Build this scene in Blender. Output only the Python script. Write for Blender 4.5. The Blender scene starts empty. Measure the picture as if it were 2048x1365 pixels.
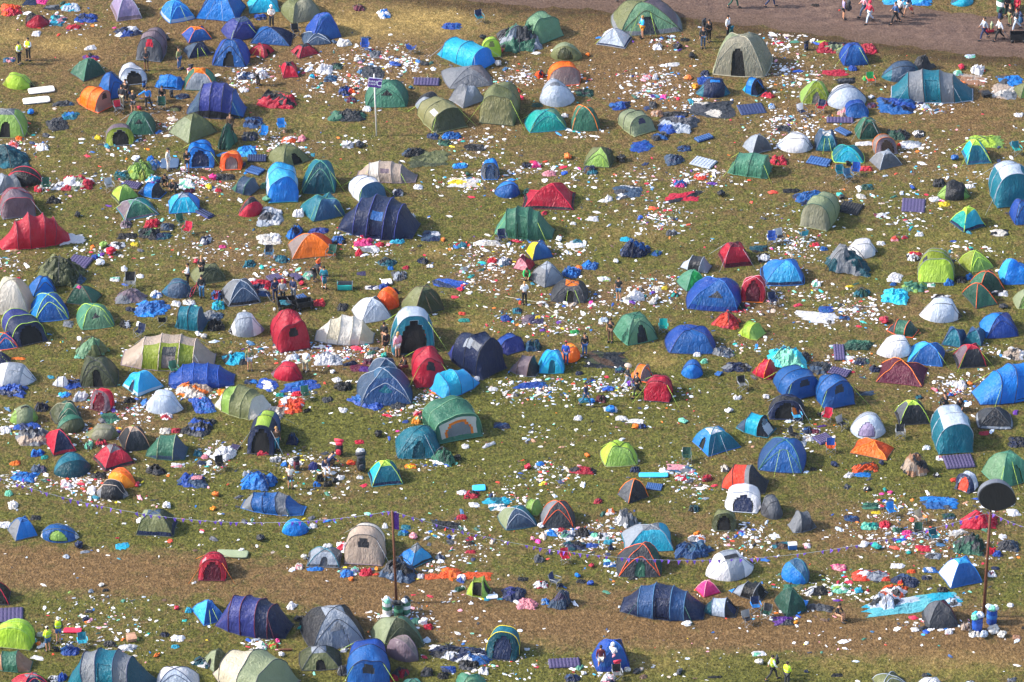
import bpy, math, random
import numpy as np
from mathutils import Vector, Matrix, noise
rnd = random.Random(7)
scene = bpy.context.scene
col = scene.collection
# ------------------------------------------------------------------ camera
TH = math.radians(31.0); FPX = 11450.0; CH = 181.0
CD = CH / math.tan(TH)
cam_d = bpy.data.cameras.new('camera'); cam = bpy.data.objects.new('camera', cam_d); col.objects.link(cam)
cam.location = (0, -CD, CH); cam.rotation_euler = (math.pi/2 - TH, 0, 0)
cam_d.sensor_width = 36.0; cam_d.lens = 36.0 * FPX / 2048.0
cam_d.clip_start = 5.0; cam_d.clip_end = 6000.0
scene.camera = cam
# ------------------------------------------------------------------ sky and sun
SUN_EL = 36.0; SUN_AZ = 181.0      # direction to the sun, counted from +X towards +Y
w = bpy.data.worlds.new('World'); scene.world = w; w.use_nodes = True
nt = w.node_tree; bg = nt.nodes['Background']
sky = nt.nodes.new('ShaderNodeTexSky'); sky.sky_type = 'NISHITA'; sky.sun_disc = False
sky.sun_elevation = math.radians(SUN_EL); sky.sun_rotation = math.radians(90 - SUN_AZ)
sky.dust_density = 2.0
nt.links.new(sky.outputs[0], bg.inputs[0]); bg.inputs[1].default_value = 0.15
sd = bpy.data.lights.new('sun', 'SUN'); sun = bpy.data.objects.new('sun', sd); col.objects.link(sun)
sd.energy = 3.2; sd.angle = math.radians(3.0); sd.color = (1.0, 0.93, 0.82)
dvec = Vector((math.cos(math.radians(SUN_AZ))*math.cos(math.radians(SUN_EL)), math.sin(math.radians(SUN_AZ))*math.cos(math.radians(SUN_EL)), math.sin(math.radians(SUN_EL))))
sun.rotation_euler = dvec.to_track_quat('Z', 'Y').to_euler()
scene.view_settings.view_transform = 'Standard'; scene.view_settings.look = 'None'
scene.view_settings.gamma = 1.0; scene.view_settings.use_curve_mapping = False
scene.view_settings.exposure = 1.3
scene.render.engine = 'CYCLES'
scene.cycles.max_bounces = 6; scene.cycles.transparent_max_bounces = 4
# ------------------------------------------------------------------ photo pixels <-> ground
cF = np.array([0, math.cos(TH), -math.sin(TH)]); cU = np.array([0, math.sin(TH), math.cos(TH)])
cP = np.array([0, -CD, CH])
def proj(V):
    R = np.asarray(V, float) - cP
    z = R @ cF
    return 1024 + FPX*R[..., 0]/z, 682.5 - FPX*(R @ cU)/z
def G(px, py):
    d = cF*FPX + np.array([1., 0, 0])*(px-1024) - cU*(py-682.5)
    k = CH/(-d[2])
    p = cP + d*k
    return float(p[0]), float(p[1])
def scale_at(y):          # photo pixels per metre near ground row y
    return FPX/((y+CD)*math.cos(TH) + CH*math.sin(TH))
# ------------------------------------------------------------------ colours
def lin(h):
    h = h.lstrip('#'); r = [int(h[i:i+2], 16)/255 for i in (0, 2, 4)]
    return tuple((c/12.92 if c <= .04045 else ((c+.055)/1.055)**2.4) for c in r)
PAL = dict(white='e8e8ee', offwhite='d9d4cd', cream='cfc6b0', pale='c2cfe2', silver='9aa4b4', grey='7d828c', midgrey='5b606b', dark='3c414a', black='1d1f25', charcoal='2c2f38',
 blue='1a60aa', royal='164aa6', azure='0f7fd8', sky='35ade6', cyan='15b4d8', aqua='33c4d6', teal='0e6f86', dteal='0a4d5e', turq='0aa39c', navy='1c2b52', indigo='353f8c', slate='3f5674', steel='35638a', denim='2a5288',
 green='3c7560', jade='4f8f76', dgreen='225045', pgreen='6f9a78', olive='747a52', dolive='4b523a', khaki='85845c', sage='8c9878', lime='b2d648', dlime='8a9a2c', apple='8db455', bgreen='23a455',
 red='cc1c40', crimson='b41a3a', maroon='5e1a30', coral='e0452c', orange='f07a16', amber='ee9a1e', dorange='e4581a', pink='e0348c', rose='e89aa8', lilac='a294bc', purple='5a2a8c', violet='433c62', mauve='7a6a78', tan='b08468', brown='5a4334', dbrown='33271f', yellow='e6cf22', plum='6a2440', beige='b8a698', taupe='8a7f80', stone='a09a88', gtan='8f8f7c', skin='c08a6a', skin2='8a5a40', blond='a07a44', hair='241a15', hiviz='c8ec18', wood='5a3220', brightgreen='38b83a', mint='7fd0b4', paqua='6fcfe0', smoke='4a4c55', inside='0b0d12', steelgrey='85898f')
MATS = {}
def fabric(name, rough=.55, trans=.32, wrinkle=.5, var=.10):
    key = ('f', name, rough, trans, wrinkle)
    if key in MATS: return MATS[key]
    m = bpy.data.materials.new('fabric_' + name); m.use_nodes = True; nt = m.node_tree; N = nt.nodes; L = nt.links
    for n in list(N): N.remove(n)
    out = N.new('ShaderNodeOutputMaterial'); b = N.new('ShaderNodeBsdfPrincipled'); c = lin(PAL[name])
    tc = N.new('ShaderNodeTexCoord'); geo = N.new('ShaderNodeNewGeometry')
    nz = N.new('ShaderNodeTexNoise'); nz.inputs['Scale'].default_value = 1.7; nz.inputs['Detail'].default_value = 5
    L.new(geo.outputs['Position'], nz.inputs['Vector'])
    oi = N.new('ShaderNodeObjectInfo')
    mx = N.new('ShaderNodeMath'); mx.operation = 'MULTIPLY_ADD'; L.new(nz.outputs['Fac'], mx.inputs[0]); mx.inputs[1].default_value = .36; mx.inputs[2].default_value = .80
    mr = N.new('ShaderNodeMath'); mr.operation = 'MULTIPLY_ADD'; L.new(oi.outputs['Random'], mr.inputs[0]); mr.inputs[1].default_value = var*2; mr.inputs[2].default_value = 1-var
    mm = N.new('ShaderNodeMath'); mm.operation = 'MULTIPLY'; L.new(mx.outputs[0], mm.inputs[0]); L.new(mr.outputs[0], mm.inputs[1])
    vc = N.new('ShaderNodeVectorMath'); vc.operation = 'SCALE'; vc.inputs[0].default_value = c; L.new(mm.outputs[0], vc.inputs['Scale'])
    # sun fading: washes the cloth slightly paler in soft patches
    n2 = N.new('ShaderNodeTexNoise'); n2.inputs['Scale'].default_value = .9; n2.inputs['Detail'].default_value = 3; L.new(geo.outputs['Position'], n2.inputs['Vector'])
    mp = N.new('ShaderNodeMapRange'); L.new(n2.outputs['Fac'], mp.inputs[0]); mp.inputs[1].default_value = .42; mp.inputs[2].default_value = .75; mp.inputs[3].default_value = 0; mp.inputs[4].default_value = .14
    mixc = N.new('ShaderNodeMix'); mixc.data_type = 'RGBA'; L.new(mp.outputs[0], mixc.inputs[0]); L.new(vc.outputs[0], mixc.inputs[6])
    g = sum(c)/3; g += .12*min(1, g*5)**1.5; mixc.inputs[7].default_value = (.35*c[0]+.65*g, .35*c[1]+.65*g, .35*c[2]+.65*g*1.05, 1)
    L.new(mixc.outputs[2], b.inputs['Base Color']); b.inputs['Roughness'].default_value = rough
    b.inputs['Specular IOR Level'].default_value = .45
    w1 = N.new('ShaderNodeTexNoise'); w1.inputs['Scale'].default_value = 3.2; w1.inputs['Detail'].default_value = 6; w1.inputs['Distortion'].default_value = 1.2
    mpv = N.new('ShaderNodeMapping'); mpv.inputs['Scale'].default_value = (1.6, 1.6, .5); L.new(geo.outputs['Position'], mpv.inputs[0]); L.new(mpv.outputs[0], w1.inputs['Vector'])
    bp = N.new('ShaderNodeBump'); bp.inputs['Strength'].default_value = wrinkle; bp.inputs['Distance'].default_value = .15; L.new(w1.outputs['Fac'], bp.inputs['Height'])
    L.new(bp.outputs[0], b.inputs['Normal'])
    if trans > 0:
        t = N.new('ShaderNodeBsdfTranslucent'); L.new(mixc.outputs[2], t.inputs[0]); ms = N.new('ShaderNodeMixShader'); ms.inputs[0].default_value = trans
        L.new(b.outputs[0], ms.inputs[1]); L.new(t.outputs[0], ms.inputs[2]); L.new(ms.outputs[0], out.inputs[0])
    else: L.new(b.outputs[0], out.inputs[0])
    MATS[key] = m; return m
def tentmat(c):
    if c == 'inside': return fabric(c, .9, 0, .2)  # near-black door panel: shade of the tent interior put into the colour
    return fabric(c, .42, .42, .8)
def plastic(c): return fabric(c, .35, .22, .9)
def solid(c, rough=.6): return fabric(c, rough, 0, .25)
# ------------------------------------------------------------------ objects
def mk(name, V, F, mat, parent=None, smooth=True, loc=None):
    me = bpy.data.meshes.new(name); me.from_pydata([tuple(map(float, v)) for v in V], [], [tuple(int(i) for i in f) for f in F])
    if mat is not None: me.materials.append(mat)
    if smooth: me.polygons.foreach_set('use_smooth', [True]*len(me.polygons))
    o = bpy.data.objects.new(name, me); col.objects.link(o)
    if parent is not None: o.parent = parent
    if loc is not None: o.location = loc
    return o
def tag(o, label=None, cat=None, group=None, kind=None):
    if label: o['label'] = label
    if cat: o['category'] = cat
    if group: o['group'] = group
    if kind: o['kind'] = kind
    return o
def root(name, x, y, label, cat, group=None, yaw=0, z=0):
    o = bpy.data.objects.new(name, None); col.objects.link(o); o.location = (x, y, z); o.rotation_euler = (0, 0, yaw); o.empty_display_size = .3
    return tag(o, label, cat, group)
def tube(P, r, n=6, caps=True):
    P = [np.array(p, float) for p in P]; V = []; F = []
    Q = [P[0]]+[b for a, b in zip(P, P[1:]) if np.linalg.norm(b-a) > 1e-5]
    if len(Q) > 1 and not hasattr(r, '__len__'): P = Q
    rr = r if hasattr(r, '__len__') else [r]*len(P)
    for i, p in enumerate(P):
        d = P[min(i+1, len(P)-1)] - P[max(i-1, 0)]; d /= (np.linalg.norm(d)+1e-9)
        a = np.cross(d, [0, 0, 1.] if abs(d[2]) < .9 else [1., 0, 0]); a /= np.linalg.norm(a); b = np.cross(d, a)
        for k in range(n):
            t = 2*math.pi*k/n; V.append(p + rr[i]*(math.cos(t)*a + math.sin(t)*b))
    for i in range(len(P)-1):
        for k in range(n):
            F.append((i*n+k, i*n+(k+1) % n, (i+1)*n+(k+1) % n, (i+1)*n+k))
    if caps: F.append(tuple(range(n))[::-1]); F.append(tuple((len(P)-1)*n+k for k in range(n)))
    return V, F
def box(x0, x1, y0, y1, z0, z1):
    V = [(x, y, z) for z in (z0, z1) for y in (y0, y1) for x in (x0, x1)]
    return V, [(0, 2, 3, 1), (4, 5, 7, 6), (0, 1, 5, 4), (2, 6, 7, 3), (0, 4, 6, 2), (1, 3, 7, 5)]
def rbox(x0, x1, y0, y1, z0, z1, n=6, p=4.0):
    """rounded box: a superellipsoid grid"""
    V = []; F = []; cx, cy, cz = (x0+x1)/2, (y0+y1)/2, (z0+z1)/2; hx, hy, hz = (x1-x0)/2, (y1-y0)/2, (z1-z0)/2
    nu, nv = n*4, n*2
    f = lambda a: math.copysign(abs(a)**(2/p), a)
    for j in range(nv+1):
        b = -math.pi/2 + math.pi*j/nv
        for i in range(nu):
            a = 2*math.pi*i/nu
            V.append((cx+hx*f(math.cos(b))*f(math.cos(a)), cy+hy*f(math.cos(b))*f(math.sin(a)), cz+hz*f(math.sin(b))))
    for j in range(nv):
        for i in range(nu): F.append((j*nu+i, j*nu+(i+1) % nu, (j+1)*nu+(i+1) % nu, (j+1)*nu+i))
    return V, F
def join(*ms):
    V = []; F = []
    for v, f in ms:
        o = len(V); V += list(v); F += [tuple(i+o for i in q) for q in f]
    return V, F
def nz3(P, s, seed=0.):
    """noise value array for points"""
    return np.array([noise.noise(Vector((p[0]*s+seed, p[1]*s-seed*.7, p[2]*s+seed*.3))) for p in P])
def comps(F):
    """connected groups of faces (arrays of row numbers)"""
    F = np.asarray(F); lab = {}; par = {}
    def find(a):
        while par[a] != a: par[a] = par[par[a]]; a = par[a]
        return a
    for f in F:
        for v in f: par.setdefault(int(v), int(v))
        a = find(int(f[0]))
        for v in f[1:]: par[find(int(v))] = a
    for i, f in enumerate(F): lab.setdefault(find(int(f[0])), []).append(i)
    return [np.array(v) for v in lab.values()]
# ------------------------------------------------------------------ fitting a shape into its place
def fit(U, yaw, box4, asp, hlo, hhi, hrel=True, h0=None):
    """U: unit shape (N,3). Finds length, depth, height and ground place from the outline measured in the photograph."""
    x0, y0, x1, y1 = box4; tw, th = x1-x0, y1-y0
    c, s = math.cos(yaw), math.sin(yaw)
    gx, gy = G((x0+x1)/2, y0*.3+y1*.7)
    sc = scale_at(gy); L = tw/sc; H = h0 or L*.5; a = asp
    up, dn = (1.05, 1/1.05) if abs(s) > .92 else ((1/1.06, 1.06) if abs(s) < .5 else (1, 1))
    if up == 1: hlo *= .85; hhi *= 1.18
    for it in range(24):
        P = U*np.array([L, L*a, H]); Q = np.stack([P[:, 0]*c-P[:, 1]*s+gx, P[:, 0]*s+P[:, 1]*c+gy, P[:, 2]], 1)
        X, Y = proj(Q); wd = X.max()-X.min(); ht = Y.max()-Y.min()
        L *= tw/wd
        dh = (th-ht)/(sc*math.cos(TH)); H = H+dh*.8
        m = L*min(1, a) if hrel else 1.0
        lo, hi = hlo*m, hhi*m
        if H < lo: a = min(max(asp*.6, a*up), asp*1.6) if it > 3 else a; H = lo
        elif H > hi: a = min(max(asp*.6, a*dn), asp*1.6) if it > 3 else a; H = hi
        gx += ((x0+x1)/2-(X.max()+X.min())/2)/sc; gy -= (y1-Y.max())/(sc*math.sin(TH))
    return gx, gy, L, L*a, H
# ------------------------------------------------------------------ tents
def grid_faces(nu, nv): return [(i*(nv+1)+j, i*(nv+1)+j+1, (i+1)*(nv+1)+j+1, (i+1)*(nv+1)+j) for i in range(nu) for j in range(nv)]
def dome_unit(n=4, p=2.2, nu=22, nv=72, conc=.10, rot=None, rnd_=0.):
    t = (np.arange(nu+1)/nu)[:, None]; th = 2*np.pi*np.arange(nv+1)[None, :]/nv
    seg = 2*np.pi/n; off = np.pi/n+(rot or 0.)
    loc = np.mod(th-off, seg)-seg/2          # 0 in the middle of a panel
    R0 = .7071 if n == 4 else .53
    R = R0*np.cos(seg/2)/np.cos(loc)
    R = R*(1-conc*np.cos(loc*np.pi/seg)**2*(1.25-t*.9)); R = R*(1-rnd_)+rnd_*.56
    x = t*R*np.cos(th); y = t*R*np.sin(th); z = (1-t**p)+0*th
    return np.stack([x, y, z], 2)
def loft_unit(secs, nv=44, sag=.07, per=7, q1=.8, q2=.85):
    rows = []; us = []
    for k in range(len(secs)-1):
        a, b = secs[k], secs[k+1]; m = per+(3 if k == len(secs)-2 else 0)
        for i in range(m+(1 if k == len(secs)-2 else 0)):
            f = i/m; s = 1-sag*4*f*(1-f)
            rows.append(((a[0]+(b[0]-a[0])*f), (a[1]+(b[1]-a[1])*f)*(1-(1-s)*.5), (a[2]+(b[2]-a[2])*f)*s)); us.append(k+f)
    A = np.pi*np.arange(nv+1)/nv
    V = np.zeros((len(rows), nv+1, 3))
    for i, (x, wd, h) in enumerate(rows):
        V[i, :, 0] = x; V[i, :, 1] = -wd/2*np.sign(np.cos(A))*np.abs(np.cos(A))**q1; V[i, :, 2] = h*np.sin(A).clip(0)**q2
    return V, np.array(us)
def pop_unit(nu=28, nv=44, ex=.70, tail=False):
    u = np.pi*(np.arange(nu+1)/nu)[:, None]; s = np.sin(np.pi/2*(2*np.arange(nv+1)/nv-1))[None, :]
    c = (1-s**2).clip(0)**ex; a = np.abs(s)
    zc = c**1.02
    if tail: zc = np.where(a < .42, 1-.10*(a/.42)**2, .90*(1-((a-.42)/.58)).clip(0)**1.25)
    hd = np.sin(u).clip(0)**.85; y = -.5*np.cos(u)*c
    return np.stack([.5*s+0*u, y+(-.0 if tail else .07)*hd*c, hd*zc], 2)
SECS = dict(
 t=[(-.5, .45, .03), (-.27, .84, .74), (.07, 1, 1), (.36, .98, .97), (.5, .92, .02)],
 s=[(-.5, .6, .02), (-.2, .92, .9), (.2, 1, 1), (.5, .8, .02)],
 u=[(-.5, .80, .03), (-.36, .95, .88), (.0, 1, 1), (.36, .98, .97), (.5, .92, .02)],
 v=[(-.5, .62, .04), (-.27, .9, .84), (-.09, 1, 1), (.12, 1, .98), (.28, .9, .82), (.5, .6, .04)],
 c=[(-.5, .94, .02), (-.40, 1, .86), (.0, 1, 1), (.40, 1, .86), (.5, .94, .02)])
ASP = dict(d=.85, g=.95, t=.62, s=.95, u=.72, v=.55, c=.8, p=.8)
HLIM = dict(d=(.48, .78), g=(.5, .82), t=(.66, 1.08), s=(.58, 1.0), u=(.62, .92), v=(.6, 1.15), c=(.6, 1.1), p=(.42, .78))
CATN = 'tent'
def dark(c):
    return {'white': 'grey', 'lime': 'olive', 'sky': 'blue', 'cyan': 'teal', 'aqua': 'teal', 'azure': 'blue', 'blue': 'navy', 'royal': 'navy', 'indigo': 'navy', 'teal': 'dteal', 'turq': 'teal', 'green': 'dgreen', 'jade': 'green', 'pgreen': 'green', 'apple': 'olive', 'dlime': 'olive', 'olive': 'dolive', 'khaki': 'olive', 'sage': 'olive', 'grey': 'midgrey', 'silver': 'grey', 'mauve': 'midgrey', 'lilac': 'mauve', 'steel': 'navy', 'denim': 'navy', 'slate': 'charcoal', 'taupe': 'midgrey', 'gtan': 'stone', 'stone': 'midgrey', 'amber': 'dorange', 'dorange': 'brown', 'plum': 'maroon', 'pink': 'crimson', 'red': 'maroon', 'crimson': 'maroon', 'orange': 'dorange', 'cream': 'taupe', 'beige': 'mauve', 'offwhite': 'grey'}.get(c, 'charcoal')
SHORT = []      # (x, y, short description) of every thing others can be described beside
def tent(kind, b4, yaw, cols, o, label, name):
    seed = rnd.uniform(0, 100); ya = math.radians(yaw); asp = o.get('asp', ASP[kind]); main = cols[0]; sag = o.get('sag', 0.)
    if kind in 'dg':
        n = 4; rot0 = 0. if kind == 'd' else math.radians(o.get('rot', 0))*.8
        U = dome_unit(n, p=o.get('p', 2.3 if kind == 'd' else 2.6), conc=.10 if kind == 'd' else .07, rot=rot0, rnd_=0. if kind == 'd' else .30)
    elif kind == 'p': U = pop_unit(ex=o.get('ex', .70), tail='V' in o and 'U' not in o)
    else:
        sc_ = SECS[kind]; U, us = loft_unit(sc_, sag=o.get('hs', .05), q1=.62 if kind == 'c' else .8, q2=.6 if kind == 'c' else .82)
    if not sag and rnd.random() < .68: sag = rnd.uniform(.04, .13) if rnd.random() < .72 else rnd.uniform(.15, .27); soft = True
    else: soft = not sag
    lean = rnd.uniform(-.09, .09); U = U.copy(); U[..., 0] += lean*U[..., 2]; U[..., 1] += rnd.uniform(-.05, .05)*U[..., 2]
    if sag:       # a tent that is partly down: its cloth droops in places
        shp = U.shape; q = U.reshape(-1, 3).copy(); f = np.array([noise.noise(Vector((p[0]*2.6+seed, p[1]*2.6, 3.3))) for p in q])
        q[:, 2] *= np.clip(1-sag*(.45+1.5*f), .12, 1.1); q[:, 0] += sag*.10*np.array([noise.noise(Vector((p[0]*2+9, p[1]*2+seed, p[2]*2))) for p in q]); U = q.reshape(shp)
    lo, hi = HLIM[kind]
    if sag and not soft: lo *= .45
    flat = U.reshape(-1, 3)
    gx, gy, L, D, H = fit(flat, ya, b4, asp, lo, hi)
    V = U*np.array([L, D, H]); nu, nv = V.shape[0]-1, V.shape[1]-1
    # cloth wrinkles in the real surface
    Vf = V.reshape(-1, 3); z0 = Vf[:, 2].copy()
    am = .042+.07*sag
    d1 = nz3(Vf, 1.9, seed)*am; d2 = nz3(Vf, 4.5, seed+7)*am*.5
    cen = np.array([0, 0, H*.3]); nd = Vf-cen; nd /= np.linalg.norm(nd, axis=1)[:, None]+1e-6
    d2 += .030*((1-np.abs(((Vf[:, 0]*1.3+Vf[:, 1]*2.1+Vf[:, 2]*.9+d1*22+seed) % 1)*2-1))**2-.4)*np.clip(nz3(Vf, 1.1, seed+50)*3, 0, 1)
    Vf = Vf+nd*(d1+d2)[:, None]*np.clip(z0*3+.15, .15, 1)[:, None]; Vf[:, 2] = np.maximum(Vf[:, 2], 0.0)
    V = Vf.reshape(V.shape)
    if kind in 'dg':                      # close the seam at theta 0 / 2 pi and the apex
        V[:, -1] = V[:, 0]; V[0, :] = V[0, :].mean(0)
    # ---- which cloth each face belongs to
    uu = (np.arange(nu)+.5)/nu; vv = (np.arange(nv)+.5)/nv
    ids = np.zeros((nu, nv), int); parts = [('flysheet', main, 0.)]
    def part(nm, c, inset=0.):
        parts.append((nm, c, inset)); return len(parts)-1
    Ug, Vg = np.meshgrid(uu, vv, indexing='ij')
    if kind in 'dg':
        A = np.degrees(2*np.pi*Vg) % 360
        def quad(q):
            cq = dict(R=0, B=90, L=180, F=270)[q]; return ((A-cq-math.degrees(rot0)+180) % 360-180)/45.
        for q in 'FRBL':
            if q in o: k = part('panel', o[q]); ids[np.abs(quad(q)) < 1] = k  # a white dome's pale front has its shade put into the colour
        if 'C' in o: ids[Ug < .36] = part('roof_cap', o['C'])
        if 'K' in o: ids[Ug > .91] = part('groundsheet', o['K'])
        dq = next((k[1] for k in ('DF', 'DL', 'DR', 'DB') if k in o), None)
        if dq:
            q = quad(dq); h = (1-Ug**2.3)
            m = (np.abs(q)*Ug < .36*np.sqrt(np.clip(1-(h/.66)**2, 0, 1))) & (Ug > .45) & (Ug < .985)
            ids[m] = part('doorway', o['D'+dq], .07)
        if 'W' in o:
            q = quad(o.get('Wq', 'F')); h = (1-Ug**2.3)
            ids[(h > .55) & (h < .76) & (np.abs(q) < .42*(.80-h)/.25)] = part('vent', o['W'])
    else:
        if kind == 'p': edges = [float(q) for q in str(o.get('ue', '.36/.62')).split('/')]; hoops = [int(round(e*nu)) for e in edges]
        else:
            se = SECS[kind]; hoops = [int(np.argmin(np.abs(us-k))) for k in range(1, len(se)-1)]
        if 'U' in o:
            cs = o['U'].split(','); bd = [0]+hoops+[nu]
            if len(cs) != len(bd)-1: bd = [round(i*nu/len(cs)) for i in range(len(cs)+1)]
            for i, c in enumerate(cs):
                if c != main:
                    k = [j for j, pp in enumerate(parts) if pp[1] == c and pp[0] == 'panel']
                    k = k[0] if k else part('panel', c)  # pale front band of white pods: front shade painted into the colour
                    ids[bd[i]:bd[i+1], :] = k
        if 'V' in o:
            cs = o['V'].split(','); e = o.get('ve'); e = [0]+[float(q) for q in e.split('/')]+[1] if isinstance(e, str) else ([0, .3, .7, 1] if len(cs) == 3 else [i/len(cs) for i in range(len(cs)+1)])
            for i, c in enumerate(cs):
                if c != main and c != '-':
                    m = (Vg > e[i]) & (Vg < e[i+1])
                    if kind != 'p' and o.get('Vtop'): m &= Ug < hoops[-1]/nu
                    ids[m] = part('panel', c)
        if kind != 'p':
            e0 = hoops[-1]/nu
            if 'E' in o: ids[hoops[-1]:, :] = part('end_panel', o['E'])
            if 'K' in o: ids[(Vg < .06) | (Vg > .94)] = part('mud_skirt', o['K'])
            f = (Ug-e0)/(1-e0)      # 0 at the arch, 1 at the ground
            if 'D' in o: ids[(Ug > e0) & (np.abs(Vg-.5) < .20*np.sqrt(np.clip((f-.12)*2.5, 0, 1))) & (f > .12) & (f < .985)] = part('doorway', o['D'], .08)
            if 'DS' in o:
                hi = (len(hoops)-1)//2; h0 = hoops[hi]; h1 = hoops[hi+1] if hi+1 < len(hoops) else nu
                ids[(Ug > h0/nu+.02) & (Ug < h1/nu-.02) & (Vg < .34) & (Vg > .015)] = part('doorway', o['DS'], .06)
            if 'WC' in o:
                for m_, c_, n_ in (((f > .12) & (f < .80) & (np.abs(Vg-.5) < .26), 'offwhite', 'window'), ((f > .25) & (f < .80) & (np.abs(Vg-.5) < .15*np.sqrt(np.clip((f-.2)*3, 0, 1))), 'orange', 'window_trim'), ((f > .33) & (f < .80) & (np.abs(Vg-.5) < .12*np.sqrt(np.clip((f-.3)*3, 0, 1))), 'grey', 'mesh'), ((Ug > .25) & (Ug < e0) & (Vg > .84) & (Vg < .95), 'offwhite', 'window')): ids[m_ if n_ != 'window' or c_ != 'offwhite' else m_] = part(n_, c_)
            if 'W' in o: ids[(Ug > e0) & (f > .15) & (f < .42) & (np.abs(Vg-.5) < .05+.10*(f-.1))] = part('vent', o['W'])
            if 'WT' in o: ids[(Ug > e0-.16) & (Ug < e0-.03) & (np.abs(Vg-.30) < .06)] = part('window', o['WT'])
            if 'WS' in o: ids[(Ug > .40) & (Ug < .52) & (Vg < .34) & (Vg > .2)] = part('window', o['WS'])
        else:
            if 'D' in o:
                dc = o.get('dc', .5)
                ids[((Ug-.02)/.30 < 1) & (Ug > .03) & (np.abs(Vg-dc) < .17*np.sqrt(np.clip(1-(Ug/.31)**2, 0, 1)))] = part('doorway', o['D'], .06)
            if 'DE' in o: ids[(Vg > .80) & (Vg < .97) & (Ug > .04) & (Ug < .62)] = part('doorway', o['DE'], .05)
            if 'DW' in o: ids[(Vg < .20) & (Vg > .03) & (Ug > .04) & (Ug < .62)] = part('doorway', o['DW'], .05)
            if 'W' in o: ids[(Ug > .34) & (Ug < .46) & (np.abs(Vg-.5) < .09)] = part('window', o['W'])
    r = root(o.get('n', name), gx, gy, label, o.get('n', CATN), None, ya)
    F = np.array(grid_faces(nu, nv)).reshape(nu, nv, 4); VF = V.reshape(-1, 3)
    todo = []; fly = None
    for k, (nm, c, inset) in enumerate(parts):
        f = F[ids == k].reshape(-1, 4)
        if len(f): todo += [(nm, c, inset, f[q]) for q in sorted(comps(f), key=len, reverse=True)]
    for nm, c, inset, f in todo:
        used, inv = np.unique(f, return_inverse=True); P = VF[used]
        if inset:
            d = P-np.array([0, 0, H*.2]); d[:, 2] *= .6; d /= np.linalg.norm(d, axis=1)[:, None]+1e-6; P = P-d*inset; P[:, 2] = np.maximum(P[:, 2], .004)
        pa_ = fly if (fly is not None and nm in ('vent', 'window', 'window_trim', 'mesh')) else r
        ob = mk(nm, P, inv.reshape(-1, 4), tentmat(c), pa_)
        if nm == 'flysheet' and fly is None: fly = ob
    # door flap rolled back beside an open doorway
    # ---- poles
    tc = o.get('T', dark(main)); pr = .020 if L < 4 else .026
    lines = []
    if kind in 'dg':
        for a in range(4):
            j = int(round((a/4+.125+rot0/(2*math.pi))*nv)) % nv
            lines.append(V[:, j])
        if kind == 'g' and seed > 25:       # porch hoop across the front
            j0 = int(round((.625+rot0/(2*math.pi))*nv)); m_ = int(nv*.25); pts = []
            for q in range(m_+1):
                f = q/m_; tt = nu*(1-.50*math.sin(math.pi*f)**.6); i0 = min(int(tt), nu-1); fr = tt-i0
                pts.append(V[i0, (j0+q) % nv]*(1-fr)+V[i0+1, (j0+q) % nv]*fr)
            lines.append(np.array(pts))
    else:
        for h in hoops: lines.append(V[h, :])
    for ln in lines: 
        ln = ln+np.array([0, 0, .012]); pv, pf = tube(ln[::2] if len(ln) > 20 else ln, pr, 5); mk('pole', pv, pf, solid(tc), r)
    # dark mud hem round the foot
    if kind in 'dg': hem = V[-1, :]
    else: hem = np.concatenate([V[:, 0], V[-1, ::3] if kind != 'p' else V[-1:, -1], V[::-1, -1], V[0, ::-3] if kind != 'p' else V[:1, 0]])
    hv, hf = tube(hem+np.array([0, 0, .02]), .03, 4); mk('hem', hv, hf, solid(o.get('H', dark(main))), fly if fly is not None else r)
    # seams and storm flap
    # ---- guy ropes with pegs
    gcol = o.get('G', 'none' if (kind in 'ps' or rnd.random() < .35) else ('lime' if rnd.random() < .6 else 'silver'))
    if gcol != 'none' and soft:
        if kind in 'dg': an = [V[nu//2-1, int(nv*(.125+.25*i))] for i in range(4)] if rnd.random() < .6 else [V[nu//2, int(nv*.70)], V[nu//2, int(nv*.80)]]
        else: an = [V[h, int(nv*q)] for h in (hoops[0], hoops[-1]) for q in (.28, .72)]
        for a in an:
            d = np.array([a[0], a[1], 0.]); d /= np.linalg.norm(d)+1e-6; 
            if kind in 'tuvs': d = np.array([.75*np.sign(a[0]-L*.02), np.sign(a[1])*.8, 0]); d /= np.linalg.norm(d)
            e = np.array([a[0], a[1], 0])+d*(a[2]*.85+.25); e[2] = .02
            gv, gf = tube([a, e], .009, 4); mk('guy_rope', gv, gf, solid(gcol), r)
    SHORT.append((gx, gy, max(L, D)*.5, label))
    return r, (gx, gy, L, D, H, ya)
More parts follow.
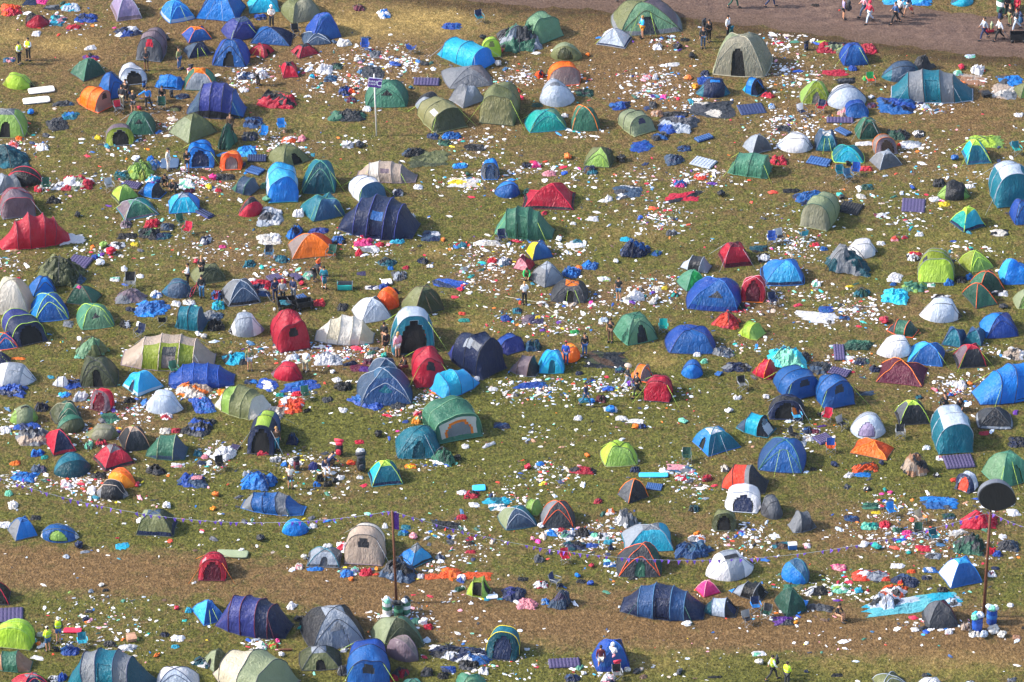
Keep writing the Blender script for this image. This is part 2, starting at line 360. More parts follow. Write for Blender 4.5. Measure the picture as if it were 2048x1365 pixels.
# ------------------------------------------------------------------ collapsed tents, tarpaulins, sleeping bags, clothes
def cloth(b4, yaw, cols, o, label, name, cat, group=None):
    ya = math.radians(yaw); seed = rnd.uniform(0, 200); x0, y0, x1, y1 = b4
    big = (x1-x0)*(y1-y0); nx, ny = (34, 26) if big > 2500 else ((24, 18) if big > 500 else (14, 11))
    hk = o.get('h', .30); asp = o.get('asp', .8); rec = o.get('rec', .62)
    a = np.linspace(-1, 1, nx+1)[:, None]+np.zeros((1, ny+1)); b = np.linspace(-1, 1, ny+1)[None, :]+np.zeros((nx+1, 1))
    # square -> rounded, ragged outline
    xr = a*np.sqrt(1-b*b/2); yr = b*np.sqrt(1-a*a/2)
    jag = o.get('jag', .30); rc = random.Random(int(seed*77)); Q = [(sx*(1-rc.uniform(-.1, .8)*(.35+jag)), sy*(1-rc.uniform(-.1, .8)*(.35+jag))) for sx, sy in ((-1, -1), (1, -1), (1, 1), (-1, 1))]
    wa, wb = (1+a)/2, (1+b)/2; ed = .22*jag*2
    qx = (Q[0][0]*(1-wa)+Q[1][0]*wa)*(1-wb)+(Q[3][0]*(1-wa)+Q[2][0]*wa)*wb; qy = (Q[0][1]*(1-wa)+Q[1][1]*wa)*(1-wb)+(Q[3][1]*(1-wa)+Q[2][1]*wa)*wb
    x = rec*qx+(1-rec)*xr; y = rec*qy+(1-rec)*yr
    ang = np.arctan2(y, x); rr = np.hypot(x, y)
    f = np.array([[.5*noise.noise(Vector((math.cos(q)*1.3+seed, math.sin(q)*1.3, 0)))+.60*noise.noise(Vector((math.cos(q)*2.9+seed, math.sin(q)*2.9, 5)))+.12*noise.noise(Vector((math.cos(q)*8+seed, math.sin(q)*8, 7))) for q in row] for row in ang])
    x = x*(1+jag*1.3*f*rr); y = y*(1+jag*1.3*f*rr)
    P = np.stack([x, y, 0*x], 2).reshape(-1, 3)
    rr_ = random.Random(int(seed*100)); wx = nz3(P, 1.3, seed)*.55; wy = nz3(P, 1.3, seed+31)*.55; q = P[:, :2]+np.stack([wx, wy], 1)
    def folds(f0, k):
        t = np.zeros(len(P))
        for _ in range(k):
            an = rr_.uniform(0, math.pi); fr = f0*rr_.uniform(.7, 1.4); u_ = (q[:, 0]*math.cos(an)+q[:, 1]*math.sin(an))*fr+rr_.uniform(0, 9); t += (1-np.abs((u_ % 2)-1))**1.5
        return t/k
    n1 = folds(1.1, 2); n2 = folds(2.6, 3); n3 = nz3(P, 7., seed)
    edge = (1-np.clip(np.maximum(np.abs(a), np.abs(b)).reshape(-1), 0, 1)**3)
    pk = o.get('pk', .0); px_, py_ = math.cos(seed)*.25, math.sin(seed)*.2
    g = np.zeros(len(P))
    for q_ in range(2):
        cx_, cy_ = px_+(rc.uniform(-.5, .5) if q_ else 0), py_+(rc.uniform(-.4, .4) if q_ else 0); dd = np.hypot(P[:, 0]-cx_, P[:, 1]-cy_); aa = np.arctan2(P[:, 1]-cy_, P[:, 0]-cx_); g = np.maximum(g, (1-q_*.35)*np.clip(1-dd*.95, 0, 1)**1.15*(1+.12*dd*(np.abs(((aa*1.1+seed) % 1)*2-1)-.5)*2))
    z = (.36*n1+.62*n2+.38*n3.clip(-.3))*(1-pk)*edge+pk*g*(.3+.7*edge)*(.93+.14*n2)
    z = z+edge*.08
    P[:, 0] += .10*n3+.05*nz3(P, 3.3, seed+9); P[:, 1] += .09*n2-.04+.08*nz3(P, 4.1, seed+19); P[:, :2] *= .5
    mz = z.max(); P[:, 2] = z/mz
    gx, gy, L, D, H = fit(P, ya, b4, asp, hk*.6 if hk > .08 else .02, hk*1.7, hrel=True)
    P = P*np.array([L, D, H]); P[:, 2] += .012
    F = np.array(grid_faces(nx, ny))
    fc = P[F].mean(1)
    r = root(name, gx, gy, label, cat, group, ya)
    ids = np.zeros(len(F), int)
    for k, c in enumerate(cols[1:], 1):
        q = nz3(fc*np.array([1, 1.7, 1]), 1.2/max(L, .6)*1.6, seed+13*k); ids[q > np.quantile(q, .66+.06*(k-1))] = k
    matf = plastic if o.get('shine') else tentmat
    nm0 = o.get('part', 'cloth')
    for k in range(1, len(cols)):
        i_ = np.where(ids == k)[0]
        if len(i_):
            for q in comps(F[i_]):
                if len(q) < 10: ids[i_[q]] = 0
    todo = []
    for k, c in enumerate(cols):
        if (ids == k).any(): f = F[ids == k]; todo += [(k, c, f[q]) for q in sorted(comps(f), key=len, reverse=True)]
    for k, c, f in todo:
        used, inv = np.unique(f, return_inverse=True)
        mk(nm0 if k == 0 else ('lining' if o.get('lin', 1) else 'cloth'), P[used], inv.reshape(-1, 4), matf(c), r, smooth=False)
    if o.get('poles'):
        for q in range(2):
            an = seed+q*1.3; pts = []
            for i in range(9):
                t = -1+2*i/8; pts.append((math.cos(an)*t*L*.46, math.sin(an)*t*D*.46, .03+(1-t*t)*H*.95))
            v, f = tube(pts, .022, 5); mk('pole', v, f, solid('charcoal'), r)
    SHORT.append((gx, gy, max(L, D)*.5, label)) if o.get('short', big > 1500) else None
    return r
# ------------------------------------------------------------------ air beds, mats, chairs, bags
def airbed(b4, yaw, cols, o, label, name):
    ya = math.radians(yaw); asp = o.get('asp', .42); nx = int(o.get('nx', 8)); ny = int(o.get('ny', 3 if asp < .55 else 5))
    hx, hy = nx*5, ny*5
    a = np.linspace(-1, 1, hx+1)[:, None]+np.zeros((1, hy+1)); b = np.linspace(-1, 1, hy+1)[None, :]+np.zeros((hx+1, 1))
    q = np.abs(np.sin((a+1)/2*nx*np.pi))*np.abs(np.sin((b+1)/2*ny*np.pi))
    e = np.clip((1-np.maximum(np.abs(a), np.abs(b)**1.0))*9, 0, 1)**.5
    z = (.62+.38*np.sqrt(q))*e+.42*(1-e)
    sx = a*(1-.02*(1-e)); U = np.stack([sx*.5, b*.5, z], 2).reshape(-1, 3)
    gx, gy, L, D, H = fit(U, ya, b4, asp, .05, .18, hrel=False, h0=.16); H = max(.1, min(.2, H))
    P = U*np.array([L, D, H]); P[:, 2] += .02*noise.noise(Vector((gx, gy, 0)))+.0
    r = root(name, gx, gy, label, 'airbed' if name == 'airbed' else 'mattress', o.get('group'), ya)
    mk('quilted_top', P, grid_faces(hx, hy), solid(cols[0], .75), r)
    idx = [i*(hy+1) for i in range(hx+1)]+[hx*(hy+1)+j for j in range(1, hy+1)]+[i*(hy+1)+hy for i in range(hx-1, -1, -1)]+[j for j in range(hy-1, 0, -1)]
    R = P[idx]; n = len(R); lo = R*np.array([1, 1, 0])+np.array([0, 0, .012]); md = R*np.array([1.012, 1.03, .5])+np.array([0, 0, .006])
    V = np.concatenate([R, md, lo]); F = [(k, (k+1) % n, n+(k+1) % n, n+k) for k in range(n)]+[(n+k, n+(k+1) % n, 2*n+(k+1) % n, 2*n+k) for k in range(n)]
    F = [f[::-1] for f in F]
    mk('side_wall', V, F, solid(cols[-1], .5), r)
    v, f = tube([(L*.5-.02, D*.3, H*.4), (L*.5+.03, D*.3, H*.4)], .022, 8); mk('valve', v, f, solid('black'), r)
    SHORT.append((gx, gy, L*.5, label)); return r
def mat_(b4, yaw, cols, o, label, name):
    ya = math.radians(yaw); asp = o.get('asp', .3); V, F = rbox(-.5, .5, -.5, .5, 0, 1, 6, 7.); U = np.array(V)
    nx = 20; 
    gx, gy, L, D, H = fit(U, ya, b4, asp, .04, .11, hrel=False, h0=.07)
    P = U*np.array([L, D, H]); P[:, 2] += .01+.015*np.sin(P[:, 0]*2.2)+.015; P[:, 2] = np.maximum(P[:, 2], .01)
    r = root(name, gx, gy, label, o.get('cat', 'foam mat'), None, ya)
    F = np.array(F); up = P[F].mean(1)[:, 2] > H*.55
    for nm, m, c in (('top_face', up, cols[0]), ('underside', ~up, cols[-1])):
        u, inv = np.unique(F[m], return_inverse=True); mk(nm, P[u], inv.reshape(-1, 4), solid(c, .7), r)
    SHORT.append((gx, gy, L*.5, label)); return r
CHM = {}
def chair(px, py, yaw, c, c2, label, sc=1., tip=0.):
    x, y = G(px, py); r = root('camping_chair', x, y, label, 'camping chair', 'folding camping chairs left on the field', math.radians(yaw)); r.scale = (sc, sc, sc)
    if tip: r.rotation_euler = (math.radians(tip), 0, math.radians(yaw)); r.location.z = .12 if abs(tip) > 45 else 0
    if 'm' not in CHM:
        n = 8; S = []; B = []
        for i in range(n+1):
            for j in range(n+1):
                a, b = i/n*2-1, j/n*2-1
                S.append((a*.25, b*.22, .40-.06*(1-a*a)*(1-b*b)+.02*b*-1)); t = (b+1)/2
                B.append((a*.25, .20+.14*t+.05*(1-a*a), .38+.46*t))
        CHM['seat'] = (S, grid_faces(n, n)); CHM['backrest'] = (B, grid_faces(n, n))
        L = []
        for s in (-1, 1):
            L.append(tube([(s*.27, -.24, .0), (-s*.05, -.24, .22), (-s*.25, -.22, .42)], .013, 5))
            L.append(tube([(s*.27, .24, .0), (s*.05*-1, .23, .24), (-s*.25, .22, .42), (-s*.26, .36, .86)], .013, 5))
        CHM['leg'] = L; CHM['arm'] = [rbox(s*.29-.03, s*.29+.03, -.25, .24, .58, .61, 3) for s in (-1, 1)]
        CHM['strut'] = [tube([(s*.29, -.25, .0), (s*.29, -.25, .6)], .011, 5) for s in (-1, 1)]
        CHM['m'] = {}
    def put(nm, key, vf, mat):
        k = (key, mat.name)
        if k in CHM['m']:
            o = bpy.data.objects.new(nm, CHM['m'][k]); col.objects.link(o); o.parent = r
        else: CHM['m'][k] = mk(nm, vf[0], vf[1], mat, r).data
    put('seat', 'seat', CHM['seat'], tentmat(c)); put('backrest', 'backrest', CHM['backrest'], tentmat(c2 or c))
    for i, l in enumerate(CHM['leg']): put('leg', ('leg', i), l, solid('steelgrey', .4))
    for i, l in enumerate(CHM['arm']): put('armrest', ('arm', i), l, solid(c))
    for i, l in enumerate(CHM['strut']): put('front_post', ('strut', i), l, solid('steelgrey', .4))
    SHORT.append((x, y, .4, label))
    return r
def blob(seed, n=10, lump=.25, sq=1.):
    V, F = rbox(-.5, .5, -.5, .5, 0, 1, n//2, 2.3); V = np.array(V)
    d = V-np.array([0, 0, .4]); f = nz3(V, 2.2, seed)*lump+nz3(V, 5.5, seed+4)*lump*.5; V = V+d*f[:, None]*1.2; V[:, 2] = np.maximum(V[:, 2], 0); return V, F
BAGM = {}
def bag(b4, c, label, name='bin_bag', cat='bin bag', group=None, short=False):
    k = rnd.randrange(6)
    if k not in BAGM:
        V, F = blob(k*3.7+1, 14, .50); top = V[:, 2] > .9
        BAGM[k] = (V, F)
    V, F = BAGM[k]; x0, y0, x1, y1 = b4
    ya = rnd.uniform(-3, 3); gx, gy, L, D, H = fit(V, ya, b4, .85, .3, .72)
    r = root(name, gx, gy, label, cat, group, ya)
    mk('sack', V*np.array([L, D, H]), F, plastic(c), r)
    tv, tf = tube([(0, 0, H*.85), (.03*L, 0, H*1.02), (.10*L, .05*L, H*1.12)], [.10*L, .04*L, .11*L], 7); mk('tied_neck', tv, tf, plastic(c), r)
    if short: SHORT.append((gx, gy, L*.5, label))
    return r
def rucksack(px, py, h, c, c2, label, yaw=0, z=0., lean=0.):
    x, y = G(px, py); r = root('rucksack', x, y, label, 'rucksack', None, math.radians(yaw), z); r.scale = (h/.7,)*3
    r.rotation_euler = (math.radians(lean), 0, math.radians(yaw))
    for nm, vf, cc in (('main_sack', rbox(-.17, .17, -.12, .12, 0, .58, 5, 3.2), c), ('lid', rbox(-.16, .16, -.14, .12, .52, .70, 4, 3), c2), ('front_pocket', rbox(-.12, .12, -.20, -.10, .08, .36, 4, 3), c2), ('sleeping_roll', tube([(-.2, 0, .74), (.2, 0, .74)], .07, 10), c2)):
        mk(nm, *vf, solid(cc, .7), r)
    for s in (-1, 1):
        v, f = tube([(s*.08, .12, .52), (s*.09, .22, .36), (s*.10, .12, .12)], .02, 5); mk('shoulder_strap', v, f, solid('black'), r)
    return r
def carton(px, py, wd, c, label, yaw, name='cardboard_box', cat='box', lid=None, hh=.6):
    x, y = G(px, py); r = root(name, x, y, label, cat, None, math.radians(yaw)); w2 = wd/2; h = wd*hh
    V, F = rbox(-w2, w2, -w2*.7, w2*.7, 0, h, 5, 12.); mk('body', V, F, solid(c), r, smooth=False)
    if lid: 
        V, F = rbox(-w2*1.04, w2*1.04, -w2*.75, w2*.75, h-.005, h+.06, 5, 12.); mk('lid', V, F, solid(lid), r, smooth=False)
    else:
        for s in (-1, 1): mk('flap', [(-w2, s*w2*.7, h), (w2, s*w2*.7, h), (w2*.95, s*w2*1.2, h-.05), (-w2*.95, s*w2*1.2, h-.05), (-w2, s*w2*.7, h+.008), (w2, s*w2*.7, h+.008), (w2*.95, s*w2*1.2, h-.042), (-w2*.95, s*w2*1.2, h-.042)], [(0, 1, 2, 3), (7, 6, 5, 4), (0, 4, 5, 1), (2, 6, 7, 3), (1, 5, 6, 2), (0, 3, 7, 4)], solid(c), r, smooth=False)
    return r
# ------------------------------------------------------------------ people
def skin_mesh(name, verts, edges, radii, sub=1, rootv=0):
    me = bpy.data.meshes.new(name); me.from_pydata(verts, edges, []); o = bpy.data.objects.new(name, me); col.objects.link(o)
    m = o.modifiers.new('s', 'SKIN'); m.use_smooth_shade = True
    for i, rd in enumerate(radii):
        sv = me.skin_vertices[0].data[i]; sv.radius = rd if isinstance(rd, tuple) else (rd, rd); sv.use_root = (i == rootv)
    ms = o.modifiers.new('b', 'SUBSURF'); ms.levels = sub; ms.render_levels = sub
    dg = bpy.context.evaluated_depsgraph_get(); ev = o.evaluated_get(dg); out = bpy.data.meshes.new_from_object(ev)
    bpy.data.objects.remove(o); bpy.data.meshes.remove(me); out.name = name
    out.polygons.foreach_set('use_smooth', [True]*len(out.polygons)); out.materials.clear(); out.materials.append(None)
    return out
def pose(nm):
    J = dict(pel=(0, 0, .95), spi=(0, 0, 1.12), che=(0, .005, 1.31), nec=(0, .01, 1.47), h0=(0, -.005, 1.555), h1=(0, -.01, 1.625), h2=(0, 0, 1.69))
    A = {-1: [(-.175, 0, 1.40), (-.225, .03, 1.14), (-.235, -.04, .90)], 1: [(.175, 0, 1.40), (.225, .03, 1.14), (.235, -.04, .90)]}
    Lg = {-1: [(-.09, 0, .90), (-.10, -.015, .50), (-.105, .02, .09), (-.115, -.14, .035)], 1: [(.09, 0, .90), (.10, -.015, .50), (.105, .02, .09), (.115, -.14, .035)]}
    if nm == 'walk':
        A[-1] = [(-.175, -.02, 1.40), (-.22, -.09, 1.15), (-.22, -.25, .99)]; A[1] = [(.175, .02, 1.40), (.22, .14, 1.16), (.225, .20, .93)]
        Lg[-1] = [(-.09, .02, .90), (-.10, .14, .52), (-.105, .42, .19), (-.115, .34, .05)]; Lg[1] = [(.09, -.02, .90), (.10, -.22, .53), (.105, -.30, .09), (.115, -.45, .05)]
    if nm == 'arms':      # hands together in front
        for s in (-1, 1): A[s] = [(s*.175, 0, 1.40), (s*.235, -.02, 1.15), (s*.10, -.23, 1.12)]
    if nm == 'phone':
        A[1] = [(.175, 0, 1.40), (.25, -.06, 1.20), (.10, -.17, 1.42)]
    if nm == 'reach':
        A[-1] = [(-.175, -.02, 1.42), (-.42, -.10, 1.32), (-.66, -.16, 1.22)]; J['che'] = (-.04, -.02, 1.31); J['nec'] = (-.06, -.03, 1.46); J['h0'] = (-.07, -.05, 1.54); J['h1'] = (-.07, -.06, 1.61); J['h2'] = (-.07, -.05, 1.67)
        Lg[1] = [(.09, 0, .90), (.22, .0, .50), (.34, .03, .09), (.36, -.12, .035)]
    if nm == 'bend':
        J = dict(pel=(0, .16, .92), spi=(0, .02, 1.06), che=(0, -.18, 1.12), nec=(0, -.34, 1.12), h0=(0, -.42, 1.09), h1=(0, -.47, 1.04), h2=(0, -.50, .99))
        for s in (-1, 1): A[s] = [(s*.165, -.27, 1.09), (s*.20, -.34, .82), (s*.14, -.44, .58)]; Lg[s] = [(s*.09, .14, .86), (s*.11, .02, .48), (s*.12, .06, .09), (s*.13, -.10, .035)]
    if nm == 'sit':
        J = dict(pel=(0, .12, .44), spi=(0, .10, .60), che=(0, .03, .78), nec=(0, -.03, .93), h0=(0, -.06, 1.01), h1=(0, -.08, 1.075), h2=(0, -.07, 1.14))
        for s in (-1, 1): A[s] = [(s*.17, .0, .87), (s*.23, -.08, .64), (s*.13, -.27, .58)]; Lg[s] = [(s*.09, .08, .42), (s*.14, -.34, .47), (s*.13, -.32, .09), (s*.14, -.47, .035)]
    if nm == 'crouch':
        J = dict(pel=(0, .14, .30), spi=(0, .08, .46), che=(0, -.04, .62), nec=(0, -.14, .74), h0=(0, -.19, .80), h1=(0, -.23, .85), h2=(0, -.24, .91))
        for s in (-1, 1): A[s] = [(s*.165, -.10, .69), (s*.22, -.26, .50), (s*.12, -.42, .36)]; Lg[s] = [(s*.09, .10, .30), (s*.16, -.28, .42), (s*.14, -.06, .09), (s*.15, -.21, .035)]
    return J, A, Lg
POSES = {}
def build_pose(nm):
    J, A, Lg = pose(nm); v = []; e = []; r = []
    def add(p, rd, par=None):
        v.append(tuple(p)); r.append(rd); 
        if par is not None: e.append((par, len(v)-1))
        return len(v)-1
    pel = add(J['pel'], (.13, .10)); spi = add(J['spi'], (.12, .09), pel); che = add(J['che'], (.15, .10), spi); nec = add(J['nec'], .052, che)
    h0 = add(J['h0'], (.062, .07), nec); h1 = add(J['h1'], (.078, .092), h0); h2 = add(J['h2'], (.06, .07), h1)
    hf = np.array(J['h0'])-np.array(J['nec']); hf /= np.linalg.norm(hf); fw = np.cross(np.array([1, 0, 0]), hf); fw = -fw if fw[1] > 0 and nm != 'bend' else fw
    if nm == 'bend': fw = np.array([0, -.75, -.66])
    nose = np.array(J['h1'])*.6+np.array(J['h0'])*.4
    add(nose+fw*.105, .012, h0)
    for s in (-1, 1):
        a = A[s]; sh = add(a[0], .052, che); el = add(a[1], .040, sh); wr = add(a[2], .026, el)
        d = np.array(a[2])-np.array(a[1]); d /= np.linalg.norm(d); sd = np.array([0, 1., 0]) if abs(d[1]) < .8 else np.array([0, 0, 1.]); sd = sd-d*(sd@d); sd /= np.linalg.norm(sd); inn = np.cross(d, sd)*s
        pa = add(np.array(a[2])+d*.055, (.030, .018), wr)
        base = np.array(a[2])+d*.055
        for k, ln in enumerate((.070, .080, .076, .060)):
            q = base+sd*(k-1.5)*.020+d*.035; f1 = add(q, .0085, pa); f2 = add(q+d*ln*.55+inn*.008, .0078, f1); add(q+d*ln*.9+inn*.028, .006, f2)
        t1 = add(np.array(a[2])+d*.03-sd*.032, .010, pa); add(np.array(a[2])+d*.065-sd*.045+inn*.012, .008, t1)
        l = Lg[s]; hp = add(l[0], .082, pel); kn = add(l[1], .053, hp); cf = add(np.array(l[1])*.62+np.array(l[2])*.38+np.array([0, .012, 0]), .050, kn); ak = add(l[2], .034, cf); add(l[3], (.036, .025), ak)
    B = skin_mesh('body_'+nm, v, e, r, 1)
    # clothes: the same skeleton a little wider
    def garment(n, pts, edg, rad): return skin_mesh(n+'_'+nm, [tuple(map(float, p)) for p in pts], edg, rad, 1)
    tp = [J['pel'], J['spi'], J['che'], np.array(J['nec'])*.75+np.array(J['che'])*.25]; te = [(0, 1), (1, 2), (2, 3)]; tr = [(.158, .125), (.148, .115), (.172, .125), (.085, .075)]
    def arms(fr, ex):
        P = list(tp); E = list(te); R = list(tr)
        for s in (-1, 1):
            a = A[s]; i = len(P); P.append(a[0]); E.append((2, i)); R.append(.070)
            if fr >= 1: P.append(a[1]); E.append((i, i+1)); R.append(.058); P.append(np.array(a[1])*.12+np.array(a[2])*.88); E.append((i+1, i+2)); R.append(.044)
            else: P.append(np.array(a[0])*.35+np.array(a[1])*.65); E.append((i, i+1)); R.append(.062)
        return P, E, R
    M = dict(body=B, long=garment('long_top', *arms(1, 0)), short=garment('t_shirt', *arms(0, 0)))
    for key, fr in (('trousers', 1.), ('shorts', .0)):
        P = [J['pel']]; E = []; R = [(.152, .122)]
        for s in (-1, 1):
            l = Lg[s]; i = len(P); P.append(l[0]); E.append((0, i)); R.append(.098)
            if fr: P.append(l[1]); E.append((i, i+1)); R.append(.072); P.append(np.array(l[1])*.06+np.array(l[2])*.94); E.append((i+1, i+2)); R.append(.058)
            else: P.append(np.array(l[0])*.25+np.array(l[1])*.75); E.append((i, i+1)); R.append(.088)
        M[key] = garment(key, P, E, R)
    c = np.array(J['h1'])+np.array(hf)*.02-fw*.018; M['head'] = (c, hf, fw); M['feet'] = [(Lg[s][2], Lg[s][3]) for s in (-1, 1)]; M['J'] = J; M['A'] = A
    POSES[nm] = M; return M
def ell(c, up, fw, rx, ry, rz, lo=-1., n=10):
    """ellipsoid cap with axes side / forward / up, cut below lo"""
    sdv = np.cross(fw, up); V = []; F = []; nu, nv = 14, n
    for j in range(nv+1):
        b = math.asin(lo)+(math.pi/2-math.asin(lo))*j/nv
        for i in range(nu):
            a = 2*math.pi*i/nu; V.append(c+sdv*rx*math.cos(b)*math.cos(a)+fw*ry*math.cos(b)*math.sin(a)+up*rz*math.sin(b))
    for j in range(nv):
        for i in range(nu): F.append((j*nu+i, j*nu+(i+1) % nu, (j+1)*nu+(i+1) % nu, (j+1)*nu+i))
    return V, F
def person(px, py, ps, yaw, top, bot, hair, label, h=1.70, skin='skin', ex=''):
    M = POSES.get(ps) or build_pose(ps); x, y = G(px, py)
    r = root('person', x, y, label, 'person', None, math.radians(yaw)); k = h/1.74; r.scale = (k, k, k)
    def sh(nm, me, mat):
        o = bpy.data.objects.new(nm, me); col.objects.link(o); o.parent = r; o.material_slots[0].link = 'OBJECT'; o.material_slots[0].material = mat; return o
    bd = sh('body', M['body'], solid(skin, .6))
    st = 'short' if 't' in ex else 'long'
    sh('t_shirt' if st == 'short' else 'jacket', M[st], solid(top, .8))
    sh('shorts' if 's' in ex else 'trousers', M['shorts' if 's' in ex else 'trousers'], solid(bot, .8))
    c, up, fw = M['head']
    long = 'l' in ex
    V, F = ell(c-fw*.012, up, fw, .092, .108, .105, -.35 if not long else -.7); V = np.array(V)
    keep = [f for f in F if not (((V[list(f)].mean(0)-c)@fw > .055) and ((V[list(f)].mean(0)-c)@up < .045))]
    if 'c' in ex: mk('cap', *ell(c, up, fw, .098, .112, .110, .15), solid(hair, .8), r); mk('peak', *ell(c+fw*.10+up*.02, up, fw, .07, .08, .012, -.9, 4), solid(hair, .8), r); mk('hair', V, keep, solid('hair', .8), r)
    elif 'o' in ex: mk('hood', *ell(c-fw*.02, up, fw, .118, .13, .14, -.8), solid(top, .8), r)
    elif 'y' in ex:
        mk('hair', V, keep, solid('hair', .8), r); P, F2 = ell(c+up*.04, up, fw, .24, .24, .13, .02, 6); mk('straw_hat', P, F2, solid('khaki' if hair != 'beige' else 'beige', .9), r)
    else: mk('hair', V, keep, solid(hair, .8), r)
    sdv = np.cross(fw, up)
    for s in (-1, 1):
        mk('eye', *ell(c+fw*.085+sdv*s*.033-up*.005, up, fw, .012, .008, .009, -.95, 4), solid('black', .3), bd)
        mk('ear', *ell(c+sdv*s*.082-up*.02, up, fw, .012, .02, .03, -.95, 4), solid(skin), bd)
    mk('mouth', *ell(c+fw*.083-up*.062, up, fw, .024, .008, .006, -.95, 3), solid('maroon'), bd)
    for a, t in M['feet']:
        a = np.array(a); t = np.array(t); d = t-a; d[2] = 0; d /= np.linalg.norm(d)+1e-6; cc = (a*.5+t*.5)+d*.015
        cc[2] = max(cc[2]-.015, .045)
        mk('shoe', *ell(np.array([cc[0], cc[1], cc[2]-.0]), np.array([0, 0, 1.]), d, .052, .145, .055, -.75, 6), solid('black' if 'w' not in ex else 'white', .6), r)
    if 'v' in ex:      # hi-vis waistcoat with reflective band
        J = M['J']; cpt = (np.array(J['che'])+np.array(J['spi']))/2+np.array([0, 0, .02]); vup = np.array(J['che'])-np.array(J['spi']); vup = vup/np.linalg.norm(vup); vf = np.cross([1, 0, 0], vup); vf = -vf if vf[1] > 0 else vf
        V, F = rbox(-1, 1, -1, 1, -1, 1, 5, 3.4); V = np.array(V); P = cpt+V[:, :1]*np.array([1, 0, 0])*.195+V[:, 1:2]*vf*-.145+V[:, 2:]*vup*.25
        wc = mk('hi_vis_waistcoat', P, F, solid('hiviz', .6), r)
        m = np.abs(V[:, 2]) < .3; P2 = cpt-vup*.05+V[:, :1]*np.array([1, 0, 0])*.200+V[:, 1:2]*vf*-.150+V[:, 2:]*vup*.035; mk('reflective_band', P2, F, solid('silver', .3), wc)
    SHORT.append((x, y, .3, label))
    return r
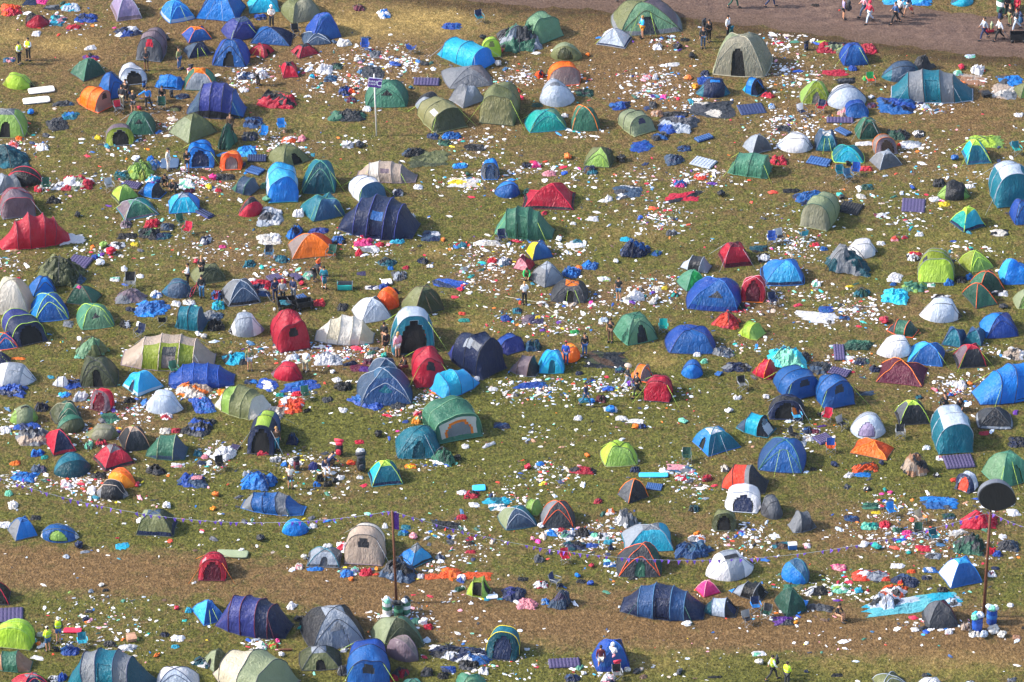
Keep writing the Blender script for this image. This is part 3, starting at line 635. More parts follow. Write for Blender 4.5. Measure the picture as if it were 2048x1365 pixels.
# ------------------------------------------------------------------ poles, flags, bunting, bins
def lettering(txt, size, loc, rot, mat, parent, name='lettering'):
    cu = bpy.data.curves.new(name, 'FONT'); cu.body = txt; cu.size = size; cu.align_x = 'CENTER'; cu.align_y = 'CENTER'; cu.extrude = .004; cu.offset = size*(.022 if len(txt) > 1 else .008)
    o = bpy.data.objects.new(name, cu); col.objects.link(o); dg = bpy.context.evaluated_depsgraph_get(); me = bpy.data.meshes.new_from_object(o.evaluated_get(dg)); bpy.data.objects.remove(o)
    me.materials.clear(); me.materials.append(mat); o = bpy.data.objects.new(name, me); col.objects.link(o); o.parent = parent; o.location = loc; o.rotation_euler = rot; return o
DATA = r'''
@ 0 0
d 880 -60 1135 175 15 lilac T=silver R=mauve K=mauve | lilac dome tent cut by the top edge
g 1280 0 1558 190 0 azure K=pale rot=30 T=sky | azure tent with a pale skirt along its front
d 1560 -90 1965 185 -12 blue F=azure G=silver p=1.6 | tall blue ridge tent between azure and cyan tents
g 1765 130 2065 335 10 indigo C=slate G=lime rot=20 | indigo dome tent with a slate cap and lime guys
d 1450 205 1695 350 22 blue C=orange T=orange L=royal | small blue dome with orange cap and orange poles
d 1460 332 1695 472 20 navy L=slate p=1.9 | low navy dome beside the reading man
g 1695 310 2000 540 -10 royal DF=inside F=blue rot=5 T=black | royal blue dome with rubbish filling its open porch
t 1085 218 1335 500 -100 mauve T=black W=red E=grey E=midgrey hs=.05 | tall dark grey tunnel tent with a red window
d 563 465 845 655 38 dgreen L=green T=green G=green p=1.9 | dark green dome under a dark bin bag
s 950 500 1175 690 -75 white E=pale D=inside T=slate H=grey | white pod tent with a dark oval doorway
g 775 575 1045 800 25 blue sag=.25 R=slate rot=12 | rumpled blue tent behind the standing group
p 18 575 280 718 -8 lime V=dlime,lime,olive ve=.3/.78 DE=inside T=olive ex=.8 asp=.6 | lime pop-up tent beside the white foam mats
m 222 665 440 757 12 offwhite,navy asp=.28 | longer white foam mat near the lime pop-up
m 180 760 402 838 10 offwhite,denim asp=.28 | shorter white foam mat, lower of the pair
t 615 690 905 908 -42 orange E=taupe W=charcoal T=dorange G=none | orange tunnel tent with a grey mesh end
u 1235 595 1475 720 -10 azure sag=.5 K=navy | sagging bright blue tent behind the seated group
g 1470 540 1725 725 0 green F=silver C=orange R=jade T=orange rot=0 | green and grey dome with an orange crest
v 1490 645 1975 955 -8 indigo K=charcoal U=slate,indigo,indigo,indigo,blue asp=.6 T=black G=green | big indigo family tunnel with a dark mud skirt
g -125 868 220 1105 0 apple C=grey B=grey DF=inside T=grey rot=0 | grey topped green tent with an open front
k -140 1150 255 1350 0 dteal,teal h=.34 pk=.5 asp=.7 | dark teal tent slumped against rubbish
s 845 985 1075 1175 -80 mauve U=grey,mauve,dlime E=dlime D=inside T=olive | small olive and grey pod with orange bedding inside
g 1000 890 1240 1078 0 green T=dgreen W=black rot=0 | green dome with a black triangle vent
d 1345 900 1735 1150 42 olive L=sage B=dolive C=olive T=dolive p=1.9 G=lime | large olive tent with one pale green side
k 1735 980 1900 1205 70 green,dgreen h=.9 pk=.7 asp=.5 rec=.8 | green pod tent tipped on its edge
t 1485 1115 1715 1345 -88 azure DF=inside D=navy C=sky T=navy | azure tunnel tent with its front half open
s 1755 1205 1938 1365 -85 orange E=dorange D=taupe T=dorange | little orange pod beside the azure tunnel
k 1015 1272 1235 1440 10 apple,dlime h=.30 pk=.3 | deflated apple green tent on the grass
p 205 100 400 228 20 crimson U=crimson,black,black sag=.35 asp=.7 | red and black pod lying half flattened
f 0 30 180 135 10 dorange,red h=.2 n=blanket | orange and red heap of clothes at the upper corner
f 175 -10 300 48 0 navy h=.12 n=tarpaulin | navy sheet at the very top edge
f 285 -10 385 40 0 pink h=.15 n=blanket | bright pink blanket at the top edge
f 340 40 480 85 0 charcoal,grey h=.1 n=tarpaulin | thin grey sheet spread below the navy sheet
f 480 25 640 95 0 pale,cyan h=.2 n=blanket | pale blue bedding heap near the top edge
f 590 105 785 185 5 royal,navy h=.18 n=tarpaulin | royal blue sheet beside the red sleeping bag
f 380 100 540 215 -10 teal,cyan,rose h=.2 n=blanket | teal bedding spilling from the flattened red pod
f 520 190 650 237 0 red h=.3 asp=.5 n=sleeping_bag | rolled red sleeping bag on the brown grass
f 905 210 1150 300 12 navy,royal,white h=.2 asp=.5 n=sleeping_bag | navy sleeping bag behind the dark grey tunnel
f 250 238 330 295 0 white h=.2 n=blanket | white cloth above the two stewards
f 670 360 775 406 10 white h=.3 asp=.4 n=blanket | white sheet behind the dark green dome
f 358 935 555 1052 20 charcoal,smoke h=.15 n=tarpaulin | charcoal sheet alone on the grass
f 490 893 640 963 0 teal,azure h=.15 n=blanket | teal and blue cloth above the charcoal sheet
b 218 858 274 915 azure | azure bin bag beyond the charcoal sheet
f 745 1075 815 1120 0 yellow h=.3 n=cloth | yellow cloth beside the olive and grey pod
b 700 410 738 460 charcoal | charcoal bin bag resting behind the dark green dome
f 655 440 795 492 0 purple,crimson h=.2 n=blanket | purple blanket behind the dark green dome
f 22 460 128 503 0 steel,rose h=.25 n=sleeping_bag | blue and pink bedding beside the two stewards
f 412 798 600 855 5 dark,steel,smoke h=.2 asp=.5 n=sleeping_bag | dark sleeping bag left of the orange tunnel
f 1385 740 1520 798 15 navy,steel h=.2 asp=.4 n=sleeping_bag | navy sleeping bag beside the big indigo tunnel
f 1940 930 2100 1030 0 denim,navy h=.2 n=tarpaulin | dark blue sheet right of the big indigo tunnel
f 1925 1030 2060 1130 0 dark,navy h=.25 n=tarpaulin | heap of dark bedding near the blue chairs
f 1880 570 2044 640 0 navy,denim,white h=.18 n=sleeping_bag | navy quilt in the rubbish below the royal dome
f 1900 650 1990 745 30 white,grey h=.3 n=blanket | white cloth on the edge of the rubbish strip
f 1725 1215 1900 1255 0 white,sky h=.15 asp=.3 n=blanket | long pale cloth between azure and orange pods
f 1890 1160 2060 1260 5 azure,sky h=.15 n=tarpaulin | azure sheet behind the little orange pod
a 1975 1215 2130 1290 0 navy,black | navy airbed behind the olive tent
a 1955 1300 2120 1400 -30 denim,navy asp=.5 | denim blue airbed behind the sage pod
b 1925 1285 1965 1335 navy | navy bag between orange pod and airbed
f 1155 1240 1300 1365 -20 silver,azure,steel h=.3 n=blanket | silver and blue bedding beside the white clad person
m 1280 1265 1430 1350 0 slate,slate asp=.7 | slate green ground mat behind the white clad person
h 945 905 20 midgrey red | grey chair piled with a red cover by the group
h 1290 875 0 dgreen dgreen | dark green chair facing the group's rubbish
f 780 690 850 745 0 royal h=.5 n=cloth | royal blue cover bundled against the rumpled tent
f 1350 840 1450 893 0 brown,olive h=.3 asp=.5 n=sleeping_bag | brown rolled bedding below the seated group
b 1290 240 1360 330 dark | dark bag behind the dark grey tunnel
f 1170 1240 1230 1290 0 azure h=.4 n=cloth | azure cloth ball in silver bedding
b 1045 1240 1120 1290 white | white bag behind the deflated apple green tent
f 280 1140 395 1210 15 white,offwhite h=.25 n=blanket | white rags beside the slumped teal tent
f 120 1075 180 1130 0 orange h=.3 n=cloth | orange bag in front of the open green tent
f 60 1100 150 1190 0 rose,coral h=.3 n=blanket | pink and coral clothes by the slumped teal tent
P 155 515 arms 60 white black hair v0 | steward in white jacket and black trousers facing a colleague
P 228 483 arms -20 white black hair lv | steward in white jacket with lime sleeves
P 1170 562 arms 0 charcoal charcoal skin2 s | person in shorts before the dark grey tunnel v
P 1432 555 phone 60 olive denim hair | man in olive shirt looking down at paper
P 975 860 stand 160 charcoal stone hair | person in dark top at the back of the group
P 1005 815 stand -30 black black hair | person in black behind the standing group
P 1065 905 arms 180 charcoal smoke blond s | person in shorts wearing a dark rucksack
P 1180 875 reach 10 azure black hair | person in azure top reaching an arm out
P 1295 808 sit 10 black black hair | person in black sitting on the grass
P 1345 1365 stand 70 offwhite offwhite hair c | person all in white with a dark cap
P 1495 1375 arms 20 black charcoal hair s | person in black shorts beside the azure tunnel
P 1840 1085 stand 0 brown black hair | person in brown behind the tipped green pod
r 1525 590 .62 black charcoal 10 | black rucksack standing near the reading man
r 1510 605 .50 offwhite rose 40 | white rucksack leaning by the black one
r 1370 780 .5 black dark 30 | black rucksack beside the sitting person in black
r 1150 700 .45 blue navy 10 | blue rucksack near the reaching person
b 1440 520 1470 560 navy | navy bag at the reading man's feet
b 1090 820 1135 880 crimson | crimson bag in the middle of the group
@ 512 0
d -70 -40 190 112 8 cyan T=teal G=none | cyan dome tent cut by the top edge
f -20 112 90 165 0 royal,navy h=.2 n=tarpaulin | royal blue sheet in front of the cyan dome
g 193 -40 545 190 0 olive F=gtan rot=30 T=dolive G=none | broad olive dome at the top edge
g 365 245 600 365 0 slate sag=.05 rot=10 T=silver | slate tent half hidden by a blue tarpaulin
g 395 98 680 330 8 royal F=blue R=royal sag=.22 rot=10 T=royal n=tarpaulin G=none p=2.8 | royal blue tarpaulin thrown over a slate tent
d -45 215 308 372 -8 blue R=navy G=green T=navy p=1.9 | low blue tent with green guy ropes
d -78 345 150 470 -30 crimson R=red DR=inside T=black p=2.0 | low red dome with its side door open
d 275 345 505 472 30 crimson C=dark DL=inside T=black G=none p=2.0 | low red dome with a dark cap and open door
d 198 480 342 628 8 red C=charcoal R=crimson T=charcoal G=none asp=.9 | small upright red tent with a black cap
k 0 710 330 875 -8 red,charcoal h=.22 asp=.6 | flattened red tent with black patches
f 470 505 620 598 -10 white h=.3 n=blanket | large white sheet near the small red tent
f 600 500 700 560 0 dgreen,black h=.2 n=blanket | dark green cloth behind the white sheet
f 540 600 650 660 0 steel,navy h=.2 n=blanket | steel blue rags below the white sheet
b 425 565 470 625 cyan | cyan bag beside the white sheet
b 780 450 840 500 offwhite | off-white bag at the big rubbish heap
f 820 400 1030 640 10 dark,smoke h=.10 n=tarpaulin | torn grey groundsheet under the big rubbish heap
f 900 405 1000 470 0 grey,midgrey h=.15 n=tarpaulin | grey cloth at the far end of the heap
b 1060 490 1160 530 royal | royal blue bag on the big rubbish heap
f 655 680 760 770 0 navy,royal h=.25 n=blanket | navy bedding beside orange carrier bags
f 730 700 800 755 0 coral,orange h=.4 n=cloth | red and orange carrier bags behind the sign
f 700 770 800 825 0 plum,steel h=.2 n=blanket | plum coloured clothes behind the sign
h 870 410 0 royal royal | royal blue chair above the big rubbish heap
h 1238 425 150 royal royal | royal blue chair right of the big rubbish heap
g 872 638 1215 862 0 green F=jade T=dgreen W=black rot=0 G=none | jade green dome behind the purple sign
a 1258 618 1468 682 -3 violet asp=.40 nx=8 ny=2 | violet airbed beyond the jade dome
u 1445 295 1925 580 -40 cyan U=sky,cyan,cyan,azure asp=.55 T=steel W=azure | bright cyan tunnel tent with steel poles
s 1800 295 1960 470 -80 lime E=lime W=olive | small lime pod behind the cyan tunnel
b 1905 375 1975 435 red | red bag beside the small lime pod
b 1905 480 1960 530 offwhite | off-white bag near the cyan tunnel's end
g 1480 520 1885 712 0 grey R=taupe rot=15 sag=.1 T=midgrey | wide grey dome with a crumpled side
d 1540 668 1830 868 38 silver R=grey L=grey T=midgrey | silver grey pyramid dome near olive tunnels
p 1270 735 1480 895 -8 midgrey U=silver,charcoal,charcoal asp=.9 | grey and charcoal pod behind the olive tunnel
t 1290 785 1690 1075 -62 khaki T=dolive WT=white E=dolive asp=.65 | khaki tunnel tent with a white window
t 1780 655 2110 1010 -100 olive T=dolive G=lime E=khaki | tall olive tunnel with two lime guys
d -20 0 -19 1 0 olive skip=1 | x
k 565 870 890 975 3 dark,green h=.22 asp=.45 | dark collapsed tent below the jade dome
g 95 1145 435 1345 20 olive DL=inside DF=inside rot=20 T=dolive | olive dome with orange bag in its dark doorway
h 205 1050 10 azure azure | azure chair beside grey bedding
h 60 1110 -15 azure azure | azure chair before the dark sheet
h 320 290 20 black black | black chair beside the slate tent
k 1160 1175 1355 1260 15 charcoal,slate h=.3 asp=.5 | slate tent bundle behind the flat mesh net
f 1210 1200 1560 1345 5 olive,dolive h=.05 n=camouflage_net | flat olive net spread on the grass
f 960 60 1080 155 20 white,azure h=.3 n=blanket | white and blue bedding on dry brown grass
f 765 30 875 95 15 plum,brown h=.25 n=blanket | plum blanket on the dry grass near the top
f 1475 180 1650 240 -5 royal,blue h=.2 asp=.5 n=tarpaulin | royal blue sheet on the dry brown grass
h 1785 180 20 teal navy | teal chair lying on the dry brown grass
k 1915 200 2150 330 10 smoke,black h=.25 asp=.5 | grey mesh tent floor beside sage tent
b 1780 275 1840 318 black | black bag above the small lime pod
f 830 285 925 322 0 smoke,steel h=.2 asp=.3 n=cloth | grey strip of cloth on dry grass
f 640 305 770 378 0 white,offwhite h=.35 n=blanket | white bedding beside the royal blue tarpaulin
b 600 305 650 350 slate | slate bag at the edge of the royal tarpaulin
f 1360 1060 1460 1120 0 navy,denim h=.25 n=blanket | navy cloth at the khaki tunnel's foot
f 1480 1050 1645 1118 0 blue,azure h=.3 asp=.45 n=sleeping_bag | blue sleeping bag before the khaki tunnel
f 1450 1110 1560 1170 0 dgreen,green h=.2 n=cloth | dark green cloth before the khaki tunnel
f 1655 1150 1840 1210 -5 black,smoke h=.2 n=tarpaulin | black tarpaulin below the khaki tunnel
f 680 1120 780 1190 0 white,grey h=.35 n=blanket | white bag heap near the sign's foot
b 795 1120 862 1185 charcoal | charcoal bag near the sign's foot
f 1565 1300 1690 1350 0 azure,sky h=.2 n=blanket | sky blue cloth above the pink tunnel's rubbish
f 0 930 60 1010 0 denim h=.3 n=tarpaulin | denim sheet beside the azure chairs
f 0 530 100 640 0 white,silver h=.3 n=blanket | white cloth beside the bending person
b 55 1140 110 1200 white skip=1 | x
f 850 845 925 895 0 white h=.4 n=cloth | white bag below the jade dome
b 1218 672 1256 712 teal | teal bag right of the jade dome
f 200 1090 330 1150 0 dorange,white h=.3 n=blanket | orange and white rags behind the olive dome
f 330 1070 400 1140 0 rose h=.4 n=cloth | pink rag behind the olive dome
P 125 222 arms 0 offwhite charcoal hair o | hooded person in white beside the cyan dome
P 20 680 bend 130 white black hair | bending person in white picking through rubbish
@ 1024 0
s 70 88 415 355 -50 pgreen U=sage,pgreen,pgreen sag=.12 T=dgreen | sage green tent with its rear half fallen
k -110 170 250 430 10 green,smoke,silver h=.24 | fallen grey green half beside the sage tent
d 120 90 420 358 30 pgreen sag=.15 C=pgreen K=charcoal skip=1 | x
p 308 340 560 495 -6 sage U=olive,sage,gtan D=dolive asp=.62 T=olive | sage pod tent with a striped mesh door
s 285 492 548 700 -78 orange E=taupe U=orange,orange,taupe T=dorange | bright orange pod with a grey mesh front
p 222 630 502 858 8 white U=pale,silver,white ue=.42/.56 T=grey W=grey asp=.8 | white pod with a grey arch below an orange pod
g 790 -10 1360 295 10 olive F=pgreen R=mauve K=grey DF=dark rot=0 p=2.0 asp=.7 | big green dome tent beside the mud track
d 675 228 960 392 -18 white F=pale K=navy p=1.6 G=lime | small white pyramid tent on a dark mat
g 1605 265 2080 620 10 gtan F=stone L=sage DF=inside rot=-25 asp=.75 T=stone p=2.9 sag=.06 | large grey tent with a pink bag in its doorway
p 1465 625 1742 785 0 teal V=teal,navy,teal ve=.30/.72 T=navy asp=.62 W=azure | teal pop-up with a wide navy middle band
f 1475 610 1620 680 0 royal,blue h=.25 n=tarpaulin | royal blue sheet behind the teal pop-up
s 1840 615 2035 775 -40 cyan E=navy U=cyan,azure,navy D=inside T=charcoal | cyan pod with a navy end and red sleeping bag
f 1980 730 2100 790 -20 red h=.3 asp=.4 n=sleeping_bag | red sleeping bag pulled from the cyan pod
f 0 870 60 1000 0 olive skip=1 | x
g 103 872 432 1062 10 turq R=pgreen rot=0 T=teal | turquoise green dome with a pale side panel
g 472 840 698 1050 0 green rot=0 T=orange B=dgreen C=jade p=2.8 | green dome wrapped with orange straps
t 845 868 1155 1098 -58 apple E=sage T=charcoal W=violet U=charcoal,sage,sage,sage asp=.7 | sage tunnel tent with a dark grey rear
g 575 1172 812 1342 -10 olive F=apple R=dolive rot=0 T=dolive | moss green dome beside a black bag
p 1765 620 1766 621 0 olive skip=1 | x
d 1840 1070 2075 1240 28 silver R=midgrey F=midgrey T=grey G=none | silver and grey dome above jade tunnel
u 1725 1218 2080 1430 -15 jade U=green,jade,jade,jade T=dgreen WS=green asp=.7 | jade green tunnel beside red clothes
a 1793 820 2032 918 12 navy,denim asp=.55 nx=8 ny=5 | navy double airbed in the upper field
a 1452 1040 1612 1135 32 denim,navy asp=.45 nx=7 ny=3 | denim blue airbed below the grey floor sheet
a 1415 1245 1642 1350 -28 silver,grey asp=.62 nx=7 ny=5 | silver grey airbed on open grass
f 1380 805 1790 950 -5 dark,offwhite,smoke h=.07 n=groundsheet | grey groundsheet littered with white scraps
f 1160 925 1500 1080 0 smoke,silver,royal h=.16 shine=1 n=tarpaulin | shiny grey tent cloth crumpled beside the sage tunnel
f 1100 1060 1255 1130 -5 charcoal,blue h=.25 n=blanket | charcoal cloth with a blue bag on it
f 770 810 950 885 0 royal,navy,blue h=.22 n=tarpaulin | royal blue crumpled sheet left of rubbish
f 940 1120 1140 1225 15 royal,blue h=.15 jag=.5 n=tarpaulin | bright blue ragged sheet below the sage tunnel
f 1105 870 1215 940 0 tan,beige h=.3 n=blanket | beige blanket in the rubbish
f 1180 890 1420 950 0 black,smoke h=.2 n=tarpaulin | black sheet behind the shiny grey cloth
f 1090 800 1160 870 0 dark,smoke h=.25 n=cloth | dark cloth in the middle of rubbish
f 1090 752 1168 785 0 purple h=.2 n=cloth | purple cloth in the scattered rubbish
b 1370 598 1445 640 orange | orange bag above the teal pop-up
b 1435 668 1492 712 amber | amber bag beside the teal pop-up
b 830 1225 912 1300 black | black bag beside the moss green dome
f 740 1180 800 1230 0 navy,rose h=.3 n=cloth | navy clothes behind the moss green dome
f 1210 1230 1380 1330 10 slate,navy h=.25 n=blanket | slate clothes on open grass
f 1310 1160 1435 1215 0 navy,denim h=.2 n=cloth | navy cloth strung with lime rope
f 495 700 655 780 0 dgreen,charcoal h=.2 n=blanket | dark green cloth right of the white pod
f 180 545 265 635 30 dorange,navy h=.4 n=cloth | torn orange flag left of the orange pod
f 1120 585 1165 640 0 white h=.5 n=cloth | white bag bundle on the brown grass
f 1040 600 1110 640 0 rose,white h=.3 n=cloth | pink and white scraps on the brown grass
f 1120 330 1200 405 0 white,grey h=.35 n=blanket | white bedding pile before the big green dome
b 1285 340 1365 392 charcoal | charcoal bag before the big green dome
f 1340 305 1420 335 0 black h=.3 n=cloth | black cloth near the person in black
f 1240 500 1340 535 0 white h=.25 n=cloth | white rags below the white pyramid tent
b 1410 415 1465 468 black | black bag before the large grey tent
b 585 418 625 450 orange | orange ball shaped bag beside the sage pod
b 415 1220 480 1270 orange | orange bag left of the moss green dome
f 150 1285 235 1345 0 pink,white h=.3 n=cloth | pink and white rags at mid field
f 75 1290 150 1345 0 black,navy h=.25 n=cloth | black rags beside the pink and white rags
f 150 820 250 860 0 dgreen h=.25 n=cloth | dark green rags left of the white pod
f 0 560 60 660 0 white skip=1 | x
b 70 585 120 620 white | white bag left of the bright orange pod
f 20 680 70 745 0 coral,dorange h=.4 n=cloth | coral bag behind the tall olive tunnel
b 890 200 930 268 lime | lime bag hung inside the big green dome's porch
f 1500 560 1580 610 0 navy h=.35 n=cloth | navy cloth behind the royal blue sheet
f 1890 1050 1891 1051 0 navy skip=1 | x
f 310 240 450 300 0 charcoal,slate h=.15 skip=1 | x
f 570 1320 680 1390 0 navy,brown h=.25 n=blanket | navy and brown clothes before the moss dome
f 385 905 450 945 0 white h=.4 n=cloth | white rag behind the turquoise dome
P 1040 305 arms -70 sky amber blond sl | person in pale blue top and amber shorts
P 1570 335 stand 30 black black hair c | tall person in black near the mud track
P 1525 385 stand 10 charcoal slate hair | person with dark jacket and slate jeans
P 1722 300 stand 60 white black hair | person in white behind the large grey tent
r 1530 240 .7 black charcoal 60 z=.6 | black rucksack on the tall person's back
r 1750 285 .62 dgreen teal 200 | dark green rucksack beside the person in white
P 880 12 walk 90 black charcoal hair | dark clad person at the top edge of the track
P 1770 66 walk 80 black dgreen hair | walker in black and green crossing the track
h 1600 370 0 green skip=1 | x
@ 1536 0
P 20 58 walk 90 navy navy hair | walker in navy crossing the track
P 603 158 stand 100 lilac charcoal hair ls | walker in lilac top with a large black rucksack
r 640 92 .75 black charcoal 100 z=.75 | large black rucksack on the lilac walker
P 765 135 walk -80 rose slate blond l | walker in a pink top carrying bags
P 808 186 walk -60 red pale hair o | walker in red hooded top and pale trousers
P 1015 192 walk -80 denim black hair | walker in denim blue sweater and yellow shoes
P 1050 158 walk -60 white charcoal hair | walker in white beside the denim sweater
P 1115 125 walk -80 navy silver hair s | walker in shorts carrying an orange bag
P 1905 130 stand 30 black black hair | person in black beside the green bins
P 1985 130 stand -40 red crimson hair o | person in a red hooded coat beside bins
P 1722 318 walk -70 silver navy hair | walker in grey top with jacket round the waist
P 1843 325 walk -80 white black hair | walker in white top pulling a wagon
P 1980 245 walk -70 charcoal pale hair | walker in charcoal with a blue rucksack
r 2010 190 .7 steel navy 100 z=.7 | blue rucksack on the charcoal clad walker
r 1850 160 .7 navy black 60 z=.7 | navy rucksack lying over a trolley
P 1930 205 stand -60 black olive hair | dark clad person behind the wagon
r 1785 255 .62 olive sage 90 | olive rucksack on a small red trolley
b 560 55 580 90 coral | coral bag carried beside the lilac walker
b 1128 40 1158 88 coral z=.4 | coral orange bag carried by the walker in shorts
f 905 -20 1180 45 0 sky,cyan h=.3 n=collapsed_tent2 | cyan flattened tent beyond the mud track
f 1110 -30 1315 50 5 azure,sky h=.3 n=collapsed_tent2 | azure flattened tent beyond the mud track
p 1460 -40 1640 55 20 cyan U=cyan,slate,slate sag=.3 asp=.8 | cyan and slate pod beyond the mud track
f 340 32 415 58 0 dbrown h=.15 n=cloth | dark brown rag lying on the mud track
g 568 338 805 530 0 royal F=blue rot=10 p=2.8 T=navy G=lime | royal blue pod on crimson sheets
f 720 330 875 440 10 crimson,red h=.2 n=tarpaulin | crimson sheet right of the royal blue pod
f 380 330 640 430 5 crimson,charcoal,sage h=.25 n=blanket | heap of crimson and sage bedding
f 365 325 500 350 0 lime,dlime h=.25 asp=.3 n=cloth | lime strip of cloth behind the crimson heap
f 425 555 650 612 3 crimson,red h=.1 asp=.4 n=sleeping_bag | flat crimson sleeping bag
f 640 520 715 572 0 royal h=.3 n=cloth | royal blue cloth at the pod's foot
f 535 620 700 675 5 black,smoke h=.25 n=tarpaulin | black crumpled sheet above a white pod
r 305 400 .6 navy black 20 | navy rucksack left of the crimson heap
f 750 590 865 650 0 bgreen,apple h=.35 n=cloth | bright green cloth on a chair
h 818 680 10 coral bgreen | coral chair with green cloth
k 1140 435 1345 580 30 smoke,dark h=.6 pk=.6 asp=.6 | grey cloth bunched behind the teal tent
p 905 485 1215 662 5 steel U=teal,steel,slate V=steel,slate,teal asp=.7 T=charcoal | steel blue pod behind the big teal tent
v 985 548 1635 830 -4 teal U=teal,grey,teal,grey,teal DS=teal T=charcoal asp=.5 H=silver | big teal tent with two grey bands
g 255 645 490 835 10 apple F=dlime DF=taupe rot=-10 T=olive p=2.2 | apple green tent with an open mesh doorway
p 468 672 785 880 14 white U=pale,silver,white ue=.48/.58 T=navy asp=.85 | white pod with a pale front near rubbish
s 610 798 805 955 -80 royal U=royal,royal,blue T=blue sag=.1 | small royal blue pod before a white pod
f 550 850 665 940 30 beige,rose h=.35 n=blanket | beige bedding left of the small royal pod
f 785 820 868 868 0 violet,plum h=.12 n=cloth | plum mat beside the small royal pod
f 865 775 1190 918 -6 blue,navy,royal h=.12 n=tarpaulin | blue and navy sheet before the big teal tent
f 1215 825 1300 870 0 pale,mint h=.35 n=cloth | pale green plastic heap
a 468 932 685 982 -2 violet,charcoal asp=.35 nx=8 ny=2 | charcoal airbed behind the denim airbed
a 530 975 672 1085 -48 denim,navy asp=.5 nx=7 ny=3 | denim airbed left of the dark green tent
g 692 932 905 1115 0 green F=dgreen C=jade rot=10 T=brown p=2.6 | dark green dome with a brown strap
f 930 1028 1135 1125 0 charcoal,dgreen h=.3 n=tarpaulin | charcoal tent cloth beside the green dome
s 835 1072 1035 1255 -70 taupe E=mauve D=brown U=taupe,taupe,gtan T=orange | taupe pod with an orange rimmed doorway
d 810 1192 1072 1362 25 grey F=midgrey C=silver T=silver G=none | crumpled grey dome before the taupe pod
p 60 1055 370 1225 -8 white V=pale,white,silver ve=.28/.72 DE=pale T=charcoal asp=.75 | long white pop-up with a charcoal hoop
g 372 1035 552 1212 0 slate F=teal C=offwhite rot=0 T=steel | slate tent with a white cap cloth
g 512 1158 770 1308 -10 teal F=cyan rot=10 T=turq H=lime | teal dome with two small yellow marks
d 1545 1115 1785 1318 8 cyan F=teal C=lime T=lime K=steel p=1.9 asp=.8 | teal dome with lime poles and lime cap
k 1575 1080 1890 1185 0 lime,apple h=.3 asp=.6 | lime deflated tent behind the lime capped dome
f 1050 1125 1230 1190 0 white,silver h=.2 n=blanket | white blanket spotted with dark marks
f 690 1130 850 1168 3 white h=.2 asp=.3 n=blanket | long white sheet behind the taupe pod
f 1030 1120 1060 1170 0 coral h=.4 n=cloth | coral rag between pod and white blanket
a 302 1240 512 1332 -22 denim,navy asp=.4 nx=8 ny=3 | denim airbed before the slate tent
f 0 1235 155 1325 0 red,black h=.3 n=blanket | red and black clothes beside jade tunnel
f 60 1000 185 1055 0 dark,black h=.25 n=cloth | dark clothes behind the long white pop-up
h 270 930 30 navy white | navy chair in the rubbish heap
h 420 900 -20 crimson navy | crimson chair near the apple green tent
b 798 748 850 790 white | white bag right of the white pod
f 410 800 480 850 0 red h=.3 n=cloth | red cloth between two tents
f 1515 590 1745 690 -10 tan,beige h=.04 n=groundsheet | tan mud stained groundsheet near the track
f 1615 515 1730 605 -20 white h=.35 n=blanket | white sheet beside the tan groundsheet
b 1518 510 1570 556 red | red bag beside a white sheet
f 1475 560 1560 610 0 mint,pale h=.3 n=cloth | pale plastic behind the big teal tent
f 1565 435 1660 470 0 pale,mint h=.2 n=cloth | pale plastic sheet near the mud track
f 1780 670 1990 800 -8 beige,offwhite,grey h=.2 n=blanket | beige bedding beside a black box
x 1740 770 .55 black 20 | black crate beside beige bedding
f 1815 600 2060 695 0 azure,smoke h=.25 n=tarpaulin | azure and smoke tent cloth at the edge
d 1955 660 2180 790 20 olive F=apple p=1.8 G=none | sage green dome cut by the frame's edge
s 1835 1285 2110 1480 -70 pale skip=1 | x
f 1925 1125 2010 1170 0 teal h=.5 n=cloth | teal cloth beside lime capped dome
h 1985 1235 20 turq teal | turquoise chair near the edge
f 1800 1300 1880 1350 0 royal,navy h=.3 n=cloth | royal blue rag by the pale striped tunnel
b 1460 1235 1525 1280 blue | blue bag left of the lime capped dome
f 1150 1040 1250 1105 0 charcoal,white h=.2 n=cloth | dark and white rags right of green dome
f 1960 900 2040 940 0 white h=.2 n=cloth | white rag at the far edge
b 615 1270 665 1325 black | black bag on the teal dome's door
f 545 1320 620 1370 0 cyan,teal h=.3 n=cloth | cyan rag below the teal dome
f 730 1325 835 1370 0 red,coral h=.3 n=cloth | red rag below the crumpled grey dome
f 0 815 60 875 0 pale,azure h=.3 n=cloth | pale blue bag near the apple green tent
f 0 750 80 795 -10 red h=.2 skip=1 | x
L 250 1000 260 90 330 | 
L 180 340 260 60 90 | 
L 150 620 200 120 150 | 
L 1300 860 130 60 80 | 
'''
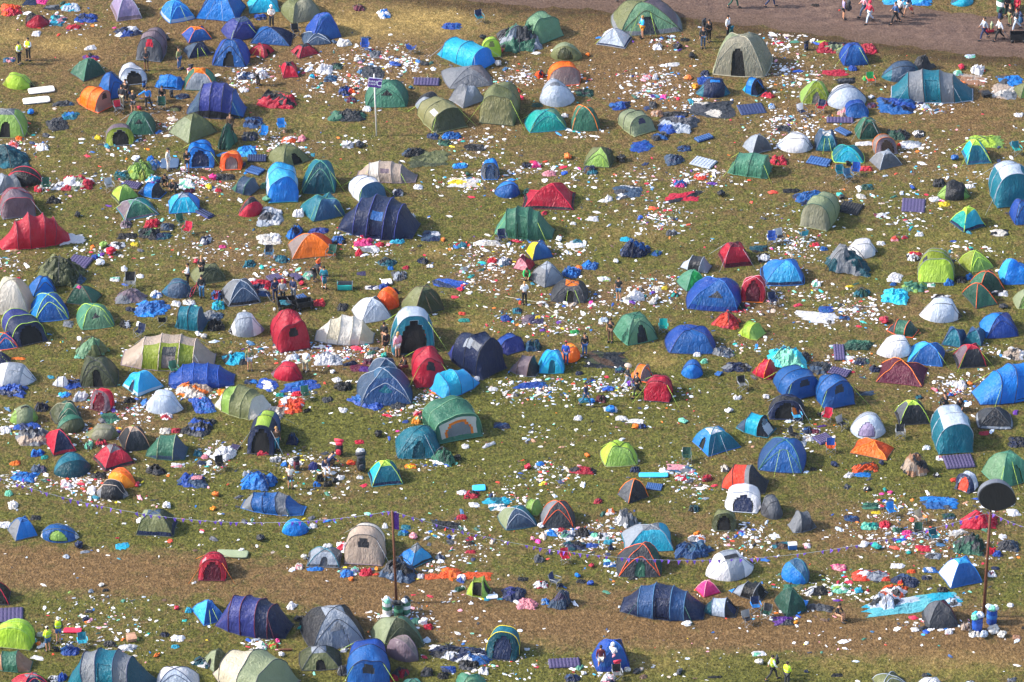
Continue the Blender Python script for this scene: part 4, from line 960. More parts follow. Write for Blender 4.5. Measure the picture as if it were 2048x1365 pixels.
DATA += r'''
@ 0 341
p 60 -35 340 132 -15 crimson U=crimson,black,black V=crimson,black,black ve=.3/.6 T=red asp=.75 | black and red pod at the frame's edge
d -60 22 190 205 15 silver F=grey R=grey T=midgrey asp=.8 G=none | grey dome behind a grey tunnel tent
t -5 138 285 395 -78 mauve U=grey,mauve,mauve,grey T=crimson E=mauve | mauve grey tunnel with crimson poles
v 0 335 560 635 14 crimson sag=.20 hs=.14 T=plum asp=.42 H=red | long crimson tunnel tent with sagging ridge
f 480 35 760 165 -5 crimson,sage,white h=.2 n=blanket | crimson bedding heap with a sage cover
f 405 90 530 160 0 white,black h=.25 n=blanket | white bedding beside a dark green chair
h 372 165 10 dgreen dgreen | dark green chair beside white bedding
f 270 80 345 180 0 red,offwhite h=.3 n=blanket | red bags behind the dark green chair
f 365 195 490 270 0 black,charcoal h=.3 n=cloth | black rags on open grass
b 590 325 645 378 black | black bag alone on the grass
f 430 505 690 605 12 white h=.12 jag=.45 n=tarpaulin | white ragged sheet in front of a crimson tunnel
f 905 0 1060 80 10 dgreen,teal h=.2 n=tarpaulin | dark green cloth left of the apple green heap
d 885 112 1115 270 28 apple F=apple L=lime T=olive K=dolive G=none | apple green dome beside a blue pod
s 1105 95 1330 232 -25 azure U=navy,azure,charcoal T=navy | azure banded pod beside the apple dome
d 930 218 1270 408 22 turq F=green C=jade L=mauve T=silver K=mauve p=2.1 | dark turquoise dome with a mauve corner
d 1345 175 1600 348 5 sky C=silver F=cyan R=azure T=navy p=2.1 | sky blue dome with a silver cap
a 1550 280 1710 380 -45 navy,indigo asp=.4 | navy airbed leaning by the sky blue dome
a 965 75 1140 150 -20 violet,black asp=.5 | dark violet airbed behind the azure banded pod
f 1160 40 1300 110 0 cyan,indigo,white h=.3 n=blanket | cyan and white bedding by the crouching people
f 1420 60 1560 150 0 white,mint h=.2 n=blanket | white plastic beside the crouching people
b 1640 105 1695 155 yellow | yellow bag in the strip of rubbish
b 1665 25 1735 80 pink | pink bag in the strip of rubbish
f 1725 25 1880 85 0 charcoal,black h=.3 n=sleeping_bag | charcoal sleeping bag beside the pink bag
f 1712 140 1775 175 0 red h=.4 n=cloth | red roll right of the yellow bag
f 1470 140 1560 190 0 plum h=.3 n=cloth | plum cloth behind the sky blue dome
s 1845 45 2080 205 -30 slate U=green,slate,slate T=green | sage slate pod beside an airbed
p 1905 212 2100 375 30 crimson U=red,charcoal,charcoal asp=.6 T=crimson | red and black pod standing half folded
h 875 165 20 grey silver | grey chair left of the apple dome
f 1145 385 1280 465 0 red,crimson h=.35 n=blanket | red cloth heap below the turquoise dome
f 1275 415 1395 485 0 smoke,slate h=.25 n=cloth | grey cloth right of the red heap
h 1450 450 30 dgreen dgreen | dark green chair behind the red chair
h 1495 515 -20 red red | red chair tipped in the grass
f 955 395 1055 465 0 mauve,dark h=.25 n=cloth | mauve cloth below the turquoise dome
f 1100 455 1280 560 0 charcoal,dgreen,black h=.2 n=blanket | dark green coats on a pile
f 930 500 1100 555 0 black h=.25 n=blanket | black coat left of the dark green pile
f 1230 495 1380 560 0 navy,dteal h=.2 n=tarpaulin | navy sheet right of the dark green pile
b 790 565 860 620 apple | bright green bag on open grass
b 845 608 930 675 red | red bag beside the bright green bag
f 860 570 1005 632 0 white,charcoal h=.2 n=sleeping_bag | white and charcoal sleeping bag
f 1040 570 1110 610 0 yellow h=.3 n=cloth | yellow cloth right of the white sleeping bag
f 1590 505 1690 600 0 navy,white h=.25 n=blanket | navy and white clothes on trampled ground
f 1745 595 1810 625 0 pink h=.4 n=cloth | pink roll on trampled ground
a 522 668 752 782 -20 violet,navy asp=.66 nx=7 ny=6 | big violet airbed beside a flat olive tent
b 760 695 838 760 white | round white bag beside the big violet airbed
f 725 670 785 715 0 royal h=.3 n=cloth | royal blue cloth above the round white bag
k 275 665 690 945 -18 dolive,olive h=.34 pk=.25 asp=.62 poles=1 | olive tent blown flat with a raised corner
f 570 785 690 920 60 slate,steel h=.25 n=tarpaulin | slate cloth at the flat olive tent's end
f 385 690 470 760 0 grey h=.2 skip=1 | x
g -60 850 268 1160 12 cream F=offwhite R=beige T=gtan rot=-20 G=none p=3 | big cream tent with a dark window
g 230 840 450 1015 0 blue F=azure T=black rot=20 G=none | blue dome behind another blue dome
g 240 975 548 1215 -8 azure F=blue R=blue T=lime rot=25 G=lime | blue dome between cream and green tents
d 525 910 812 1092 -15 dgreen L=green R=green T=brown sag=.08 rot=0 G=none | dark green tent with a pink cloth on top
g 610 1060 910 1275 5 jade F=pgreen T=lime W=charcoal rot=10 G=lime | jade dome with two lime straps
t 15 1105 385 1420 -65 navy C=lime U=navy,indigo,navy,navy T=lime D=inside E=navy | navy tunnel with lime poles and open porch
b 615 920 655 950 pink z=1.15 | pink cloth lying on the dark green tent
k 915 940 1180 1070 5 mauve,grey h=.5 pk=.7 asp=.7 | mauve grey tent half fallen beneath a chair
h 1040 950 0 steelgrey black sc=1.2 | upturned steel chair behind the mauve tent
g 1520 745 1800 915 10 olive F=dolive rot=10 T=dolive G=none | olive dome behind the man in white
p 1292 862 1550 1025 -6 slate V=steel,slate,slate T=teal asp=.7 DE=dark | slate blue pod with a bicycle beside it
g 1765 865 2080 1090 -5 grey F=slate R=midgrey T=silver rot=25 K=charcoal G=none p=2.1 | slate grey dome with silver seams
f 1065 1035 1365 1175 8 blue,azure h=.2 shine=1 jag=.4 n=tarpaulin | shiny blue sheet on the grass
f 1000 1090 1080 1130 0 navy h=.3 n=cloth | navy cloth left of the shiny blue sheet
u 1395 1075 1665 1290 -14 teal T=charcoal E=slate sag=.04 asp=.8 | dark teal tent beside grey bedding
f 1620 1115 1790 1215 -20 grey,slate h=.3 n=tarpaulin | grey cloth right of the dark teal tent
f 1650 1180 1800 1290 0 black,charcoal h=.3 n=blanket | black sacks beside the dark teal tent
b 1555 1265 1610 1325 white | white bag in front of the dark teal tent
b 1600 1280 1655 1345 offwhite | off-white bag in front of the dark teal tent
p 1825 1130 2110 1335 8 white V=white,silver,white,lilac ve=.30/.62/.80 T=grey DW=inside asp=.75 | long white pod with a silver middle
h 1298 1240 180 black black | black chair left of the dark teal tent
h 1115 1330 -30 navy navy | navy chair above the beige roofed tent
f 950 1190 1050 1265 0 black,white h=.3 n=blanket | black and white cloth on grass
b 1085 1205 1135 1250 white | white bag above the navy chair
f 1195 955 1300 1025 0 white,blue h=.3 n=blanket | white and blue bags left of the slate blue pod
f 1360 1040 1450 1095 -15 white h=.3 n=blanket | white bag above the dark teal tent
f 1455 1030 1565 1080 0 white,offwhite h=.3 n=blanket | white bags in front of the bicycle
f 1690 1035 1795 1120 0 cyan,turq h=.4 n=blanket | turquoise cloth below the slate grey dome
f 1680 955 1780 1040 0 blue,charcoal,crimson h=.3 n=blanket | blue and red clothes left of the slate grey dome
f 500 1195 590 1260 0 grey h=.12 n=cloth | grey sheet left of the jade dome
f 965 755 1020 810 0 white h=.3 n=cloth | white rag behind the upturned chair
f 875 850 960 890 0 white,mint h=.3 n=cloth | white and mint rags near the upturned chair
f 1085 825 1150 865 0 white h=.2 n=cloth | white sheet right of the upturned chair
f 1935 685 2044 780 0 teal,dteal h=.25 n=blanket | teal clothes below an off-white sheet
f 1965 860 2110 930 0 red,white h=.25 n=blanket | red bags behind the slate grey dome
b 1540 705 1590 745 red | red bag near two standing men
k 600 1330 880 1500 5 pgreen,olive h=.4 pk=.5 | pale green fallen tent with a white post
g -60 1290 150 1440 0 orange F=blue R=royal L=turq rot=20 | orange and blue tent at the frame's edge
a 1450 760 1451 761 0 navy skip=1 | x
P 1395 165 crouch -30 black charcoal blond | blond person in black bending over rubbish
P 1310 120 crouch 20 black black hair | dark clad person crouching in cyan bedding
P 1502 930 arms -90 white black hair | man in white shirt beside an olive dome
P 1612 870 arms -20 black black blond | man in black with hands raised to face
P 1612 1022 stand 180 black steel hair | man in black jersey with white back number
@ 512 341
u 80 -65 340 265 -85 cyan U=cyan,sky,pale,sky E=azure V=pale,sky,pale ve=.16/.74 Vtop=1 T=steel asp=.6 | tall sky blue tunnel with pale sides
g 370 -85 640 190 0 teal DF=dteal F=dteal T=jade rot=0 p=2.8 G=lime | dark teal dome with lime piping
g 355 175 712 410 0 teal F=steel R=teal T=jade rot=30 G=lime | wide teal dome with lime centre strap
t 740 55 1050 275 -60 white U=white,white,white,silver E=steel T=steel asp=.75 | white and steel blue tunnel behind navy tent
f 1085 145 1180 215 0 navy,white h=.35 n=cloth | navy bundle right of the white tunnel
v 655 190 1315 560 -14 navy U=navy,navy,navy,navy,navy DS=navy T=indigo asp=.75 WS=blue p=2 H=navy | huge navy family tent with blue window
v 805 -80 1290 105 -8 beige U=beige,offwhite,beige,beige,taupe T=taupe WS=mauve asp=.5 H=mauve | pinkish beige tunnel with a dark window
f 290 300 385 378 0 white h=.4 n=blanket | white bag left of the wide teal dome
f 0 290 225 455 -5 silver,smoke,white h=.12 n=groundsheet | silver and white groundsheet
f 0 500 210 600 5 offwhite,white h=.12 n=tarpaulin | thin off-white sheet on the grass
k 235 430 380 555 60 azure,navy h=.4 asp=.5 | curved azure tent bundle above the orange dome
f 405 455 585 510 0 indigo,royal h=.25 asp=.4 n=blanket | indigo spotted blanket behind the orange dome
d 255 500 640 715 10 dorange L=taupe F=orange R=dorange T=orange p=1.8 G=none asp=.7 | orange and taupe dome above the bending group
f 600 515 715 595 0 blue,charcoal h=.25 n=blanket | blue clothes right of the orange dome
f 820 470 900 540 0 crimson,pink h=.5 n=blanket | crimson cloth before the huge navy tent
f 755 455 820 515 0 bgreen h=.4 n=cloth | green cloth before the huge navy tent
f 775 540 940 610 0 pink,red h=.3 n=blanket | pink cloth in front of the huge navy tent
f 790 620 855 690 0 red h=.4 n=cloth | bright red cloth below the pink cloth
f 950 570 1025 615 0 red h=.3 n=cloth | red rag right of the pink cloth
b 970 495 1035 545 offwhite | off-white bag at the huge navy tent's door
f 1065 548 1190 590 -5 cyan h=.3 asp=.4 n=cloth | cyan rolled mat before the huge navy tent
f 1215 335 1275 395 0 white,grey h=.4 n=cloth | white cloth behind the huge navy tent
f 1315 450 1475 570 -5 slate,white,navy h=.06 rec=.9 jag=.1 n=groundsheet | square grey and white groundsheet
f 965 645 1130 775 -40 dteal,black h=.25 shine=1 n=tarpaulin | dark teal sheet crumpled in open grass
f 830 600 990 660 0 white,grey h=.2 n=blanket | white sheet below the pink cloth
f 150 675 260 745 0 teal,dteal h=.3 n=blanket | teal cloth left of the orange dome's front
h 105 705 0 steel charcoal | slate chair left of the teal cloth
h 600 700 -20 dgreen dgreen | dark green chair in front of the orange dome
a 75 785 215 890 28 violet,dark asp=.5 nx=7 ny=4 | violet airbed left of another violet airbed
a 265 775 380 880 -50 violet,dark asp=.55 nx=7 ny=4 | violet airbed behind the trolley group
a 318 945 432 1055 -60 denim,navy asp=.6 nx=6 ny=4 | denim airbed beside a black wagon
f -40 870 130 960 0 red,crimson,navy h=.2 n=sleeping_bag | red sleeping bags behind the trolley group
f 160 865 250 915 0 red h=.35 n=sleeping_bag | bright red roll beside the violet airbeds
b 338 878 390 920 red | red bag right of the violet airbeds
f 20 910 90 975 -40 offwhite h=.2 n=blanket | off-white mat on the red sleeping bags
f -20 960 120 1010 0 denim,navy h=.2 n=blanket | denim cloth left of the trolley group
f 360 800 460 880 -30 mint,offwhite h=.2 n=blanket | mint cloth beside the violet airbeds
b 215 800 262 850 white | white bag between the violet airbeds
f 450 1020 555 1090 0 red,coral h=.3 n=blanket | red bag beside the black wagon
x 385 1100 1.15 black 20 n=wagon | black folding wagon beside the denim airbed
x 245 1095 1.3 black 10 n=wagon | black wagon piled with teal bedding
f 185 1035 290 1080 0 teal,smoke z=.6 h=.3 n=blanket | teal bedding stacked on the black wagon
f 640 1040 740 1130 0 dark,black h=.25 n=blanket | dark rags right of the red bag
x 710 945 .95 turq 0 n=folding_cot | turquoise folding cot with black top
f 800 805 878 845 0 violet h=.08 rec=.9 n=cloth | purple and white booklet on the grass
f 1360 750 1420 780 0 white h=.5 n=cloth | white ring shaped rag right of the teal sheet
f 1280 690 1380 755 -25 charcoal,navy h=.3 n=sleeping_bag | charcoal roll right of the teal sheet
f 1165 760 1225 795 0 crimson h=.4 n=cloth | crimson rag above the camouflage sheet
f 1048 765 1100 800 0 azure h=.4 n=cloth | azure rag below the dark teal sheet
f 1075 780 1210 890 5 smoke,silver h=.2 n=blanket | speckled grey blanket behind the green tent
m 1000 860 1090 920 10 offwhite asp=.6 | off-white small mat behind orange tent
f 980 890 1070 960 0 royal,navy h=.3 n=blanket | royal blue cloth left of the small mat
d 1060 880 1145 1000 30 navy p=1.6 G=none | small navy tent peak behind the orange pod
p 965 930 1145 1115 -25 orange U=dorange,orange,orange T=dorange asp=.8 | orange pod between white and olive tents
g 765 1008 1085 1225 10 white F=pale L=white R=dark T=silver rot=15 p=2.2 G=none | white dome with a dark right end
d 1148 845 1500 1185 32 dolive F=dolive L=olive C=olive T=brown p=2.6 G=brown asp=.8 | tall olive green tent with brown guys
v 470 1155 950 1400 -5 offwhite U=offwhite,cream,offwhite,offwhite,cream T=stone p=1 hs=.04 K=offwhite H=grey | white sheeted gazebo shaped tent
t 115 1108 435 1462 -72 crimson T=maroon W=black H=maroon | crimson tunnel beside the white gazebo tent
t 1072 1085 1420 1480 -85 teal U=pale,pale,teal,teal V=teal,pale,teal ve=.26/.72 Vtop=1 D=inside T=silver WT=pale asp=.75 | teal tunnel with pale roof and open front
f 1400 868 1700 950 -8 royal,navy h=.18 shine=1 n=tarpaulin | shiny royal blue sheet beside a red bag
b 1600 930 1660 968 red | red bag on the shiny royal blue sheet
f 1630 735 1695 810 0 grey h=.05 rec=.95 jag=.05 n=cloth | square grey mat near rubbish
f 1845 695 1930 745 0 red,coral h=.3 n=blanket | red bag near the rubbish heap
f 1925 690 2044 770 0 slate,white h=.25 n=tarpaulin | slate crumpled sheet right of the red bag
f 1590 570 1690 620 20 teal,crimson h=.3 n=cloth | teal and crimson cloth above rubbish
f 1730 555 1960 605 0 white,offwhite h=.25 asp=.3 n=blanket | long white bedding on grass
b 1475 535 1512 570 orange | orange bag right of the square groundsheet
h 1965 575 10 navy navy | navy chair before the green tunnel
f 1890 730 1891 731 0 white skip=1 | x
f 865 920 985 955 0 white,navy h=.3 n=cloth | white and navy rags near the small mat
p 1905 85 2110 225 0 blue U=blue,azure,azure T=navy asp=.8 | blue pod beside the red tent
b 1885 145 1912 175 white | white bag at the blue pod's side
f 1255 110 1335 155 0 white h=.35 n=cloth | white ring shaped rag near the white tunnel
s 1800 -95 1942 78 -90 azure U=azure,azure,azure E=midgrey D=slate T=steel | small azure pod standing upright
f 1520 60 1800 140 0 offwhite,yellow,white h=.12 n=blanket | scattered pale bedding left of the blue pod
b 1670 10 1710 45 dgreen | dark green bag beside the upright azure pod
f 1610 1180 1715 1215 0 turq h=.3 asp=.3 n=cloth | turquoise rolled mat on open grass
f 1615 1130 1675 1160 0 coral h=.3 n=cloth | coral rag above the turquoise roll
f 1950 1150 2044 1210 0 royal h=.3 n=cloth | royal blue rag left of purple mats
b 50 200 130 255 jade | jade green bag at the tall sky blue tunnel
f 30 80 95 150 0 green h=.3 n=cloth | green cloth left of the tall sky blue tunnel
P 155 1045 stand 200 navy navy hair l | long haired person in navy by the wagons
P 215 1060 stand 170 grey black blond l | person in grey top behind the black wagon
P 300 1040 stand 150 navy grey hair | person in navy top and grey trousers
P 475 885 bend 60 black charcoal hair | person in black bending by the orange dome
P 545 950 stand 170 teal pink hair ls | person in a teal top and pink shorts
r 548 905 .6 teal dteal 190 z=.5 | teal rucksack on the person in pink shorts
r 500 800 .7 navy dorange 60 z=.4 | navy rucksack on the bending person in black
P 1025 1400 stand 160 black tan hair l | person with long dark hair by the open teal tunnel
P 1135 1480 stand -150 rose olive blond l | blond person in a pale pink top
@ 1024 341
d 85 100 505 320 -3 crimson sag=.32 K=charcoal T=red p=1.5 asp=.7 G=none | sagging red tent on a charcoal base
v -140 282 345 560 -10 green U=jade,green,green,green,green T=dgreen DS=green G=lime asp=.55 | green tunnel with lime guys
b 80 140 150 205 dgreen | dark green bag between blue pod and red tent
d 110 555 330 725 20 blue L=yellow F=blue T=navy G=none asp=.8 p=2.5 | blue dome with a yellow side
d 5 672 185 815 -25 crimson C=maroon F=rose T=maroon G=none | small red tent beside a grey dome
g 140 725 420 938 18 grey C=silver F=silver T=midgrey rot=25 G=none | grey dome beside a small red tent
g 310 870 605 1060 -5 dark F=smoke C=orange DF=inside T=dark rot=0 K=smoke | dark tent with an orange cap and oval door
f 800 120 1045 238 -5 slate,white,smoke h=.1 n=groundsheet | slate and white flattened tent floor
f 600 365 695 412 0 white h=.2 n=cloth | white sheet alone on the grass
f 460 408 515 440 0 white h=.25 n=cloth | small white rag alone on the grass
f 1215 165 1530 268 14 red,charcoal h=.12 jag=.5 n=tarpaulin | red sheet with dark patches
f 1285 70 1400 140 0 blue,pink h=.3 n=blanket | blue and pink clothes above the red sheet
f 1450 20 1560 80 0 coral,white h=.3 n=blanket | coral bag in the rubbish above the red sheet
f 1690 0 1691 1 0 olive skip=1 | x
f 235 0 355 52 0 rose h=.3 n=blanket | rose coloured bedding on open grass
f 580 -20 690 38 0 dteal,teal h=.3 n=blanket | dark teal clothes bundle on open grass
f 480 545 570 590 0 teal h=.25 n=cloth | teal cloth right of the blue and yellow dome
f 415 575 580 625 0 white h=.2 n=blanket | white rags below the teal cloth
k 860 540 1110 700 -6 navy,blue h=.4 pk=.5 asp=.6 | navy blue tent collapsed on grass
f 860 530 950 578 -8 cyan h=.1 rec=.9 n=cloth | cyan mat behind the collapsed navy blue tent
f 1090 600 1200 690 -30 blue,green h=.25 n=blanket | blue and green bag right of the collapsed navy tent
f 550 715 695 800 -10 blue,azure h=.25 n=blanket | blue bedding beside an orange bag
f 395 760 555 865 -15 blue,azure h=.25 n=sleeping_bag | blue sleeping bag right of the grey dome
b 500 755 565 800 orange | orange bag between two blue beds
f 680 845 790 890 0 white,apple h=.25 n=blanket | white and green bags near the man in shorts
b 345 520 400 570 white | white bag at the green tunnel's corner
s 1340 680 1600 825 -20 charcoal U=pale,charcoal,charcoal V=- T=silver E=silver | charcoal pod with pale ends
g 1312 790 1562 970 10 bgreen F=bgreen L=jade rot=20 T=jade G=none p=2 | bright green dome in front of the charcoal pod
g 1390 850 1835 1130 -6 royal F=blue T=blue rot=0 G=green W=dark p=2.4 K=royal | large royal blue dome with green guys
d 1645 570 1920 782 12 crimson C=maroon R=red DR=inside T=maroon G=silver K=maroon | red dome with a maroon cap and doorway
s 1820 838 2025 1060 -95 crimson D=maroon T=rose H=orange | narrow red pod with an arched door
f 1830 1000 1905 1045 0 orange h=.3 n=cloth | orange cloth before the narrow red pod
f 1890 600 2050 660 5 dteal,black h=.2 n=tarpaulin | dark teal sheet behind the red dome
f 1960 650 2060 740 0 white,black h=.2 n=blanket | black and white striped blanket by the chairs
f 915 945 1062 1045 -5 white h=.4 pk=.5 n=tarpaulin | bright white sheet over a blue bag
f 945 1010 1030 1048 0 royal h=.3 n=cloth | royal blue bag under the white sheet
f 885 1005 960 1050 0 offwhite h=.3 n=cloth | cream coloured bag left of the white sheet
b 1090 1010 1175 1075 offwhite | off-white bag right of the white sheet
f 1110 920 1200 965 0 offwhite,brown h=.25 n=blanket | white and brown rags behind the white sheet
f 1190 920 1250 960 0 yellow h=.4 n=cloth | yellow cloth behind the white sheet
f 1265 965 1335 1015 0 turq,charcoal h=.3 n=cloth | turquoise and charcoal cloth by the worn patch
k 1590 1112 1830 1275 -20 crimson,coral h=.4 pk=.5 asp=.65 | red tent sagging beside the lime pod
s 1808 1202 2030 1360 -35 lime U=lime,lime,apple T=dlime H=dlime | lime pod in front of a fallen red tent
f 1690 1050 1870 1140 0 black,crimson h=.2 n=blanket | black and crimson bags by the royal blue dome
g 808 1128 1165 1400 0 jade F=pgreen C=green T=dgreen rot=30 DF=charcoal G=none p=3 | big jade dome with two mesh windows
h 1208 1295 0 turq turq | turquoise chair right of the big jade dome
g 1220 1230 1625 1470 -8 royal F=blue T=navy rot=10 G=green p=3 | long royal blue tent with pale guys
f 70 1150 260 1230 0 violet,mauve h=.08 n=groundsheet | violet groundsheet strewn with rubbish
f 175 1155 240 1195 0 yellow h=.3 n=cloth | yellow cloth on the violet groundsheet
f 0 1075 80 1150 0 teal,navy h=.25 n=blanket | teal and navy clothes near the rope
f 460 1270 540 1310 0 bgreen h=.3 n=cloth | green rag near the teal bag
f 690 1170 770 1215 0 pale h=.25 n=cloth | pale blue rags on open grass
f 1225 470 1320 525 0 smoke,silver h=.2 n=cloth | metal frame pieces and grey cloth
b 1635 155 1705 205 charcoal | charcoal bag beside a white one
f 740 195 805 250 0 white h=.35 n=cloth | white bag left of the slate tent floor
f 1060 290 1061 291 0 white skip=1 | x
b 805 705 852 740 white | white bag right of the collapsed grey ground
P 118 870 crouch 0 bgreen brown hair | person in green jacket between red and grey tents
P 100 1075 arms -170 white black blond | person in white top with black strap
P 850 1042 stand 170 black steel hair tcsw | man in black T-shirt, teal shorts, white cap
P 785 1370 phone -20 black brown hair tc | person in black T-shirt with turquoise cap
@ 1536 341
s -85 -40 -84 -39 0 jade skip=1 | x
t 248 175 575 492 -112 sage U=dolive,sage,sage,sage T=dgreen E=gtan asp=.55 | grey green tunnel beside a black airbed
f 190 155 450 280 22 blue,navy h=.16 jag=.2 n=tarpaulin | blue groundsheet behind the grey green tunnel
a 548 235 768 355 -22 black,charcoal asp=.6 nx=8 ny=5 | black airbed with pale dots
a 1065 222 1258 335 -6 violet,violet asp=.75 nx=7 ny=6 | violet airbed in a patch of rubbish
p 1348 78 1618 245 -3 apple V=apple,charcoal,apple ve=.32/.70 T=black asp=.7 | green pop-up with a charcoal middle band
f 1310 60 1415 140 0 charcoal,smoke h=.4 n=tarpaulin | charcoal bundle behind the green pop-up
t 1760 -75 2110 305 -82 teal U=teal,teal,teal,teal V=teal,pale,teal ve=.28/.62 T=silver asp=.6 Vtop=1 | big teal and pale tunnel at the edge
g 1925 225 2150 440 0 royal F=blue T=navy rot=15 G=none | royal blue tent at the frame's edge
d 1450 285 1740 498 30 teal F=cyan C=lime L=turq T=lime K=navy G=none p=2.1 | teal dome with a yellow cap
f 1358 250 1460 295 0 yellow h=.25 n=cloth | yellow cloth below the green pop-up
f 1280 210 1375 255 10 white h=.15 n=cloth | white sheet left of the green pop-up
f 700 185 788 230 -5 offwhite h=.3 n=cloth | off-white pillow on the grass
b 560 190 612 230 charcoal | charcoal bag above the black airbed
f 110 145 260 185 -5 black h=.15 asp=.4 n=tarpaulin | black strip of cloth on grass
f 740 110 850 160 0 dgreen,teal h=.25 n=cloth | dark green clothes on the grass
b 1130 112 1175 155 royal | royal blue bag on the upper grass
f 1570 110 1660 150 0 white h=.25 n=cloth | white rags right of the green pop-up
f 1770 470 1930 530 0 offwhite,black h=.3 n=blanket | white and black rags below the teal dome
h 30 590 0 royal royal | royal blue chair beside a white cloth
h 95 570 20 charcoal silver | charcoal chair with white cloth
h 280 550 200 teal teal | teal chair in the rubbish patch
h 575 60 10 teal teal | teal chair in front of the group of chairs
h 640 90 20 steel steel | steel blue chair in the group of chairs
h 700 40 -10 royal royal | royal blue chair in the group of chairs
p 605 542 875 708 6 white V=white,white,pale DE=inside T=grey asp=.75 | white pod behind the dark teal tent
k 450 585 828 855 -15 dteal,grey h=.62 pk=.6 asp=.7 rec=.7 | dark teal tent leaning with a grey side
g -60 708 290 925 -8 azure F=sky T=blue rot=15 G=none K=navy p=2.1 | bright blue dome left of the dark teal tent
t 1195 622 1490 910 -95 dlime T=grey E=lime asp=.65 U=dlime,dlime,dlime,dlime WT=charcoal G=none | lime tunnel with a translucent front
g 1520 640 1800 820 15 dlime F=apple T=lime rot=10 G=lime p=2.1 | yellowish green dome right of the lime tunnel
d 1610 798 1890 990 18 dgreen L=green T=dorange sag=.1 G=none | dark green ridge tent with orange edging
d 1548 885 1835 1108 22 dgreen F=green L=dgreen T=dorange G=none p=2.0 | dark green tent in front of its twin
g 1840 705 2120 915 -5 azure L=sky F=azure T=blue rot=15 G=none p=2.1 | azure dome cut by the frame's edge
f 1110 645 1230 685 0 red,yellow h=.3 n=cloth | red bag left of the lime tunnel
f 1100 660 1210 730 0 white,black h=.3 n=blanket | white bag left of the lime tunnel
f 945 815 1085 900 -15 white h=.15 n=blanket | white sheet left of the lime tunnel
f 970 890 1030 925 0 blue h=.3 n=cloth | blue rag under the white sheet
f 1065 880 1290 980 -8 jade,apple,green h=.22 n=blanket | green blankets in front of the lime tunnel
f 1400 858 1490 925 0 blue,azure h=.4 n=cloth | blue cloth at the lime tunnel's corner
f 1490 840 1590 905 0 charcoal,black h=.3 n=cloth | charcoal bundle right of the blue cloth
f 1570 800 1650 880 0 steel,azure h=.3 n=cloth | steel blue cloth behind the dark green ridge tent
f 1260 900 1340 935 0 white,mint h=.3 n=cloth | pale rags below the lime tunnel
k 675 932 820 1018 0 dgreen,teal h=.3 | dark green tent folded on the grass
f 900 938 1130 1078 -12 cyan,aqua h=.2 rec=.8 jag=.15 shine=1 n=tarpaulin | cyan quilted sheet spread on the grass
f 612 915 690 938 0 yellow h=.3 asp=.3 n=cloth | yellow strip of cloth on the grass
f 345 870 425 935 0 white,mint h=.35 n=blanket | white bag left of the folded green tent
p 1205 1010 1550 1220 -5 white V=white,pale,white ve=.34/.70 DE=brown T=charcoal asp=.7 | white pop-up with black hoops and open end
f 1300 990 1460 1050 0 white,charcoal h=.3 n=blanket | white cloth piled behind the white pop-up
f 215 1115 580 1225 0 white h=.12 jag=.45 asp=.5 n=tarpaulin | wide white ragged sheet
f 400 1085 530 1140 0 royal,blue h=.3 n=tarpaulin | royal blue bag on the wide white sheet
f 560 1155 660 1200 0 navy,blue h=.25 n=cloth | navy rag right of the wide white sheet
b 885 1160 970 1225 crimson | crimson bag in scattered rubbish
s 950 1188 1205 1340 -25 green U=dark,green,dgreen T=dorange H=dorange | dark green pod with orange edging
d 1385 1220 1585 1420 -18 steel L=denim F=teal T=slate p=2.6 asp=.8 G=none | steel blue dome of a twin pair
d 1560 1215 1745 1405 -18 steel L=denim F=teal T=slate p=2.6 asp=.8 G=none | second steel blue dome beside the blue igloo
g 1685 1135 2000 1345 0 blue F=royal L=azure DR=inside R=indigo rot=10 T=navy G=none | azure and royal blue igloo with an open side
f 2040 950 2041 951 0 olive skip=1 | x
g 1955 950 2180 1110 0 sage F=apple rot=10 G=none | sage green dome at the frame's edge
h 40 1080 20 navy navy | navy chair near the mid field rubbish
f 0 990 75 1050 0 navy,black h=.3 n=blanket | navy rags near the mid field chair
f 1780 960 1920 1010 0 white,charcoal h=.3 n=blanket | white and charcoal bags by the twin green tents
b 1840 1060 1920 1105 charcoal | charcoal bag right of the twin green tents
L 230 590 190 130 330 | 
L 720 1100 160 110 150 | 
L 1100 400 170 80 110 | 
f 350 575 415 612 0 red h=.3 n=cloth | red rag in the dense rubbish
f 410 605 480 645 0 blue h=.3 n=cloth | blue rag in the dense rubbish
f 975 520 1045 570 0 coral,rose h=.3 n=cloth | coral rag on open grass
f 1060 520 1120 552 0 crimson,grey h=.3 n=cloth | crimson rag beside the coral rag
f 1170 490 1245 530 0 white h=.3 n=cloth | white rag right of the crimson rag
f 840 340 950 380 0 white,plum h=.3 n=cloth | white and plum rags
f 865 565 940 600 0 white h=.25 n=cloth | white rag right of the white pod's door
'''
